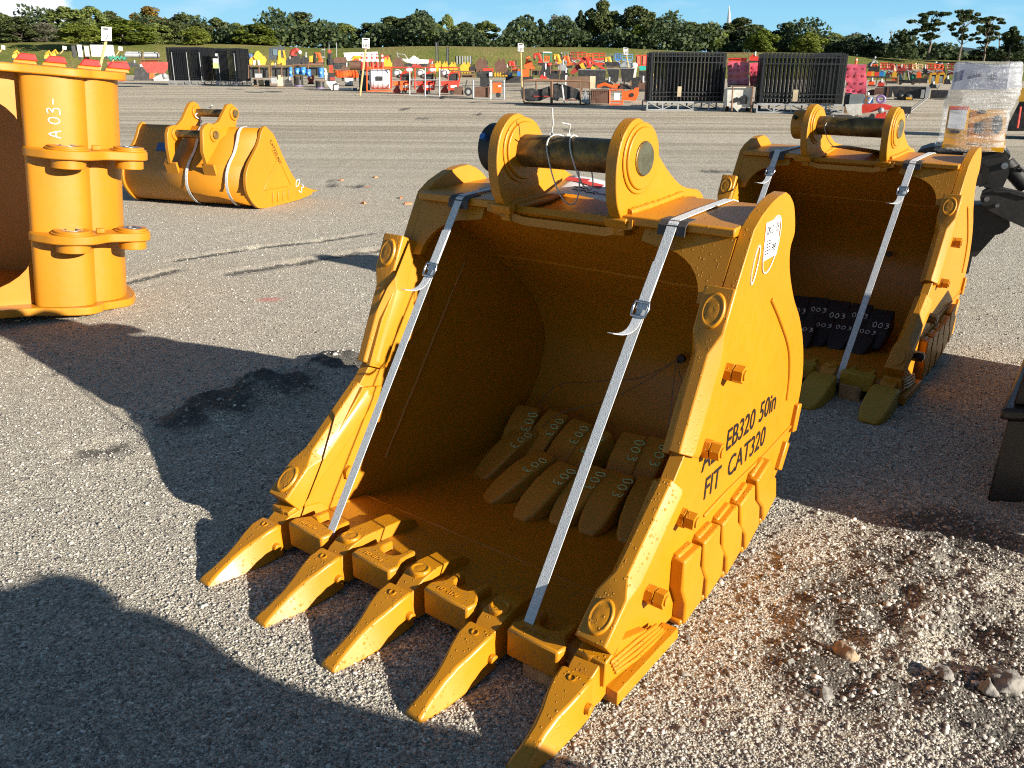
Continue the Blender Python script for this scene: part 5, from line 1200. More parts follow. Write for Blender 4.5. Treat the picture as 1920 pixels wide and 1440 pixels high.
# iron fence panels stacked upright in frames: every panel is a thing of its own
def panel_mesh(w, h):
    t = thing('fence_panel', 'panel', 'fence panel'); mb = MB(); n = 20
    for i in range(n):
        x = -w / 2 + w * (i + .5) / n; mb.box((x, 0, h / 2), (.022, .022, h)); mb.cyl((x, 0, h), (x, 0, h + .05), .016, .001, 4)
    mb.build('pickets', m_blackp, t); mb = MB()
    for z in (.16, .30, h - .32, h - .12): mb.box((0, 0, z), (w, .034, .036))
    mb.build('rails', m_blackp, t); mb = MB()
    mb.box((-w / 2, 0, h / 2), (.06, .05, h)); mb.build('end_post', m_blackp, t); MB().box((w / 2, 0, h / 2), (.06, .05, h)).build('end_post', m_blackp, t); return t
def fence_stack(x0, x1, yb, yt, n, depth, turn, lab, plab, key, proto=None, bars=()):
    st = Stand((x0 + x1) / 2, yb); a0, _ = st.q(x0, yb); a1, _ = st.q(x1, yb); _, zt = st.q((x0 + x1) / 2, yt); w = (a1 - a0); rz = st.rz + turn
    fr = thing('stacking_frame', lab, 'frame', (st.o.x, st.o.y, 0), rz)
    mb = MB(); hb = .30
    for y in (0, depth):
        for z in (.03, hb): mb.box((0, y, z), (w, .05, .05))
        k = 5
        for i in range(k + 1): mb.box((-w / 2 + w * i / k, y, hb / 2), (.05, .045, hb))
        for i in range(k): 
            xa, xb = -w / 2 + w * i / k, -w / 2 + w * (i + 1) / k; mb.tube([(xa, y, .05 if i % 2 else hb), (xb, y, hb if i % 2 else .05)], .018, 4)
    for x in (-w / 2, 0, w / 2):
        for z in (.03, hb): mb.box((x, depth / 2, z), (.05, depth, .045))
    mb.build('base', m_gry, fr)
    mb = MB()
    for f in bars: mb.tube([(w * f, -.04, hb), (w * f, -.05, zt * .86)], .022, 5)
    if bars: mb.build('uprights', m_gry, fr)
    Mx = Matrix.Translation(st.o) @ Matrix.Rotation(rz, 4, 'Z')
    base = panel_mesh(w * .94, zt - hb - .06)
    for i in range(n):
        o = base if i == 0 else copy_tree(base); p = Mx @ Vector((rng.uniform(-.02, .02), .05 + (depth - .1) * i / (n - 1), hb + .03)); o.location = p; o.rotation_euler = (rng.uniform(-.008, .008), 0, rz); o['label'] = plab; o['group'] = key
    return st, w, zt, rz
fence_stack(1212, 1358, 208, 97, 14, 1.5, .16, 'grey lattice base frame under the middle fence stack', 'black iron fence panel in the stack above the bucket lugs, at the middle', 'panels in the middle fence stack')
fence_stack(1417, 1580, 213, 99, 14, 1.6, .14, 'grey base frame under the fence stack beside the pink pallets', 'black iron fence panel in the right stack, behind the second bucket', 'panels in the right fence stack')
fence_stack(314, 386, 160, 88, 13, 2.6, -.42, 'grey base frame under the leftmost black fence stack', 'black iron fence panel in the leftmost stack', 'panels in the leftmost fence stack', bars=(-.32, .1, .46))
fence_stack(404, 452, 161, 90, 12, 2.2, -.40, 'grey base frame under the narrower left fence stack', 'black iron fence panel in the narrower stack at the left', 'panels in the narrow left fence stack', bars=(-.3, .38))
st = Stand(403, 161); item('label_card', 'green and white product card hung on the left fence stack', 'card', st, [('card', C_('green_card', (.30, .48, .14), .5), [('b', 399, 410, 118, 128, -.12, -.10)]), ('white_top', m_paper, [('b', 399, 409, 110, 118, -.12, -.10), ('s', 405, 103, 2.4, 2.8, -.11)])])
st = Stand(1276, 208); item('label_card', 'tan card tied to the front of the middle fence stack', 'card', st, [('card', m_tan, [('b', 1271, 1277, 162, 181, -.12, -.10)])])
st = Stand(1493, 213); item('label_card', 'pale card tied to the front of the right fence stack', 'card', st, [('card', m_tan, [('b', 1488, 1495, 168, 190, -.15, -.12)])])

# lot signs
def sign(x0, x1, y0, y1, dist, num, lab, yb=None, post=True):
    st = Stand((x0 + x1) / 2, dist=dist); xc = (x0 + x1) / 2
    a0, zt = st.q(x0, y0); a1, zb = st.q(x1, y1)
    t = item('lot_sign', lab, 'sign', st, [('post', m_pole, [('t', [(xc, 400, .06), (xc, y1 - 4, .06)], .05, 6)]), ('board', m_wht, [('p', [(x0, y0), (x1, y0 + 1), (x1, y1), (x0, y1 - 1)], -.05, .16)])], 'numbered lot signs')
    b_ = [c for c in t.children if c.name.startswith('board')][0]
    if num:
        lettering(num, (zt - zb) * .50, m_print, b_, ((a0 + a1) / 2, -.056, zb + (zt - zb) * .12), (1, 0, 0), (0, 0, 1), .004, 'CENTER'); MB().box(((a0 + a1) / 2, -.054, zb + (zt - zb) * .84), ((a1 - a0) * .62, .006, (zt - zb) * .11)).build('header_line', m_print, b_)
    return t
sign(190, 209, 50, 77, 36, '2', 'white lot sign reading 2 on a wooden post at the left'); sign(679, 693, 71, 91, 48, '182', 'white lot sign reading 182 on a post left of the centre'); sign(971, 982, 81, 97, 62, '183', 'white lot sign reading 183 on a post in the centre'); sign(1169, 1178, 89, 103, 74, '182', 'white lot sign on a post before the blue lifts')
for x, y, lab in ((6, 85, 'small far lot sign at the left edge'), (121, 86, 'small far lot sign left of the white trailers'), (226, 87, 'small far lot sign right of the white trailers'), (1217, 104, 'small far lot sign at the corner of the middle fence stack')):
    sign(x - 3.6, x + 3.6, y, y + 8, 96 if x < 1000 else 70, '', lab)

# ---- far left
st = Stand(145, dist=92); item('box_trailer', 'white box trailer with an open dark end at the far left', 'trailer', st, [('box', m_wht, [('b', 144, 156, 84, 107, 0, 6)]), ('open_end', m_blk, [('b', 134, 144, 85, 107, .2, 6)]), ('wheels', m_blk, [('w', 149, 109, 3.2, -.1, .3)])], 'white trailers')
st = Stand(192, dist=92); item('box_trailer', 'long white box trailer behind the lot sign reading 2', 'trailer', st, [('box', m_wht, [('b', 169, 215, 84, 106, 0, 2.5)]), ('grey_end', m_gry, [('b', 157, 169, 86, 106, .1, 2.5)]), ('wheels', m_blk, [('w', 200, 108, 3.2, -.1, .3), ('w', 206, 108, 3.2, -.1, .3)])], 'white trailers')
st = Stand(222, dist=48); item('hopper', 'red steel hopper behind the bucket lying on its side', 'hopper', st, [('body', m_dred, [('p', [(200, 116), (238, 115), (240, 121), (231, 131), (205, 131)], 0, 1.5)]), ('legs', m_gry, [('b', 206, 209, 131, 152, .2, .3), ('b', 228, 231, 131, 152, .2, .3)])])
st = Stand(230, 153); item('barrier', 'orange plastic barrier beside the red hopper', 'barrier', st, [('body', m_or, [('p', [(224, 133), (235, 133), (236, 152), (222, 152)], 0, .5)])])
st = Stand(304, dist=64); item('hopper', 'dark red hopper in front of the left fence stack', 'hopper', st, [('body', m_dred, [('p', [(262, 117), (315, 116), (315, 128), (308, 138), (276, 136)], 0, 1.6)])])
st = Stand(276, 151); item('compact_loader', 'compact machine with white hood and orange grille at the left', 'loader', st, [('hood', m_wht, [('p', [(262, 121), (270, 118), (288, 119), (297, 128), (298, 137), (284, 138), (266, 133)], 0, 1.1)]), ('engine', m_blk, [('p', [(252, 130), (266, 124), (280, 136), (280, 148), (252, 149)], -.1, 1.0)]), ('grille', m_or, [('p', [(281, 133), (290, 134), (289, 148), (280, 147)], -.2, .5)]), ('track', m_blk, [('b', 250, 292, 145, 151, -.2, .2)]), ('blade', m_gry, [('p', [(286, 147), (300, 139), (315, 140), (316, 151), (290, 152)], -.3, .3)])])
st = Stand(302, 152); item('scrap_part', 'grey cast part on a pallet beside the white-hooded loader', 'machine part', st, [('casting', m_gry, [('s', 309, 143, 5, 7, .2), ('b', 288, 318, 148, 152, 0, .5)])])
st = Stand(245, dist=75); item('roll_bundle', 'grey pipe bundle on a rack, left one of two at the far left', 'bundle', st, [('pipes', m_gry, [('h', 234, 266, 103, 4.5, .4), ('h', 236, 264, 99, 3, .6)]), ('rack', m_rst, [('b', 234, 236, 100, 116, 0, .1), ('b', 264, 266, 100, 116, 0, .1)])])
st = Stand(282, dist=75); item('roll_bundle', 'grey pipe bundle on a rack, right one of two at the far left', 'bundle', st, [('pipes', m_gry, [('h', 268, 300, 104, 4.5, .4), ('h', 270, 296, 100, 3, .6)]), ('rack', m_rst, [('b', 268, 270, 92, 116, 0, .1), ('b', 298, 300, 92, 116, 0, .1)])])
st = Stand(222, dist=84); item('green_implement', 'row of green implement parts at the far left', 'implement', st, [('frame', m_grn, [('t', [(204 + 4 * i, 106 + 5 * (i % 2)) for i in range(9)], .16, 5), ('b', 204, 238, 106, 111, .1, .5)])])
for k, (x, y, lab) in enumerate(((28, 104, 'tiny yellow machine farthest left on the bank foot'), (88, 105, 'tiny yellow machine behind the red-crested bucket'), (100, 103, 'small yellow loader with a raised boom at the far left'), (162, 104, 'small yellow machine in front of the white trailers'))):
    st = Stand(x, dist=95); item('small_machine', lab, 'machine', st, [('body', m_ylw, [('p', [(x - 5, y), (x - 2, y - 5), (x + 3, y - 5), (x + 5, y + 1), (x + 5, y + 6), (x - 5, y + 6)], 0, 1)]), ('boom', m_ylw, [('t', [(x - 2, y - 4), (x + 4, y - 9), (x + 8, y - 2)], .1, 5)]), ('wheels', m_blk, [('w', x - 3, y + 7, 2.4, -.1, .2), ('w', x + 3, y + 7, 2.4, -.1, .2)])], 'small yellow machines far left')

# ---- row left of the centre
def crate(x0, x1, yt, yb, mat, lab, d=.8, name='crate', cat='crate'):
    st = Stand((x0 + x1) / 2, yb); return item(name, lab, cat, st, [('box', mat, [('b', x0, x1, yt, yb - 2, 0, d)]), ('pallet', m_rst, [('b', x0 - .5, x1 + .5, yb - 2, yb, -.03, d)])])
crate(475, 482, 149, 162, m_blk, 'small dark crate at the left of the pallet row'); crate(484, 495, 150, 162, m_tan, 'low beige crate beside the small dark one'); crate(496, 506, 151, 162, m_blk, 'dark crate with a pale lid edge'); crate(519, 531, 141, 163, m_tan, 'tall beige crate standing upright'); crate(647, 662, 147, 161, m_wht, 'white carton with a red mark', .7, 'carton', 'carton'); crate(672, 694, 134, 170, C_('weathered_board', (.10, .11, .12), .8), 'dark grey slatted crate left of the white tank', 1.2)
def tub(x0, x1, yt, yb, lab):
    st = Stand((x0 + x1) / 2, yb); xc = (x0 + x1) / 2; return item('tub', lab, 'tub', st, [('shell', m_blk, [('c', xc, yt, yb - 3, (x1 - x0) / 2, .5)]), ('lower_band', m_purp, [('c', xc, yb - 6, yb - 1, (x1 - x0) / 2 - .6, .5)]), ('rim', m_rst, [('c', xc, yt - .8, yt + .8, (x1 - x0) / 2 + .3, .5)])], 'round tubs')
tub(550, 568, 143, 163, 'black round tub with a purple lower band'); tub(591, 608, 152, 167, 'low purple and black tub behind the wrapped machine')
for x0, x1, yt, yb, lab in ((541, 548, 126, 144, 'upright blue drum left of the blue row'), (552, 562, 128, 139, 'blue drum lying above the black tub'), (562, 574, 126, 140, 'dark blue drum in the middle of the row'), (574, 583, 130, 143, 'blue drum with a pale end'), (596, 607, 127, 145, 'bright blue drum at the right of the blue row')):
    st = Stand((x0 + x1) / 2, dist=60); item('drum', lab, 'drum', st, [('body', m_blu, [('c', (x0 + x1) / 2, yt, yb, (x1 - x0) / 2, .4)]), ('lid', C_('pale_blue_lid', (.15, .38, .68)), [('s', (x0 + x1) / 2, (yt + yb) / 2 + 1, 2.6, 3.2, .08)])], 'blue drums')
st = Stand(583, 158); item('hose_coil', 'round orange-red hose coil in front of the blue drums', 'hose coil', st, [('coil', m_dred, [('t', [(583 + 4.2 * math.cos(a), 147 - 5 * math.sin(a)) for a in np.linspace(0, 2 * PI, 17)], .10, 8)]), ('stand', m_blk, [('p', [(576, 158), (583, 146), (590, 158)], .1, .3)])])
st = Stand(621, 155); item('upright_roller', 'bright red upright cylinder on a black base', 'roller', st, [('cylinder', m_red, [('p', [(617, 119), (622, 117), (625, 120), (624, 137), (618, 136)], 0, .4)]), ('base', m_blk, [('b', 614, 628, 137, 154, 0, .6)])])
st = Stand(612, 150); item('white_figure', 'slim white upright part beside the red cylinder', 'machine part', st, [('column', m_wht, [('t', [(611, 150), (612, 138), (609, 128)], .10, 6), ('b', 608, 614, 136, 141, -.1, .1)])])
st = Stand(628, 170); item('wrapped_machine', 'film-wrapped grey machine with a red top on a pallet', 'machine', st, [('body', m_bag, [('p', [(610, 153), (628, 152), (636, 158), (634, 169), (622, 169)], 0, .8)]), ('top', m_dred, [('b', 619, 628, 145, 151, .2, .6)]), ('beam', m_wht, [('b', 633, 660, 165, 168, .1, .3)]), ('hitch', C_('steel_blue', (.10, .15, .22)), [('b', 661, 670, 165, 171, .1, .4)])])
st = Stand(650, dist=62); item('auger', 'long orange auger coil lying across dark pallets', 'auger', st, [('flight', m_or, [('t', [(630 + 1.4 * i, 139 - 4 * math.sin(i * 1.5), .3 * math.cos(i * 1.5)) for i in range(30)], .13, 6)]), ('shaft', m_or, [('h', 630, 672, 139, 1.4, 0)]), ('cradle', m_blk, [('b', 640, 645, 142, 152, 0, .4), ('b', 664, 668, 142, 152, 0, .4)])])
for (x0, x1, yt, yb, lab) in ((466, 505, 123, 147, 'rusty pipe rack under the yellow grapple'), (508, 548, 123, 145, 'rusty pipe rack below the forklift'), (549, 606, 122, 142, 'low rusty rack behind the blue drums')):
    st = Stand((x0 + x1) / 2, dist=66); item('pipe_rack', lab, 'rack', st, [('frame', m_rst, [('t', [(x0, yb), (x0, yt), (x1, yt), (x1, yb)], .045, 5), ('t', [((x0 + x1) / 2, yb), ((x0 + x1) / 2, yt)], .045, 5)]), ('dark_load', m_blk, [('b', x0 + 1, x1 - 1, yt + 3, yb - 1, .5, 1.4)])], 'rusty racks')
st = Stand(483, dist=66); item('grapple', 'yellow orange-peel grapple on a rusty rack', 'grapple', st, [('left_jaw', m_ylw, [('p', [(467, 113), (473, 106), (481, 106), (479, 122), (468, 121)], 0, .7)]), ('right_jaw', m_ylw, [('p', [(488, 106), (497, 106), (500, 112), (497, 122), (487, 122)], 0, .7)]), ('head', m_ylw, [('p', [(475, 106), (480, 97), (484, 95), (489, 100), (496, 107), (487, 113), (478, 112)], -.1, .8)]), ('ram', m_wht, [('t', [(476, 122), (477, 113)], .08, 6), ('t', [(486, 122), (484, 112)], .08, 6)])])
st = Stand(520, dist=74); item('forklift', 'dark-cabbed forklift with yellow frame at the back of the yard', 'forklift', st, [('cab', C_('dark_cab', (.035, .045, .055)), [('p', [(504, 91), (510, 88), (533, 88), (534, 93), (528, 112), (504, 112)], 0, 1.6)], [('window', C_('cab_glass', (.10, .14, .17), .15), [('b', 511, 521, 92, 104, -.05, .02)])]), ('body', m_ylw, [('p', [(522, 95), (526, 94), (527, 108), (536, 111), (535, 122), (520, 120)], -.1, 1.2)]), ('mast', m_ylw, [('t', [(531, 94), (535, 112)], .08, 5)]), ('wheel', m_ylw, [('w', 532, 120, 4, -.3, .1), ('w', 512, 121, 4, -.3, .1)])])
st = Stand(552, dist=78); item('red_auger_drive', 'small red curved drive unit behind the racks', 'machine part', st, [('arm', m_dred, [('t', [(547, 104), (549, 97), (556, 94), (559, 97)], .22, 7)]), ('white_cover', m_wht, [('s', 562, 98, 4, 4, .2)]), ('base', m_blk, [('b', 546, 564, 104, 122, 0, .8)])])
st = Stand(588, dist=78); item('yellow_engine', 'yellow engine block on a dark skid behind the racks', 'engine', st, [('block', m_ylw, [('p', [(580, 106), (586, 104), (588, 110), (592, 113), (590, 118), (580, 117)], 0, .9)]), ('skid', m_brn, [('b', 578, 606, 116, 122, 0, .9)]), ('stack_pipe', m_blk, [('t', [(590, 117), (591, 100)], .12, 6)])])
st = Stand(606, dist=80); item('mast_section', 'grey upright mast section behind the racks', 'mast', st, [('rails', m_gry, [('b', 603, 605.5, 89, 122, 0, .15), ('b', 608, 610.5, 89, 122, 0, .15)]), ('cross', m_gry, [('b', 603, 610, 92, 94, .02, .1), ('b', 603, 610, 106, 108, .02, .1)])])
st = Stand(618, dist=80); item('red_flag_machine', 'dark upright machine with a bright red head', 'machine', st, [('head', m_red, [('p', [(614, 95), (619, 93), (622, 96), (618, 101)], 0, .3)]), ('column', m_blk, [('t', [(618, 122), (618, 100)], .18, 6), ('b', 612, 626, 110, 122, 0, .8)]), ('rod', m_gry, [('t', [(631, 122), (631, 80)], .04, 4), ('t', [(617, 95), (617, 82)], .03, 4)])])
st = Stand(668, dist=64); item('drum_roller', 'rust-brown steel drum roller left of the traffic cones', 'roller', st, [('drum', m_brn, [('h', 656, 677, 122, 9, .5)]), ('yoke', m_ylw, [('t', [(660, 112), (664, 107), (678, 108)], .10, 5)])])
st = Stand(642, dist=72); item('dark_implements', 'dark rusty implement with a pointed cover', 'implement', st, [('cover', m_brn, [('p', [(625, 112), (632, 106), (640, 110), (648, 106), (652, 117), (626, 120)], 0, 1.2)]), ('frame', m_blk, [('b', 624, 654, 118, 128, .1, 1.2)])])
st = Stand(675, dist=98); item('box_trailer', 'white trailer body behind the traffic cones', 'trailer', st, [('box', m_wht, [('p', [(644, 99), (708, 97), (709, 116), (648, 114)], 0, 2.4)]), ('wheels', m_blk, [('w', 660, 117, 3.2, -.1, .3), ('w', 700, 117, 3.2, -.1, .3)])], 'white trailers')

# traffic cones: a red one with white bands, copied
def cone():
    t = thing('traffic_cone', 'cone', 'traffic cone'); MB().lathe([(.0001, 1.18), (.07, 1.18), (.085, .9), (.12, .50), (.16, .0), (.0001, .0)], n=14).build('body', m_red, t, smooth=50)
    for z0, z1, r0, r1 in ((.98, 1.10, .079, .074), (.62, .82, .111, .094)): MB().lathe([(r0 + .012, z0), (r1 + .012, z1)], n=14).build('white_band', m_wht, t, smooth=50)
    MB().box((0, 0, .02), (.42, .42, .04)).build('foot', m_blk, t); return t
c0 = cone()
tb = Stand(700, dist=56)
_, zt_ = tb.q(700, 134)
item('table', 'low dark table carrying the red and white traffic cones', 'table', tb, [('top', m_blk, [('b', 674, 725, 132.5, 134.5, -.3, .6)]), ('legs', m_gry, [('b', 676, 678, 134, 168, 0, .1), ('b', 720, 722, 134, 168, 0, .1)])])
for k, (x, lab) in enumerate(((680, 'leftmost of the five red and white traffic cones'), (689, 'second traffic cone from the left, on the sign post side'), (699, 'middle one of the five traffic cones'), (708, 'fourth of the five traffic cones from the left'), (717.5, 'rightmost of the five traffic cones, beside the yellow bucket'))):
    o = c0 if k == 0 else copy_tree(c0); a, z = tb.q(x, 132.6); p = tb.o + tb.r * a; o.location = (p.x, p.y, z); o.rotation_euler = (0, 0, tb.rz); o['label'] = lab; o['group'] = 'red and white traffic cones'; o.scale = (.8, .8, .80)

# ---- machines in red frames, in front of the dark hedge
st = Stand(712, 172)
item('tank_unit', 'large white poly tank in an orange-red steel frame', 'tank', st, [('frame', m_or, [('t', [(688, 172), (688, 128), (732, 128), (732, 173), (688, 172)], .045, 6), ('t', [(688, 128), (700, 126, 1.1), (736, 126, 1.1), (732, 128)], .04, 6), ('b', 688, 734, 170, 173, -.1, 1.1)]),
    ('tank', m_tank, [('h', 696, 729, 149, 19, .55), ('s', 696, 149, 4, 18, .55), ('s', 729, 149, 4, 18, .55)], [('ribs', m_tank, [('h', 700, 702, 149, 19.7, .55), ('h', 709, 711, 149, 19.7, .55), ('h', 718, 720, 149, 19.7, .55)]), ('print', m_blk, [('b', 705, 717, 143, 151, -.06, -.03)])])])
for k, (x0, x1, yb, body, lab) in enumerate(((734, 773, 176, m_or, 'red-framed washer unit nearest the white tank'), (778, 817, 177, m_red, 'red-framed washer unit in the middle of three'), (824, 862, 178, m_red, 'red-framed washer unit with a bare roof bar, right of three'))):
    st = Stand((x0 + x1) / 2, yb); w = x1 - x0
    item('washer_unit', lab, 'machine', st, [('frame', m_red, [('t', [(x0, yb - 10), (x0, 127), (x0 + w * .7, 126.5), (x0 + w * .68, 134), (x0 + w * .45, 139), (x0 + w * .42, 150)], .04, 6), ('t', [(x0 + w * .45, 139), (x0 + w * .95, 134), (x1, 152)], .035, 6), ('b', x0, x1, 125.5, 128, .4, .5)]),
        ('water_tank', m_wht, [('s', x0 + w * .28, 138, w * .24, 8, .5)]), ('tank_cap', m_wht, [('s', x0 + w * .82, 131, w * .20, 6, .6)] if k < 2 else [('s', x0 + w * .15, 134, 5, 5, .6)]), ('engine', m_blk, [('b', x0 + w * .42, x0 + w * .9, 138, 151, .1, .6), ('s', x0 + w * .35, 143, 4, 4, -.05)]),
        ('body', body, [('p', [(x0 + 2, 153), (x1, 151), (x1 - 1, 160), (x0 + 4, 161)], 0, .8)]), ('tank_box', body, [('b', x0 + w * .42, x1 - 2, 156, 169, -.25, .4)], [('plate', m_paper, [('b', x0 + w * .55, x0 + w * .85, 160, 164, -.27, -.25)])]), ('scoop', m_dred, [('p', [(x0 + 2, 171), (x0 + w * .3, 158), (x0 + w * .45, 171), (x0 + w * .42, 175), (x0 + 2, 174)], .1, .7)]), ('wheel', m_blk, [('w', x0 + w * .62, yb - 5, 5, -.15, .05), ('w', x0 + w * .62, yb - 5, 5, .6, .8)])], 'red-framed washer units')
for x0, x1, yb, lab in ((768, 797, 181, 'grey pipe stand before the first washer unit'), (797, 824, 181, 'grey pipe stand before the middle washer unit')):
    st = Stand((x0 + x1) / 2, yb); item('pipe_stand', lab, 'stand', st, [('pipes', m_gry, [('t', [(x0, yb - 3), (x0, 127)], .035, 5), ('t', [(x1, yb), (x1, 128)], .035, 5), ('t', [(x0, 150), (x1, 150)], .03, 5), ('t', [(x0, yb - 2), (x1, yb)], .03, 5)])], 'grey pipe stands')
st = Stand(830, 186); item('scrap_part', 'small black cast hook lying in front of the washer units', 'machine part', st, [('hook', m_blk, [('t', [(825, 186), (829, 183), (834, 181), (831, 186)], .06, 6)])])
st = Stand(866, 182); item('plate_compactor', 'brown wheel compactor with a black wheel and tilted handle', 'compactor', st, [('body', m_brn, [('p', [(852, 163), (868, 163), (869, 178), (850, 177)], 0, .6)]), ('wheel', m_blk, [('w', 878, 172, 8, -.1, .35)], [('hub', m_gry, [('w', 878, 172, 4, -.13, -.1)])]), ('handle', m_blk, [('t', [(872, 166), (876, 150)], .03, 5)])])
st = Stand(915, 186)
item('screed_machine', 'orange and brown engine machine in front of the dark buckets', 'machine', st, [('hull', m_brn, [('p', [(890, 164), (915, 162), (919, 166), (917, 183), (890, 182)], 0, .9)]), ('engine', m_blk, [('b', 900, 917, 145, 162, .1, .7), ('p', [(893, 136), (922, 132), (925, 145), (895, 146)], .1, .8)]), ('tank_box', m_or, [('b', 924, 940, 155, 174, -.1, .6)], [('plate', m_paper, [('b', 934, 939, 160, 163, -.12, -.1)])]), ('white_filter', m_wht, [('b', 917, 923, 136, 143, 0, .3)]), ('wheel', m_blk, [('w', 934, 178, 5, -.15, .05)])])
for x0, x1, yb, lab in ((887, 920, 187, 'grey pipe stand at the left of the orange engine machine'), (920, 945, 187, 'grey pipe stand at the right of the orange engine machine')):
    st = Stand((x0 + x1) / 2, yb); item('pipe_stand', lab, 'stand', st, [('pipes', m_gry, [('t', [(x0, yb - 4), (x0, 150)], .035, 5), ('t', [(x1, yb - 1), (x1, 151)], .035, 5), ('t', [(x0, yb - 3), (x1, yb - 1)], .03, 5)])], 'grey pipe stands')

# ---- old digging buckets on show in a row
def small_bucket(x0, x1, yt, yb, mat, lab, grp, dist=66):
    st = Stand((x0 + x1) / 2, dist=dist); w = x1 - x0; h = yb - yt; q = lambda u, v: (x0 + w * u, yt + h * v)
    return item('digging_bucket', lab, 'digging bucket', st, [('side_plate', mat, [('p', [q(.05, .45), q(.22, .22), q(.42, .25), q(.5, .6), q(.45, 1), q(.12, 1)], -.06, 0)]), ('shell', mat, [('p', [q(.22, .24), q(.78, .26), q(1, .75), q(.98, 1), q(.14, 1), q(.08, .5)], 0, .8)]),
        ('lug', mat, [('p', [q(.28, .28), q(.30, .04), q(.38, 0), q(.46, .06), q(.5, .3)], .1, .2), ('p', [q(.58, .28), q(.60, .04), q(.68, 0), q(.76, .06), q(.8, .3)], .1, .2)]), ('teeth', mat, [('p', [q(.16 + .2 * i, .98), q(.30 + .2 * i, .98), q(.26 + .2 * i, 1.14), q(.20 + .2 * i, 1.14)], -.2, -.05) for i in range(4)])], grp)
for a in ((735, 758, 106, 126, m_brn, 'dark brown digging bucket in the back row, left of the boat'), (716, 736, 107, 127, m_ylw, 'worn yellow bucket right behind the traffic cones'), (814, 830, 114, 132, m_ylw, 'yellow digging bucket leftmost of the yellow row'), (828, 842, 115, 132, m_ylw, 'second yellow digging bucket in the yellow row'), (841, 858, 116, 133, m_ylw, 'third yellow digging bucket in the yellow row'), (861, 886, 116, 135, m_ylw, 'wide yellow digging bucket at the right of the yellow row'),
          (880, 893, 120, 136, m_blk, 'black digging bucket beside the wide yellow one'), (890, 916, 107, 133, m_brn, 'dark rusty bucket with upright lugs, left of two'), (926, 952, 109, 134, m_brn, 'dark rusty bucket with upright lugs, right of two')): small_bucket(*a, 'digging buckets in the back row')
st = Stand(940, dist=70); item('ripper_row', 'row of small yellow ripper teeth behind the orange machine', 'rippers', st, [('shanks', m_ylw, [('p', [(926 + 5 * i, 141), (929 + 5 * i, 134), (930 + 5 * i, 144)], 0, .3) for i in range(5)]), ('beam', m_ylw, [('b', 924, 952, 139, 143, .1, .4)])])
for x0, w, yt, lab in ((816, 7, 78, 'tall pair of black mast rails, left of two'), (836, 6.5, 88, 'shorter pair of black mast rails, right of two')):
    st = Stand(x0 + 3, dist=80); item('mast_rails', lab, 'mast', st, [('rails', m_blk, [('b', x0, x0 + w * .38, yt, 122, 0, .15), ('b', x0 + w * .62, x0 + w, yt, 122, 0, .15)]), ('back_plate', m_gry, [('b', x0 + w * .36, x0 + w * .64, yt + 2, 122, .05, .1)])], 'black mast rails')
st = Stand(868, dist=90); item('post_bundle', 'bundle of grey and black upright posts before the grass bank', 'posts', st, [('grey_posts', m_gry, [('b', 856 + 5 * i, 858.4 + 5 * i, 105, 120, 0, .2) for i in range(6)]), ('black_posts', m_blk, [('b', 853 + 6 * i, 855 + 6 * i, 105, 120, .1, .3) for i in range(6)])])
st = Stand(775, dist=96); item('boat', 'white motor boat with a low cabin on a trailer before the bank', 'boat', st, [('hull', m_wht, [('p', [(753, 110), (804, 112), (803, 119), (772, 119), (760, 116)], 0, 2.2)]), ('cabin', m_wht, [('p', [(768, 110), (776, 104), (786, 110)], .4, 1.8)]), ('rail', m_gry, [('t', [(744, 98), (746, 106), (756, 112)], .05, 5), ('t', [(744, 101), (758, 102), (764, 110)], .04, 5)]), ('motor', m_dred, [('b', 804, 813, 111, 119, .4, 1.4)]), ('trailer', m_blk, [('b', 752, 806, 119, 122, .2, 1.9)])])

# ---- middle: attachments, lifts
st = Stand(962, 155); item('tool_chest', 'black chest with two bright blue tanks on top', 'chest', st, [('chest', m_blk, [('b', 948, 976, 143, 155, 0, .9)]), ('blue_tank', m_blu, [('b', 951, 961, 136, 143, .1, .7), ('b', 970, 976, 134, 143, .1, .7)])])
st = Stand(986, dist=72); item('orange_box', 'bright orange box beside lot sign 183', 'box', st, [('box', m_or, [('b', 980, 992, 130, 144, 0, .7)]), ('base', m_blk, [('b', 978, 1000, 143, 152, .05, .7)])])
st = Stand(992, dist=84); item('trencher', 'orange-red trencher with a raised hub behind the orange box', 'trencher', st, [('body', m_or, [('p', [(982, 126), (986, 114), (996, 118), (1004, 128), (996, 132)], 0, .9)]), ('disc', m_dred, [('w', 992, 120, 7, .2, .5)]), ('post', m_or, [('t', [(988, 116), (988, 107)], .10, 6), ('s', 991, 108, 3.4, 2.4, .2)])])
def excavator(x, y, s, mat, lab, dist=88):
    st = Stand(x, dist=dist); return item('mini_excavator', lab, 'mini excavator', st, [('boom', mat, [('t', [(x + 6 * s, y + 10), (x + 2 * s, y - 2), (x - 5 * s, y - 1), (x - 6 * s, y + 6)], .16, 6)]), ('house', mat, [('p', [(x + 2 * s, y + 8), (x + 12 * s, y + 7), (x + 13 * s, y + 14), (x + 1 * s, y + 15)], 0, 1)]), ('canopy', m_blk, [('t', [(x + 4 * s, y + 8), (x + 4 * s, y - 3), (x + 11 * s, y - 3), (x + 11 * s, y + 8)], .06, 5), ('b', x + 3 * s, x + 12 * s, y - 4.5, y - 3, 0, .9)]), ('track', m_blk, [('b', x, x + 14 * s, y + 15, y + 20, -.15, .15), ('b', x, x + 14 * s, y + 15, y + 20, .8, 1.1)]), ('blade_bucket', m_blk, [('p', [(x - 7 * s, y + 6), (x - 4 * s, y + 5), (x - 4 * s, y + 11), (x - 8 * s, y + 10)], 0, .4)])], 'mini excavators')
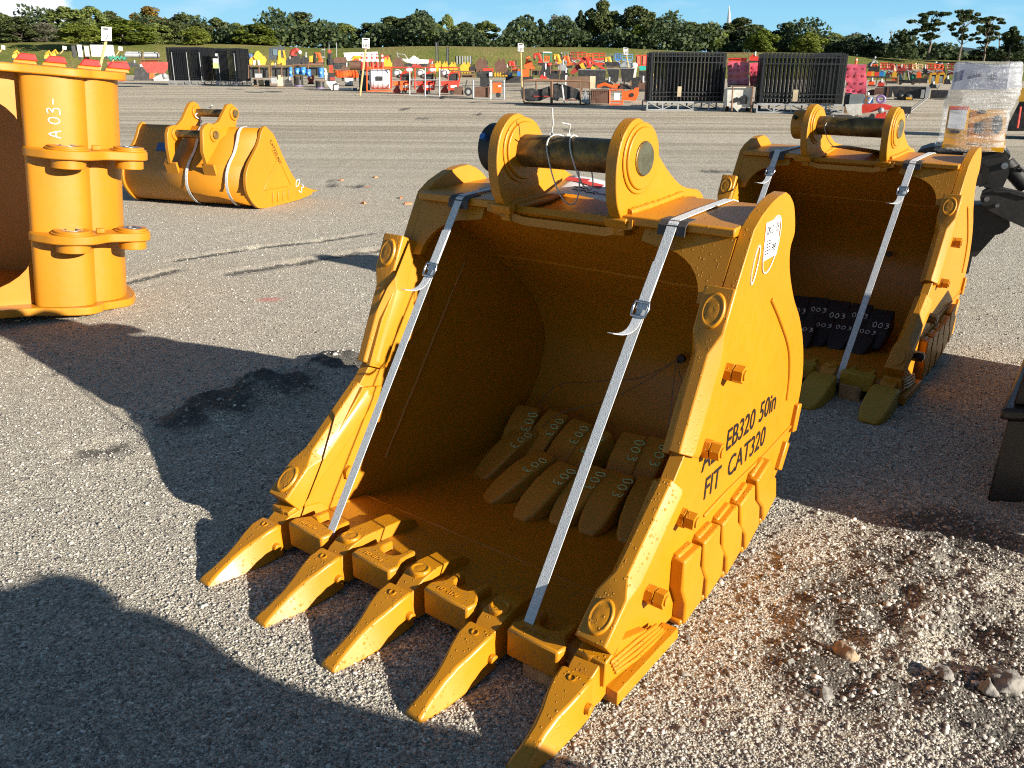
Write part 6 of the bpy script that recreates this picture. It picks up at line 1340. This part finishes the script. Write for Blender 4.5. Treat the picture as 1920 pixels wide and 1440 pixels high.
excavator(1008, 103, 1, m_red, 'mini excavator with a red boom in the back row'); excavator(1044, 105, .8, m_ylw, 'mini excavator with a yellow boom in the back row')
st = Stand(1026, dist=82); item('skid_loader', 'small loader with a white-topped canopy and red cover', 'loader', st, [('canopy', m_grn, [('t', [(1018, 116), (1019, 100), (1033, 100), (1033, 116)], .06, 5)]), ('roof', m_wht, [('b', 1018, 1034, 97, 100, 0, 1)]), ('cover', m_red, [('s', 1030, 121, 6, 4, .2)]), ('body', m_blk, [('b', 1016, 1036, 118, 138, .1, 1.1)]), ('wheel', m_blk, [('w', 1020, 137, 4.5, -.1, .1), ('w', 1032, 137, 4.5, -.1, .1)])])
def lift(x0, x1, yt, mat, lab, yb=122, dist=92):
    st = Stand((x0 + x1) / 2, dist=dist); m1, m2 = (yt + yb) / 2 - 2, (yt + yb) / 2 + 2
    return item('scissor_lift', lab, 'scissor lift', st, [('guard_rail', mat, [('t', [(x0, m1), (x0, yt), (x1, yt), (x1, m1)], .05, 5), ('t', [(x0, (yt + m1) / 2), (x1, (yt + m1) / 2)], .04, 5), ('t', [((x0 + x1) / 2, yt), ((x0 + x1) / 2, m1)], .04, 5), ('t', [(x0, m1, 1), (x0, yt, 1), (x1, yt, 1), (x1, m1, 1)], .05, 5)]), ('platform', mat, [('b', x0, x1, m1, m2, 0, 1.1)]), ('scissor_arms', m_gry, [('t', [(x0 + 1, m2), (x1 - 1, yb - 4)], .06, 5), ('t', [(x1 - 1, m2), (x0 + 1, yb - 4)], .06, 5)]), ('chassis', mat, [('b', x0, x1, yb - 5, yb, 0, 1.1)]), ('wheels', m_blk, [('w', x0 + 2, yb + 1, 2.6, -.12, .1), ('w', x1 - 2, yb + 1, 2.6, -.12, .1)])], 'scissor lifts')
lift(1053, 1065, 98, m_gry, 'pale grey scissor lift at the left of the lift row', 132); lift(1069, 1082, 98, m_dred, 'dark red scissor lift left of the conveyor'); lift(1083, 1099, 98, m_red, 'red scissor lift behind the conveyor'); lift(1112, 1134, 100, m_red, 'red scissor lift right of the conveyor'); lift(1137, 1151, 102, C_('dull_green', (.12, .18, .13)), 'dull green scissor lift left of the blue ones'); lift(1153, 1163, 101, m_blu, 'blue scissor lift left of its lot sign'); lift(1166, 1186, 102, C_('steel_blue_lift', (.10, .24, .42)), 'pale blue scissor lift right of the lot sign post')
for x0, lab in ((1193, 'left one of two salmon-red cabinets behind the fence stack'), (1204, 'right one of two salmon-red cabinets behind the fence stack')):
    st = Stand(x0 + 4, dist=88); item('cabinet', lab, 'cabinet', st, [('body', m_red, [('b', x0, x0 + 8.5, 103, 124, 0, .9)]), ('door', C_('salmon_door', (.66, .16, .10)), [('b', x0 + 2, x0 + 6.5, 105, 121, -.06, -.01)])], 'salmon-red cabinets')
st = Stand(1104, dist=60); item('conveyor', 'red inclined conveyor arm above the black hoppers', 'conveyor', st, [('boom', m_red, [('p', [(1094, 107), (1099, 106), (1136, 129), (1130, 130)], 0, .6)]), ('lower_arm', m_dred, [('p', [(1080, 124), (1093, 107), (1100, 110), (1086, 132), (1074, 140), (1068, 136)], .1, .6)]), ('yellow_guard', m_ylw, [('p', [(1086, 121), (1093, 117), (1098, 129), (1091, 128)], -.1, .1), ('p', [(1110, 123), (1117, 127), (1116, 130), (1108, 130)], -.1, .1)]), ('leg', m_blk, [('t', [(1075, 140), (1073, 160)], .08, 5), ('t', [(1125, 128), (1126, 150)], .08, 5)])])
for pts, lab in (([(1084, 131), (1136, 130), (1135, 150), (1128, 164), (1100, 164), (1084, 150)], 'wide black hopper bin below the conveyor'), ([(1138, 129), (1161, 130), (1159, 152), (1152, 156), (1143, 150)], 'narrow black hopper bin in the middle of three'), ([(1163, 128), (1190, 128), (1187, 146), (1180, 155), (1166, 153)], 'black hopper bin with a pale edge, right of three')):
    st = Stand(pts[0][0] + 12, dist=56); item('hopper_bin', lab, 'hopper', st, [('bin', m_blk, [('p', pts, 0, 1.3)]), ('lip', m_gry, [('b', pts[0][0], pts[1][0], pts[0][1] - .8, pts[0][1] + .8, -.05, 1.3)]), ('feet', m_rst, [('b', pts[0][0] + 6, pts[0][0] + 8, 154, 172, .2, .4), ('b', pts[1][0] - 8, pts[1][0] - 6, 154, 172, .2, .4)])], 'black hopper bins')
st = Stand(1188, dist=58); item('wrapped_bundle', 'white plastic-wrapped bundle behind the black hoppers', 'bundle', st, [('wrap', m_bag, [('s', 1189, 123, 7, 6, .2), ('p', [(1186, 126), (1195, 122), (1192, 145), (1187, 146)], 0, .6)]), ('base', m_blk, [('b', 1184, 1200, 144, 168, .1, .7)])])
st = Stand(1206, dist=66); item('teal_machine', 'small machine with a teal canopy at the edge of the fence stack', 'machine', st, [('canopy', m_teal, [('p', [(1198, 124), (1210, 123), (1212, 131), (1200, 132)], 0, .9)]), ('engine', m_blk, [('b', 1198, 1212, 133, 152, .1, .8)])])
st = Stand(1085, dist=46); item('board_panel', 'brown ribbed panel with a cream end board on feet', 'panel', st, [('panel', C_('brown_panel', (.13, .075, .045), .7), [('b', 1062, 1106, 143, 166, 0, .5)]), ('end_board', m_tan, [('b', 1106, 1116, 143, 166, -.02, .5)]), ('feet', m_wht, [('b', 1060, 1063, 141, 168, 0, .4), ('b', 1109, 1116, 166, 180, 0, .4)])])
# rusty rack with black hydraulic arms
st = Stand(1045, 197)
item('rusty_rack', 'rusty tube rack standing in the front row of goods', 'rack', st, [('frame', m_rst, [('t', [(982, 192), (982, 151), (1088, 152), (1088, 198)], .04, 5), ('t', [(982, 151), (1004, 150, 1.4), (1108, 154, 1.4), (1108, 196, 1.4)], .035, 5), ('t', [(1035, 196), (1035, 151)], .04, 5), ('t', [(1033, 194), (1033, 151)], .03, 5), ('t', [(982, 193), (1088, 198), (1108, 196, 1.4)], .04, 5), ('t', [(1004, 190, 1.4), (1004, 150, 1.4)], .035, 5)])])
item('folded_boom', 'black folded hydraulic boom lying inside the rusty rack', 'boom', st, [('left_arm', m_blk, [('p', [(975, 170), (983, 167), (1000, 166), (1003, 171), (1030, 162), (1034, 180), (1012, 190), (990, 191), (978, 186)], .3, .7)]), ('right_arm', m_blk, [('p', [(1044, 158), (1060, 160), (1084, 168), (1090, 176), (1088, 190), (1074, 184), (1060, 188), (1044, 178)], .3, .7)]), ('knuckle', m_blk, [('p', [(1034, 160), (1046, 156), (1052, 178), (1046, 190), (1036, 188)], .2, .8)]), ('red_stripe', m_dred, [('b', 1000, 1030, 180, 182, .27, .3), ('b', 1060, 1082, 187, 189, .27, .3)]), ('foot_wedge', m_gry, [('p', [(1090, 192), (1098, 168), (1106, 190), (1104, 195)], .1, .5)]), ('rod', m_wht, [('t', [(1054, 160, .2), (1058, 193, .2)], .03, 5)])])
st = Stand(1135, 197); item('cage_crate', 'dark red slatted cage with an orange end and a white notice', 'crate', st, [('slats', m_brn, [('b', 1110 + 3.4 * i, 1111.6 + 3.4 * i, 169, 194, 0, .05) for i in range(10)] + [('b', 1108, 1144, 168, 171, -.02, .8)]), ('back', m_brn, [('b', 1108, 1144, 170, 195, .6, .8)]), ('end_frame', m_or, [('t', [(1143, 196), (1143, 169), (1167, 168), (1167, 195), (1143, 196)], .04, 5), ('t', [(1143, 190), (1167, 190)], .03, 5)]), ('notice', m_paper, [('b', 1152, 1162, 174, 187, -.06, -.04)])])
st = Stand(1182, 192); item('blade_attachment', 'bright orange blade attachment with black hoses on top', 'blade', st, [('blade', m_or, [('p', [(1168, 171), (1188, 169), (1190, 165), (1198, 164), (1197, 178), (1192, 189), (1168, 188)], 0, .6)]), ('hub', m_blk, [('w', 1185, 178, 4, -.04, .05)]), ('hoses', m_blk, [('t', [(1160, 168, .3), (1164, 158, .3), (1176, 160, .3), (1184, 166, .3)], .05, 6), ('b', 1158, 1184, 161, 168, .3, .8)]), ('orange_bar', m_or, [('t', [(1119, 163, .4), (1133, 158, .4), (1150, 164, .4)], .07, 6)])])

# ---- right: wrapped pallets and odds
def wrapped(x0, x1, yt, yb, base, lab, d=1.0, dist=None):
    st = Stand((x0 + x1) / 2, base) if dist is None else Stand((x0 + x1) / 2, dist=dist)
    t = item('wrapped_pallet', lab, 'pallet', st, [('pipe_end', m_pnkd, [('w', x0 + 6 + (x1 - x0 - 12) * i / 2, yt + 8 + (yb - yt - 14) * j / 3, 2.5, -.018, .05) for i in range(3) for j in range(4)]), ('stand', m_rst, [('b', x0, x1, yb, yb + 3, 0, d), ('b', x0, x0 + 2, yb + 3, base, 0, .1), ('b', x1 - 2, x1, yb + 3, base, 0, .1)])], 'pink film-wrapped pallets')
    q = np.random.default_rng(int(x0)); rings = []
    for j in range(9):
        y = yt + (yb - yt) * j / 8; bul = .6 * math.sin(j * 2.1); a0, z = st.q(x0 - bul, y); a1, _ = st.q(x1 + bul, y); P = []
        for (u, v) in ((0, 0), (.25, 0), (.5, 0), (.75, 0), (1, 0), (1, .5), (1, 1), (.5, 1), (0, 1), (0, .5)): P.append((a0 + (a1 - a0) * u + q.uniform(-.02, .02), d * v + q.uniform(-.03, .03), z + q.uniform(-.02, .02)))
        rings.append(P)
    MB().loft(rings).build('film_wrap', m_pnk, t, smooth=60); return t
wrapped(1364, 1404, 116, 158, 208, 'pink-wrapped pallet left of two between the fence stacks'); wrapped(1406, 1426, 118, 160, 206, 'pink-wrapped pallet right of two, half behind the fence stack'); wrapped(1586, 1624, 121, 176, 212, 'pink-wrapped pallet showing red tube ends, right of the right fence stack')
st = Stand(1388, 211); item('bagged_machine', 'machine under torn white plastic inside a black frame', 'machine', st, [('plastic', m_bag, [('p', [(1358, 165), (1376, 163), (1410, 163), (1413, 185), (1408, 204), (1390, 200), (1384, 211), (1374, 200), (1357, 199)], .1, 1.1)]), ('opening', m_blk, [('p', [(1386, 186), (1396, 178), (1402, 184), (1400, 195), (1388, 195)], .06, .1), ('p', [(1372, 190), (1382, 182), (1390, 188), (1378, 193)], .06, .1)]), ('frame', m_rst, [('t', [(1372, 208), (1374, 162), (1412, 162), (1407, 211)], .03, 5)])])
st = Stand(1602, 218); item('grey_crate', 'dark and grey crates draped with a white cloth', 'crate', st, [('dark_crate', m_blk, [('b', 1584, 1594, 175, 200, .1, .9)]), ('grey_crate', C_('grey_box', (.16, .19, .19)), [('b', 1594, 1618, 177, 198, 0, .9)]), ('cloth', m_bag, [('p', [(1585, 196), (1618, 194), (1616, 216), (1608, 214), (1600, 219), (1592, 214), (1587, 206)], -.04, .5)])])
st = Stand(1650, 222); item('tiller', 'bright red walk-behind machine with long grey handles', 'tiller', st, [('hood', m_red, [('p', [(1616, 197), (1634, 195), (1660, 196), (1674, 200), (1668, 206), (1648, 206), (1632, 211), (1616, 212)], 0, .6)]), ('lower_hood', m_red, [('p', [(1643, 214), (1662, 210), (1660, 223), (1640, 222)], -.05, .4)]), ('engine', m_gry, [('s', 1652, 207, 6, 6, .0), ('s', 1662, 203, 6, 3, .1)]), ('wheel', m_blk, [('w', 1635, 218, 5, -.1, .1)]), ('handle', m_blk, [('t', [(1700, 222, .3), (1706, 212, .4), (1742, 185, .8)], .025, 5), ('t', [(1697, 219, .8), (1704, 210, .9), (1738, 186, 1.2)], .025, 5), ('b', 1684, 1708, 201, 214, .3, .8)])])
st = Stand(1640, dist=36); item('wheel_barrow', 'blue and brown tangle with a purple wheel behind the red machine', 'implement', st, [('wheel', m_purp, [('t', [(1652 + 7 * math.cos(a), 186 - 6 * math.sin(a)) for a in np.linspace(0, 2 * PI, 17)], .05, 6)]), ('blue_frame', m_blu, [('b', 1618, 1636, 182, 195, 0, .6)]), ('load', m_brn, [('s', 1636, 174, 10, 6, .5), ('b', 1640, 1656, 166, 178, .3, .9)]), ('white_bits', m_wht, [('t', [(1634, 182, -.1), (1628, 192, -.1)], .05, 5), ('s', 1628, 176, 2.5, 3, -.05)])])
st = Stand(1705, 188); item('loader_bucket', 'wide black loader bucket frame with attachments before it', 'loader bucket', st, [('bucket', m_blk, [('p', [(1672, 162), (1740, 163), (1741, 184), (1734, 186), (1676, 182)], .3, 1.0)]), ('rib', m_gry, [('b', 1728, 1732, 168, 184, .1, .28), ('b', 1737, 1741, 163, 185, .1, .28)]), ('attachment', m_blk, [('s', 1688, 180, 8, 5, 0), ('s', 1702, 181, 9, 6, 0), ('b', 1677, 1712, 184, 188, -.1, .2)]), ('yellow_part', m_ylw, [('b', 1699, 1710, 182, 186, -.25, -.1)])])
st = Stand(1664, 183); item('dark_cabinet', 'black slab standing left of the loader bucket', 'panel', st, [('slab', m_blk, [('b', 1657, 1672, 162, 182, 0, .6)]), ('edge', m_brn, [('b', 1664, 1665, 163, 182, -.03, -.01)])])
st = Stand(1758, 186); item('dark_cabinet', 'black box on skids left of the wrapped carton', 'box', st, [('box', m_blk, [('b', 1746, 1776, 169, 185, 0, .8)]), ('skid', m_blk, [('b', 1751, 1772, 190, 192, -.6, -.3), ('b', 1766, 1769, 191, 197, -.6, -.4)]), ('antenna', m_blk, [('t', [(1757, 168), (1762, 159)], .02, 4)])])
st = Stand(1910, 262); item('yellow_panel_machine', 'black machine with a yellow panel cut off by the right edge', 'machine', st, [('panel', m_ylw, [('b', 1914, 1990, 165, 192, 0, .6)]), ('body', m_blk, [('p', [(1888, 238), (1912, 190), (1990, 190), (1990, 246), (1888, 246)], .1, 1.2)]), ('skid', m_blk, [('b', 1884, 1990, 240, 246, 0, 1)]), ('red_stay', m_red, [('t', [(1908, 240, -.02), (1914, 200, -.02)], .025, 5)])])

# far row at the right, before the pale field
for x0, x1, yt, mat, lab in ((1651, 1663, 118, m_red, 'red scissor lift at the left of the far right row'), (1664, 1676, 119, m_dred, 'dark red scissor lift beside the first red one'), (1700, 1710, 120, m_dred, 'small dark red lift in the far right row'), (1711, 1730, 121, C_('tan_lift', (.60, .38, .22)), 'tan framed lift in the far right row'), (1738, 1752, 120, m_red, 'red scissor lift left of the wrapped carton'), (1776, 1792, 120, m_dred, 'dark red lift behind the wrapped carton')):
    lift(x0, x1, yt, mat, lab, 140, 78)
for k, (x, c, lab) in enumerate(((1635, m_ylw, 'small yellow can in the far right row'), (1644, m_red, 'small pink-red can in the far right row'), (1653, m_blu, 'small blue can in the far right row'), (1656, m_teal, 'small teal can in the far right row'), (1630, m_or, 'small orange can at the left of the far right row'))):
    st = Stand(x, dist=62); item('fuel_can', lab, 'can', st, [('body', c, [('b', x - 3.5, x + 3.5, 134 + k % 2, 143, 0, .35)]), ('cap', m_blk, [('b', x - 1, x + 1, 132.5 + k % 2, 134.5 + k % 2, .1, .2)])], 'coloured cans')
st = Stand(1650, dist=60); item('table', 'dark trestle table under the coloured cans', 'table', st, [('top', m_blk, [('b', 1624, 1668, 143, 146, -.2, .6)]), ('legs', m_blk, [('t', [(1642, 160), (1645, 146)], .03, 4), ('t', [(1662, 160), (1660, 146)], .03, 4)])])
for x, c1, c2, lab in ((1677, m_ylw, m_or, 'small machine with a cream top and orange base, far right row'), (1723, m_or, m_ylw, 'small machine with an orange top and yellow body, far right row')):
    st = Stand(x, dist=66); item('small_machine', lab, 'machine', st, [('top', c1, [('p', [(x - 4, 138), (x - 2, 134), (x + 3, 134), (x + 5, 146), (x - 4, 146)], 0, .6)]), ('body', c2, [('b', x - 4, x + 4, 146, 156, .05, .6)])])
st = Stand(1700, dist=66); item('ride_on_mower', 'ride-on machine with a green hood and grey screen, far right row', 'mower', st, [('hood', m_grn, [('s', 1711, 145, 6, 6, .2)]), ('screen', C_('grey_screen', (.18, .22, .26)), [('p', [(1683, 146), (1689, 136), (1692, 150), (1684, 150)], 0, .3)]), ('frame', m_blk, [('t', [(1694, 150), (1695, 134), (1702, 136), (1704, 150)], .06, 5), ('b', 1684, 1716, 150, 156, .1, .9)]), ('wheel', m_blk, [('w', 1688, 155, 4, -.1, .1), ('w', 1712, 155, 4, -.1, .1)])])
st = Stand(1738, dist=66); item('dark_implement', 'low dark implement with a raised arm, far right row', 'implement', st, [('arm', m_brn, [('p', [(1716, 156), (1724, 150), (1736, 141), (1742, 144), (1736, 156)], 0, .6)])])
for x, lab in ((1750, 'left one of two yellow-topped cabinets in the far right row'), (1765, 'right one of two yellow-topped cabinets in the far right row')):
    st = Stand(x, dist=64); item('generator', lab, 'generator', st, [('body', m_blk, [('b', x - 6, x + 6, 139, 156, 0, .8)]), ('top', m_ylw, [('p', [(x - 6, 137), (x + 5, 136), (x + 6, 140), (x - 6, 140)], -.05, .8)]), ('side_frame', m_ylw, [('b', x - 6.4, x - 5.2, 140, 157, -.04, .1), ('b', x + 5.2, x + 6.4, 140, 157, -.04, .1)]), ('grille', m_gry, [('p', [(x - 3, 143), (x + 2, 143), (x + 4, 155), (x - 4, 155)], -.03, .0)])], 'yellow-topped cabinets')
st = Stand(1640, dist=80); item('dark_machines', 'dark cluttered machine behind the coloured cans', 'machine', st, [('body', m_blk, [('b', 1629, 1648, 124, 136, 0, 1)]), ('arms', m_gry, [('t', [(1632, 124), (1638, 112), (1646, 118)], .07, 5), ('s', 1641, 108, 2, 3, 0)])])
st = Stand(1606, dist=70); item('orange_tube', 'single orange marker tube sticking up behind the pink pallet', 'marker', st, [('tube', m_or, [('c', 1606, 109, 160, 2.4, 0)]), ('band', m_wht, [('c', 1606, 111, 113, 2.6, 0)])])
st = Stand(1760, dist=85); item('white_machine', 'white and black machine standing above the yellow-topped cabinets', 'machine', st, [('mast', m_blk, [('p', [(1753, 138), (1756, 118), (1760, 116), (1770, 120), (1774, 138)], 0, .8)]), ('white_guard', m_wht, [('t', [(1757, 136, -.1), (1762, 121, -.1), (1768, 119, -.1)], .10, 5), ('s', 1755, 117, 2.5, 1.6, -.1), ('s', 1777, 120, 3, 2, -.1)])])
# ------------------------------------------------------------------ more of the crowded stock between and behind the goods
# dark skids, racks, pallets and small engines fill the gaps: each its own thing
def skid(x0, x1, yt, yb, dist, mat, kind, lab):
    st = Stand((x0 + x1) / 2, dist=dist); w = x1 - x0; h = yb - yt
    if kind == 'rack': ps = [('frame', m_rst, [('t', [(x0, yb), (x0, yt), (x1, yt), (x1, yb)], .05, 5), ('t', [(x0, (yt + yb) / 2), (x1, (yt + yb) / 2)], .04, 5)]), ('load', mat, [('b', x0 + w * .1, x1 - w * .1, yt + h * .45, yb - 1, .2, 1.0)])]
    elif kind == 'engine': ps = [('block', mat, [('p', [(x0, yt + h * .4), (x0 + w * .3, yt), (x0 + w * .7, yt + h * .1), (x1, yt + h * .5), (x1 - w * .1, yb - h * .2), (x0 + w * .05, yb - h * .2)], 0, .9)]), ('base', m_blk, [('b', x0 - 1, x1 + 1, yb - h * .2, yb, -.05, 1.0)]), ('exhaust', m_gry, [('t', [(x0 + w * .6, yt + h * .2), (x0 + w * .62, yt - h * .35)], .06, 5)])]
    elif kind == 'pallet': ps = [('load', mat, [('b', x0, x1, yt, yb - h * .25, 0, .9)]), ('pallet', m_rst, [('b', x0 - 1, x1 + 1, yb - h * .25, yb - h * .12, -.03, .95)] + [('b', x0 + w * f, x0 + w * f + 1.5, yb - h * .12, yb, 0, .9) for f in (0, .45, .9)])]
    else: ps = [('post', m_gry, [('t', [((x0 + x1) / 2, yb), ((x0 + x1) / 2, yt)], .05, 5)]), ('head', mat, [('b', x0, x1, yt, yt + h * .4, -.1, .2)]), ('foot', m_blk, [('b', x0, x1, yb - h * .15, yb, -.2, .4)])]
    return item({'rack': 'loaded_rack', 'engine': 'engine_unit', 'pallet': 'loaded_pallet', 'post': 'post_tool'}[kind], lab, {'rack': 'rack', 'engine': 'engine', 'pallet': 'pallet', 'post': 'tool'}[kind], st, ps)
for a in ((318, 352, 106, 118, 92, m_grn, 'rack', 'rack of green parts behind the leftmost fence stack'), (455, 470, 103, 125, 80, m_blk, 'rack', 'dark rack just right of the narrow fence stack'), (536, 548, 108, 122, 78, m_blk, 'engine', 'dark engine between forklift and red drive unit'), (563, 580, 104, 122, 80, m_blk, 'engine', 'black engine left of the yellow engine block'),
          (626, 640, 118, 134, 66, m_blk, 'pallet', 'dark pallet load under the pointed brown cover'), (640, 656, 122, 136, 66, m_brn, 'engine', 'rusty engine behind the orange auger'), (720, 735, 118, 128, 70, m_blk, 'rack', 'dark rack behind the white tank frame'), (742, 760, 116, 126, 74, m_blk, 'engine', 'black engine below the dark brown bucket'), (760, 800, 119, 127, 76, m_blk, 'pallet', 'long dark pallet load below the boat'),
          (800, 816, 118, 128, 74, m_brn, 'engine', 'rusty engine right of the boat motor'), (843, 862, 132, 142, 64, m_dred, 'rack', 'red rack below the yellow bucket row'), (864, 890, 134, 146, 62, m_brn, 'rack', 'brown rack behind the plate compactor'), (895, 925, 128, 138, 66, m_red, 'pallet', 'red pallet load below the dark buckets'), (942, 956, 126, 140, 70, m_blk, 'engine', 'dark engine left of the blue tanks'),
          (996, 1012, 122, 142, 74, m_blk, 'rack', 'black rack right of the orange box'), (1012, 1030, 126, 146, 68, m_blk, 'engine', 'black engine unit below the white canopy loader'), (1032, 1050, 122, 142, 72, m_blk, 'rack', 'black rack below the yellow boom'), (1046, 1062, 118, 136, 76, m_gry, 'engine', 'grey engine unit below the pale lift'), (1050, 1068, 133, 150, 60, m_blk, 'engine', 'dark pump unit left of the ribbed panel'),
          (1137, 1160, 116, 128, 78, m_blk, 'pallet', 'dark pallet load under the dull green lift'), (1162, 1186, 118, 128, 78, m_gry, 'engine', 'grey engine under the pale blue lift'), (1130, 1150, 150, 166, 52, m_blk, 'engine', 'black hydraulic unit above the red cage'), (1196, 1212, 150, 172, 50, m_brn, 'engine', 'rusty engine by the left edge of the middle fence stack'), (1362, 1404, 100, 116, 84, m_red, 'rack', 'red rack seen above the pink pallets'), (1405, 1424, 102, 117, 84, m_red, 'engine', 'red machine seen above the right pink pallet'),
          (1626, 1646, 116, 128, 84, m_blk, 'engine', 'black machine left of the far red lifts'), (1676, 1700, 124, 136, 80, m_dred, 'engine', 'dark red machine in the far right row'), (1728, 1740, 126, 140, 78, m_blk, 'engine', 'black engine below the tan framed lift'), (1692, 1712, 120, 132, 86, m_gry, 'rack', 'grey rack behind the dark red lift'), (1660, 1684, 146, 158, 62, m_blk, 'rack', 'dark rack right of the trestle table'), (1770, 1782, 146, 158, 62, m_blk, 'engine', 'black engine just left of the wrapped carton'), (1712, 1738, 147, 157, 64, m_blk, 'pallet', 'dark pallet load in front of the tan lift'),
          (262, 300, 108, 117, 78, m_or, 'rack', 'rack with orange parts under the grey pipe bundles'), (236, 262, 116, 126, 68, m_blk, 'engine', 'dark engine behind the white-hooded loader'), (508, 520, 122, 134, 68, m_blk, 'engine', 'dark engine under the forklift rack')):
    skid(*a)

for a in ((668, 112, .9, m_or, 'orange mini excavator behind the brown drum roller', 84), (724, 108, .8, m_red, 'red mini excavator seen above the white tank frame', 86), (1062, 108, .8, m_or, 'orange mini excavator right of the pale grey lift', 84), (1100, 112, .8, m_red, 'red mini excavator under the conveyor boom', 80), (1140, 110, .8, m_ylw, 'yellow mini excavator below the dull green lift', 84), (1672, 124, .8, m_or, 'orange mini excavator in the far right row', 80), (1714, 122, .7, m_ylw, 'yellow mini excavator in the far right row', 84), (330, 100, .7, m_ylw, 'yellow mini excavator just above the leftmost fence stack', 98), (596, 102, .8, m_or, 'orange mini excavator left of the mast section', 88), (552, 106, .7, m_red, 'red mini excavator between forklift and yellow engine', 90), (468, 104, .7, m_blu, 'blue mini excavator left of the yellow grapple', 90), (906, 118, .7, m_or, 'orange mini excavator between the two dark rusty buckets', 78), (960, 118, .7, m_red, 'red mini excavator above the blue tanks', 80)):
    excavator(*a)
for a in ((1018, 1030, 106, m_or, 'orange lift behind the white canopy loader'), (1040, 1052, 108, m_dred, 'dark red lift behind the yellow boom'), (1100, 1111, 101, m_or, 'orange lift between the red ones'), (1634, 1645, 121, m_or, 'orange lift at the left of the far right row', 138, 82), (1684, 1696, 121, m_red, 'red lift behind the far right mower', 138, 82), (1754, 1768, 121, m_or, 'orange lift above the yellow-topped cabinets', 138, 84)):
    lift(*a)
for a in ((694, 712, 116, 127, 66, m_or, 'rack', 'orange rack behind the traffic cones'), (772, 790, 119, 128, 66, m_dred, 'engine', 'red engine behind the first washer unit'), (806, 822, 120, 129, 66, m_or, 'pallet', 'orange pallet load behind the middle washer unit'), (958, 976, 124, 134, 70, m_or, 'rack', 'orange rack above the blue tanks'), (1012, 1026, 140, 152, 58, m_red, 'engine', 'red pump behind the rusty rack'), (1030, 1048, 138, 152, 56, m_blk, 'pallet', 'dark pallet behind the rusty rack'), (1150, 1168, 158, 168, 50, m_or, 'pallet', 'orange pallet load above the red cage'), (566, 580, 110, 124, 84, m_or, 'engine', 'orange engine behind the blue drums'), (636, 652, 108, 120, 84, m_dred, 'engine', 'dark red engine left of the trailer body'), (478, 492, 138, 149, 58, m_gry, 'pallet', 'grey pallet above the beige crate'), (508, 520, 146, 160, 52, m_gry, 'pallet', 'grey pallet left of the tall beige crate'), (534, 548, 148, 161, 54, m_blk, 'engine', 'dark engine right of the tall beige crate'),
          (1628, 1640, 150, 162, 54, m_or, 'engine', 'orange engine below the coloured cans'), (1646, 1658, 152, 164, 52, m_red, 'engine', 'red engine left of the loader bucket frame'), (1742, 1756, 156, 166, 54, m_blk, 'engine', 'dark engine below the yellow-topped cabinets')):
    skid(*a)
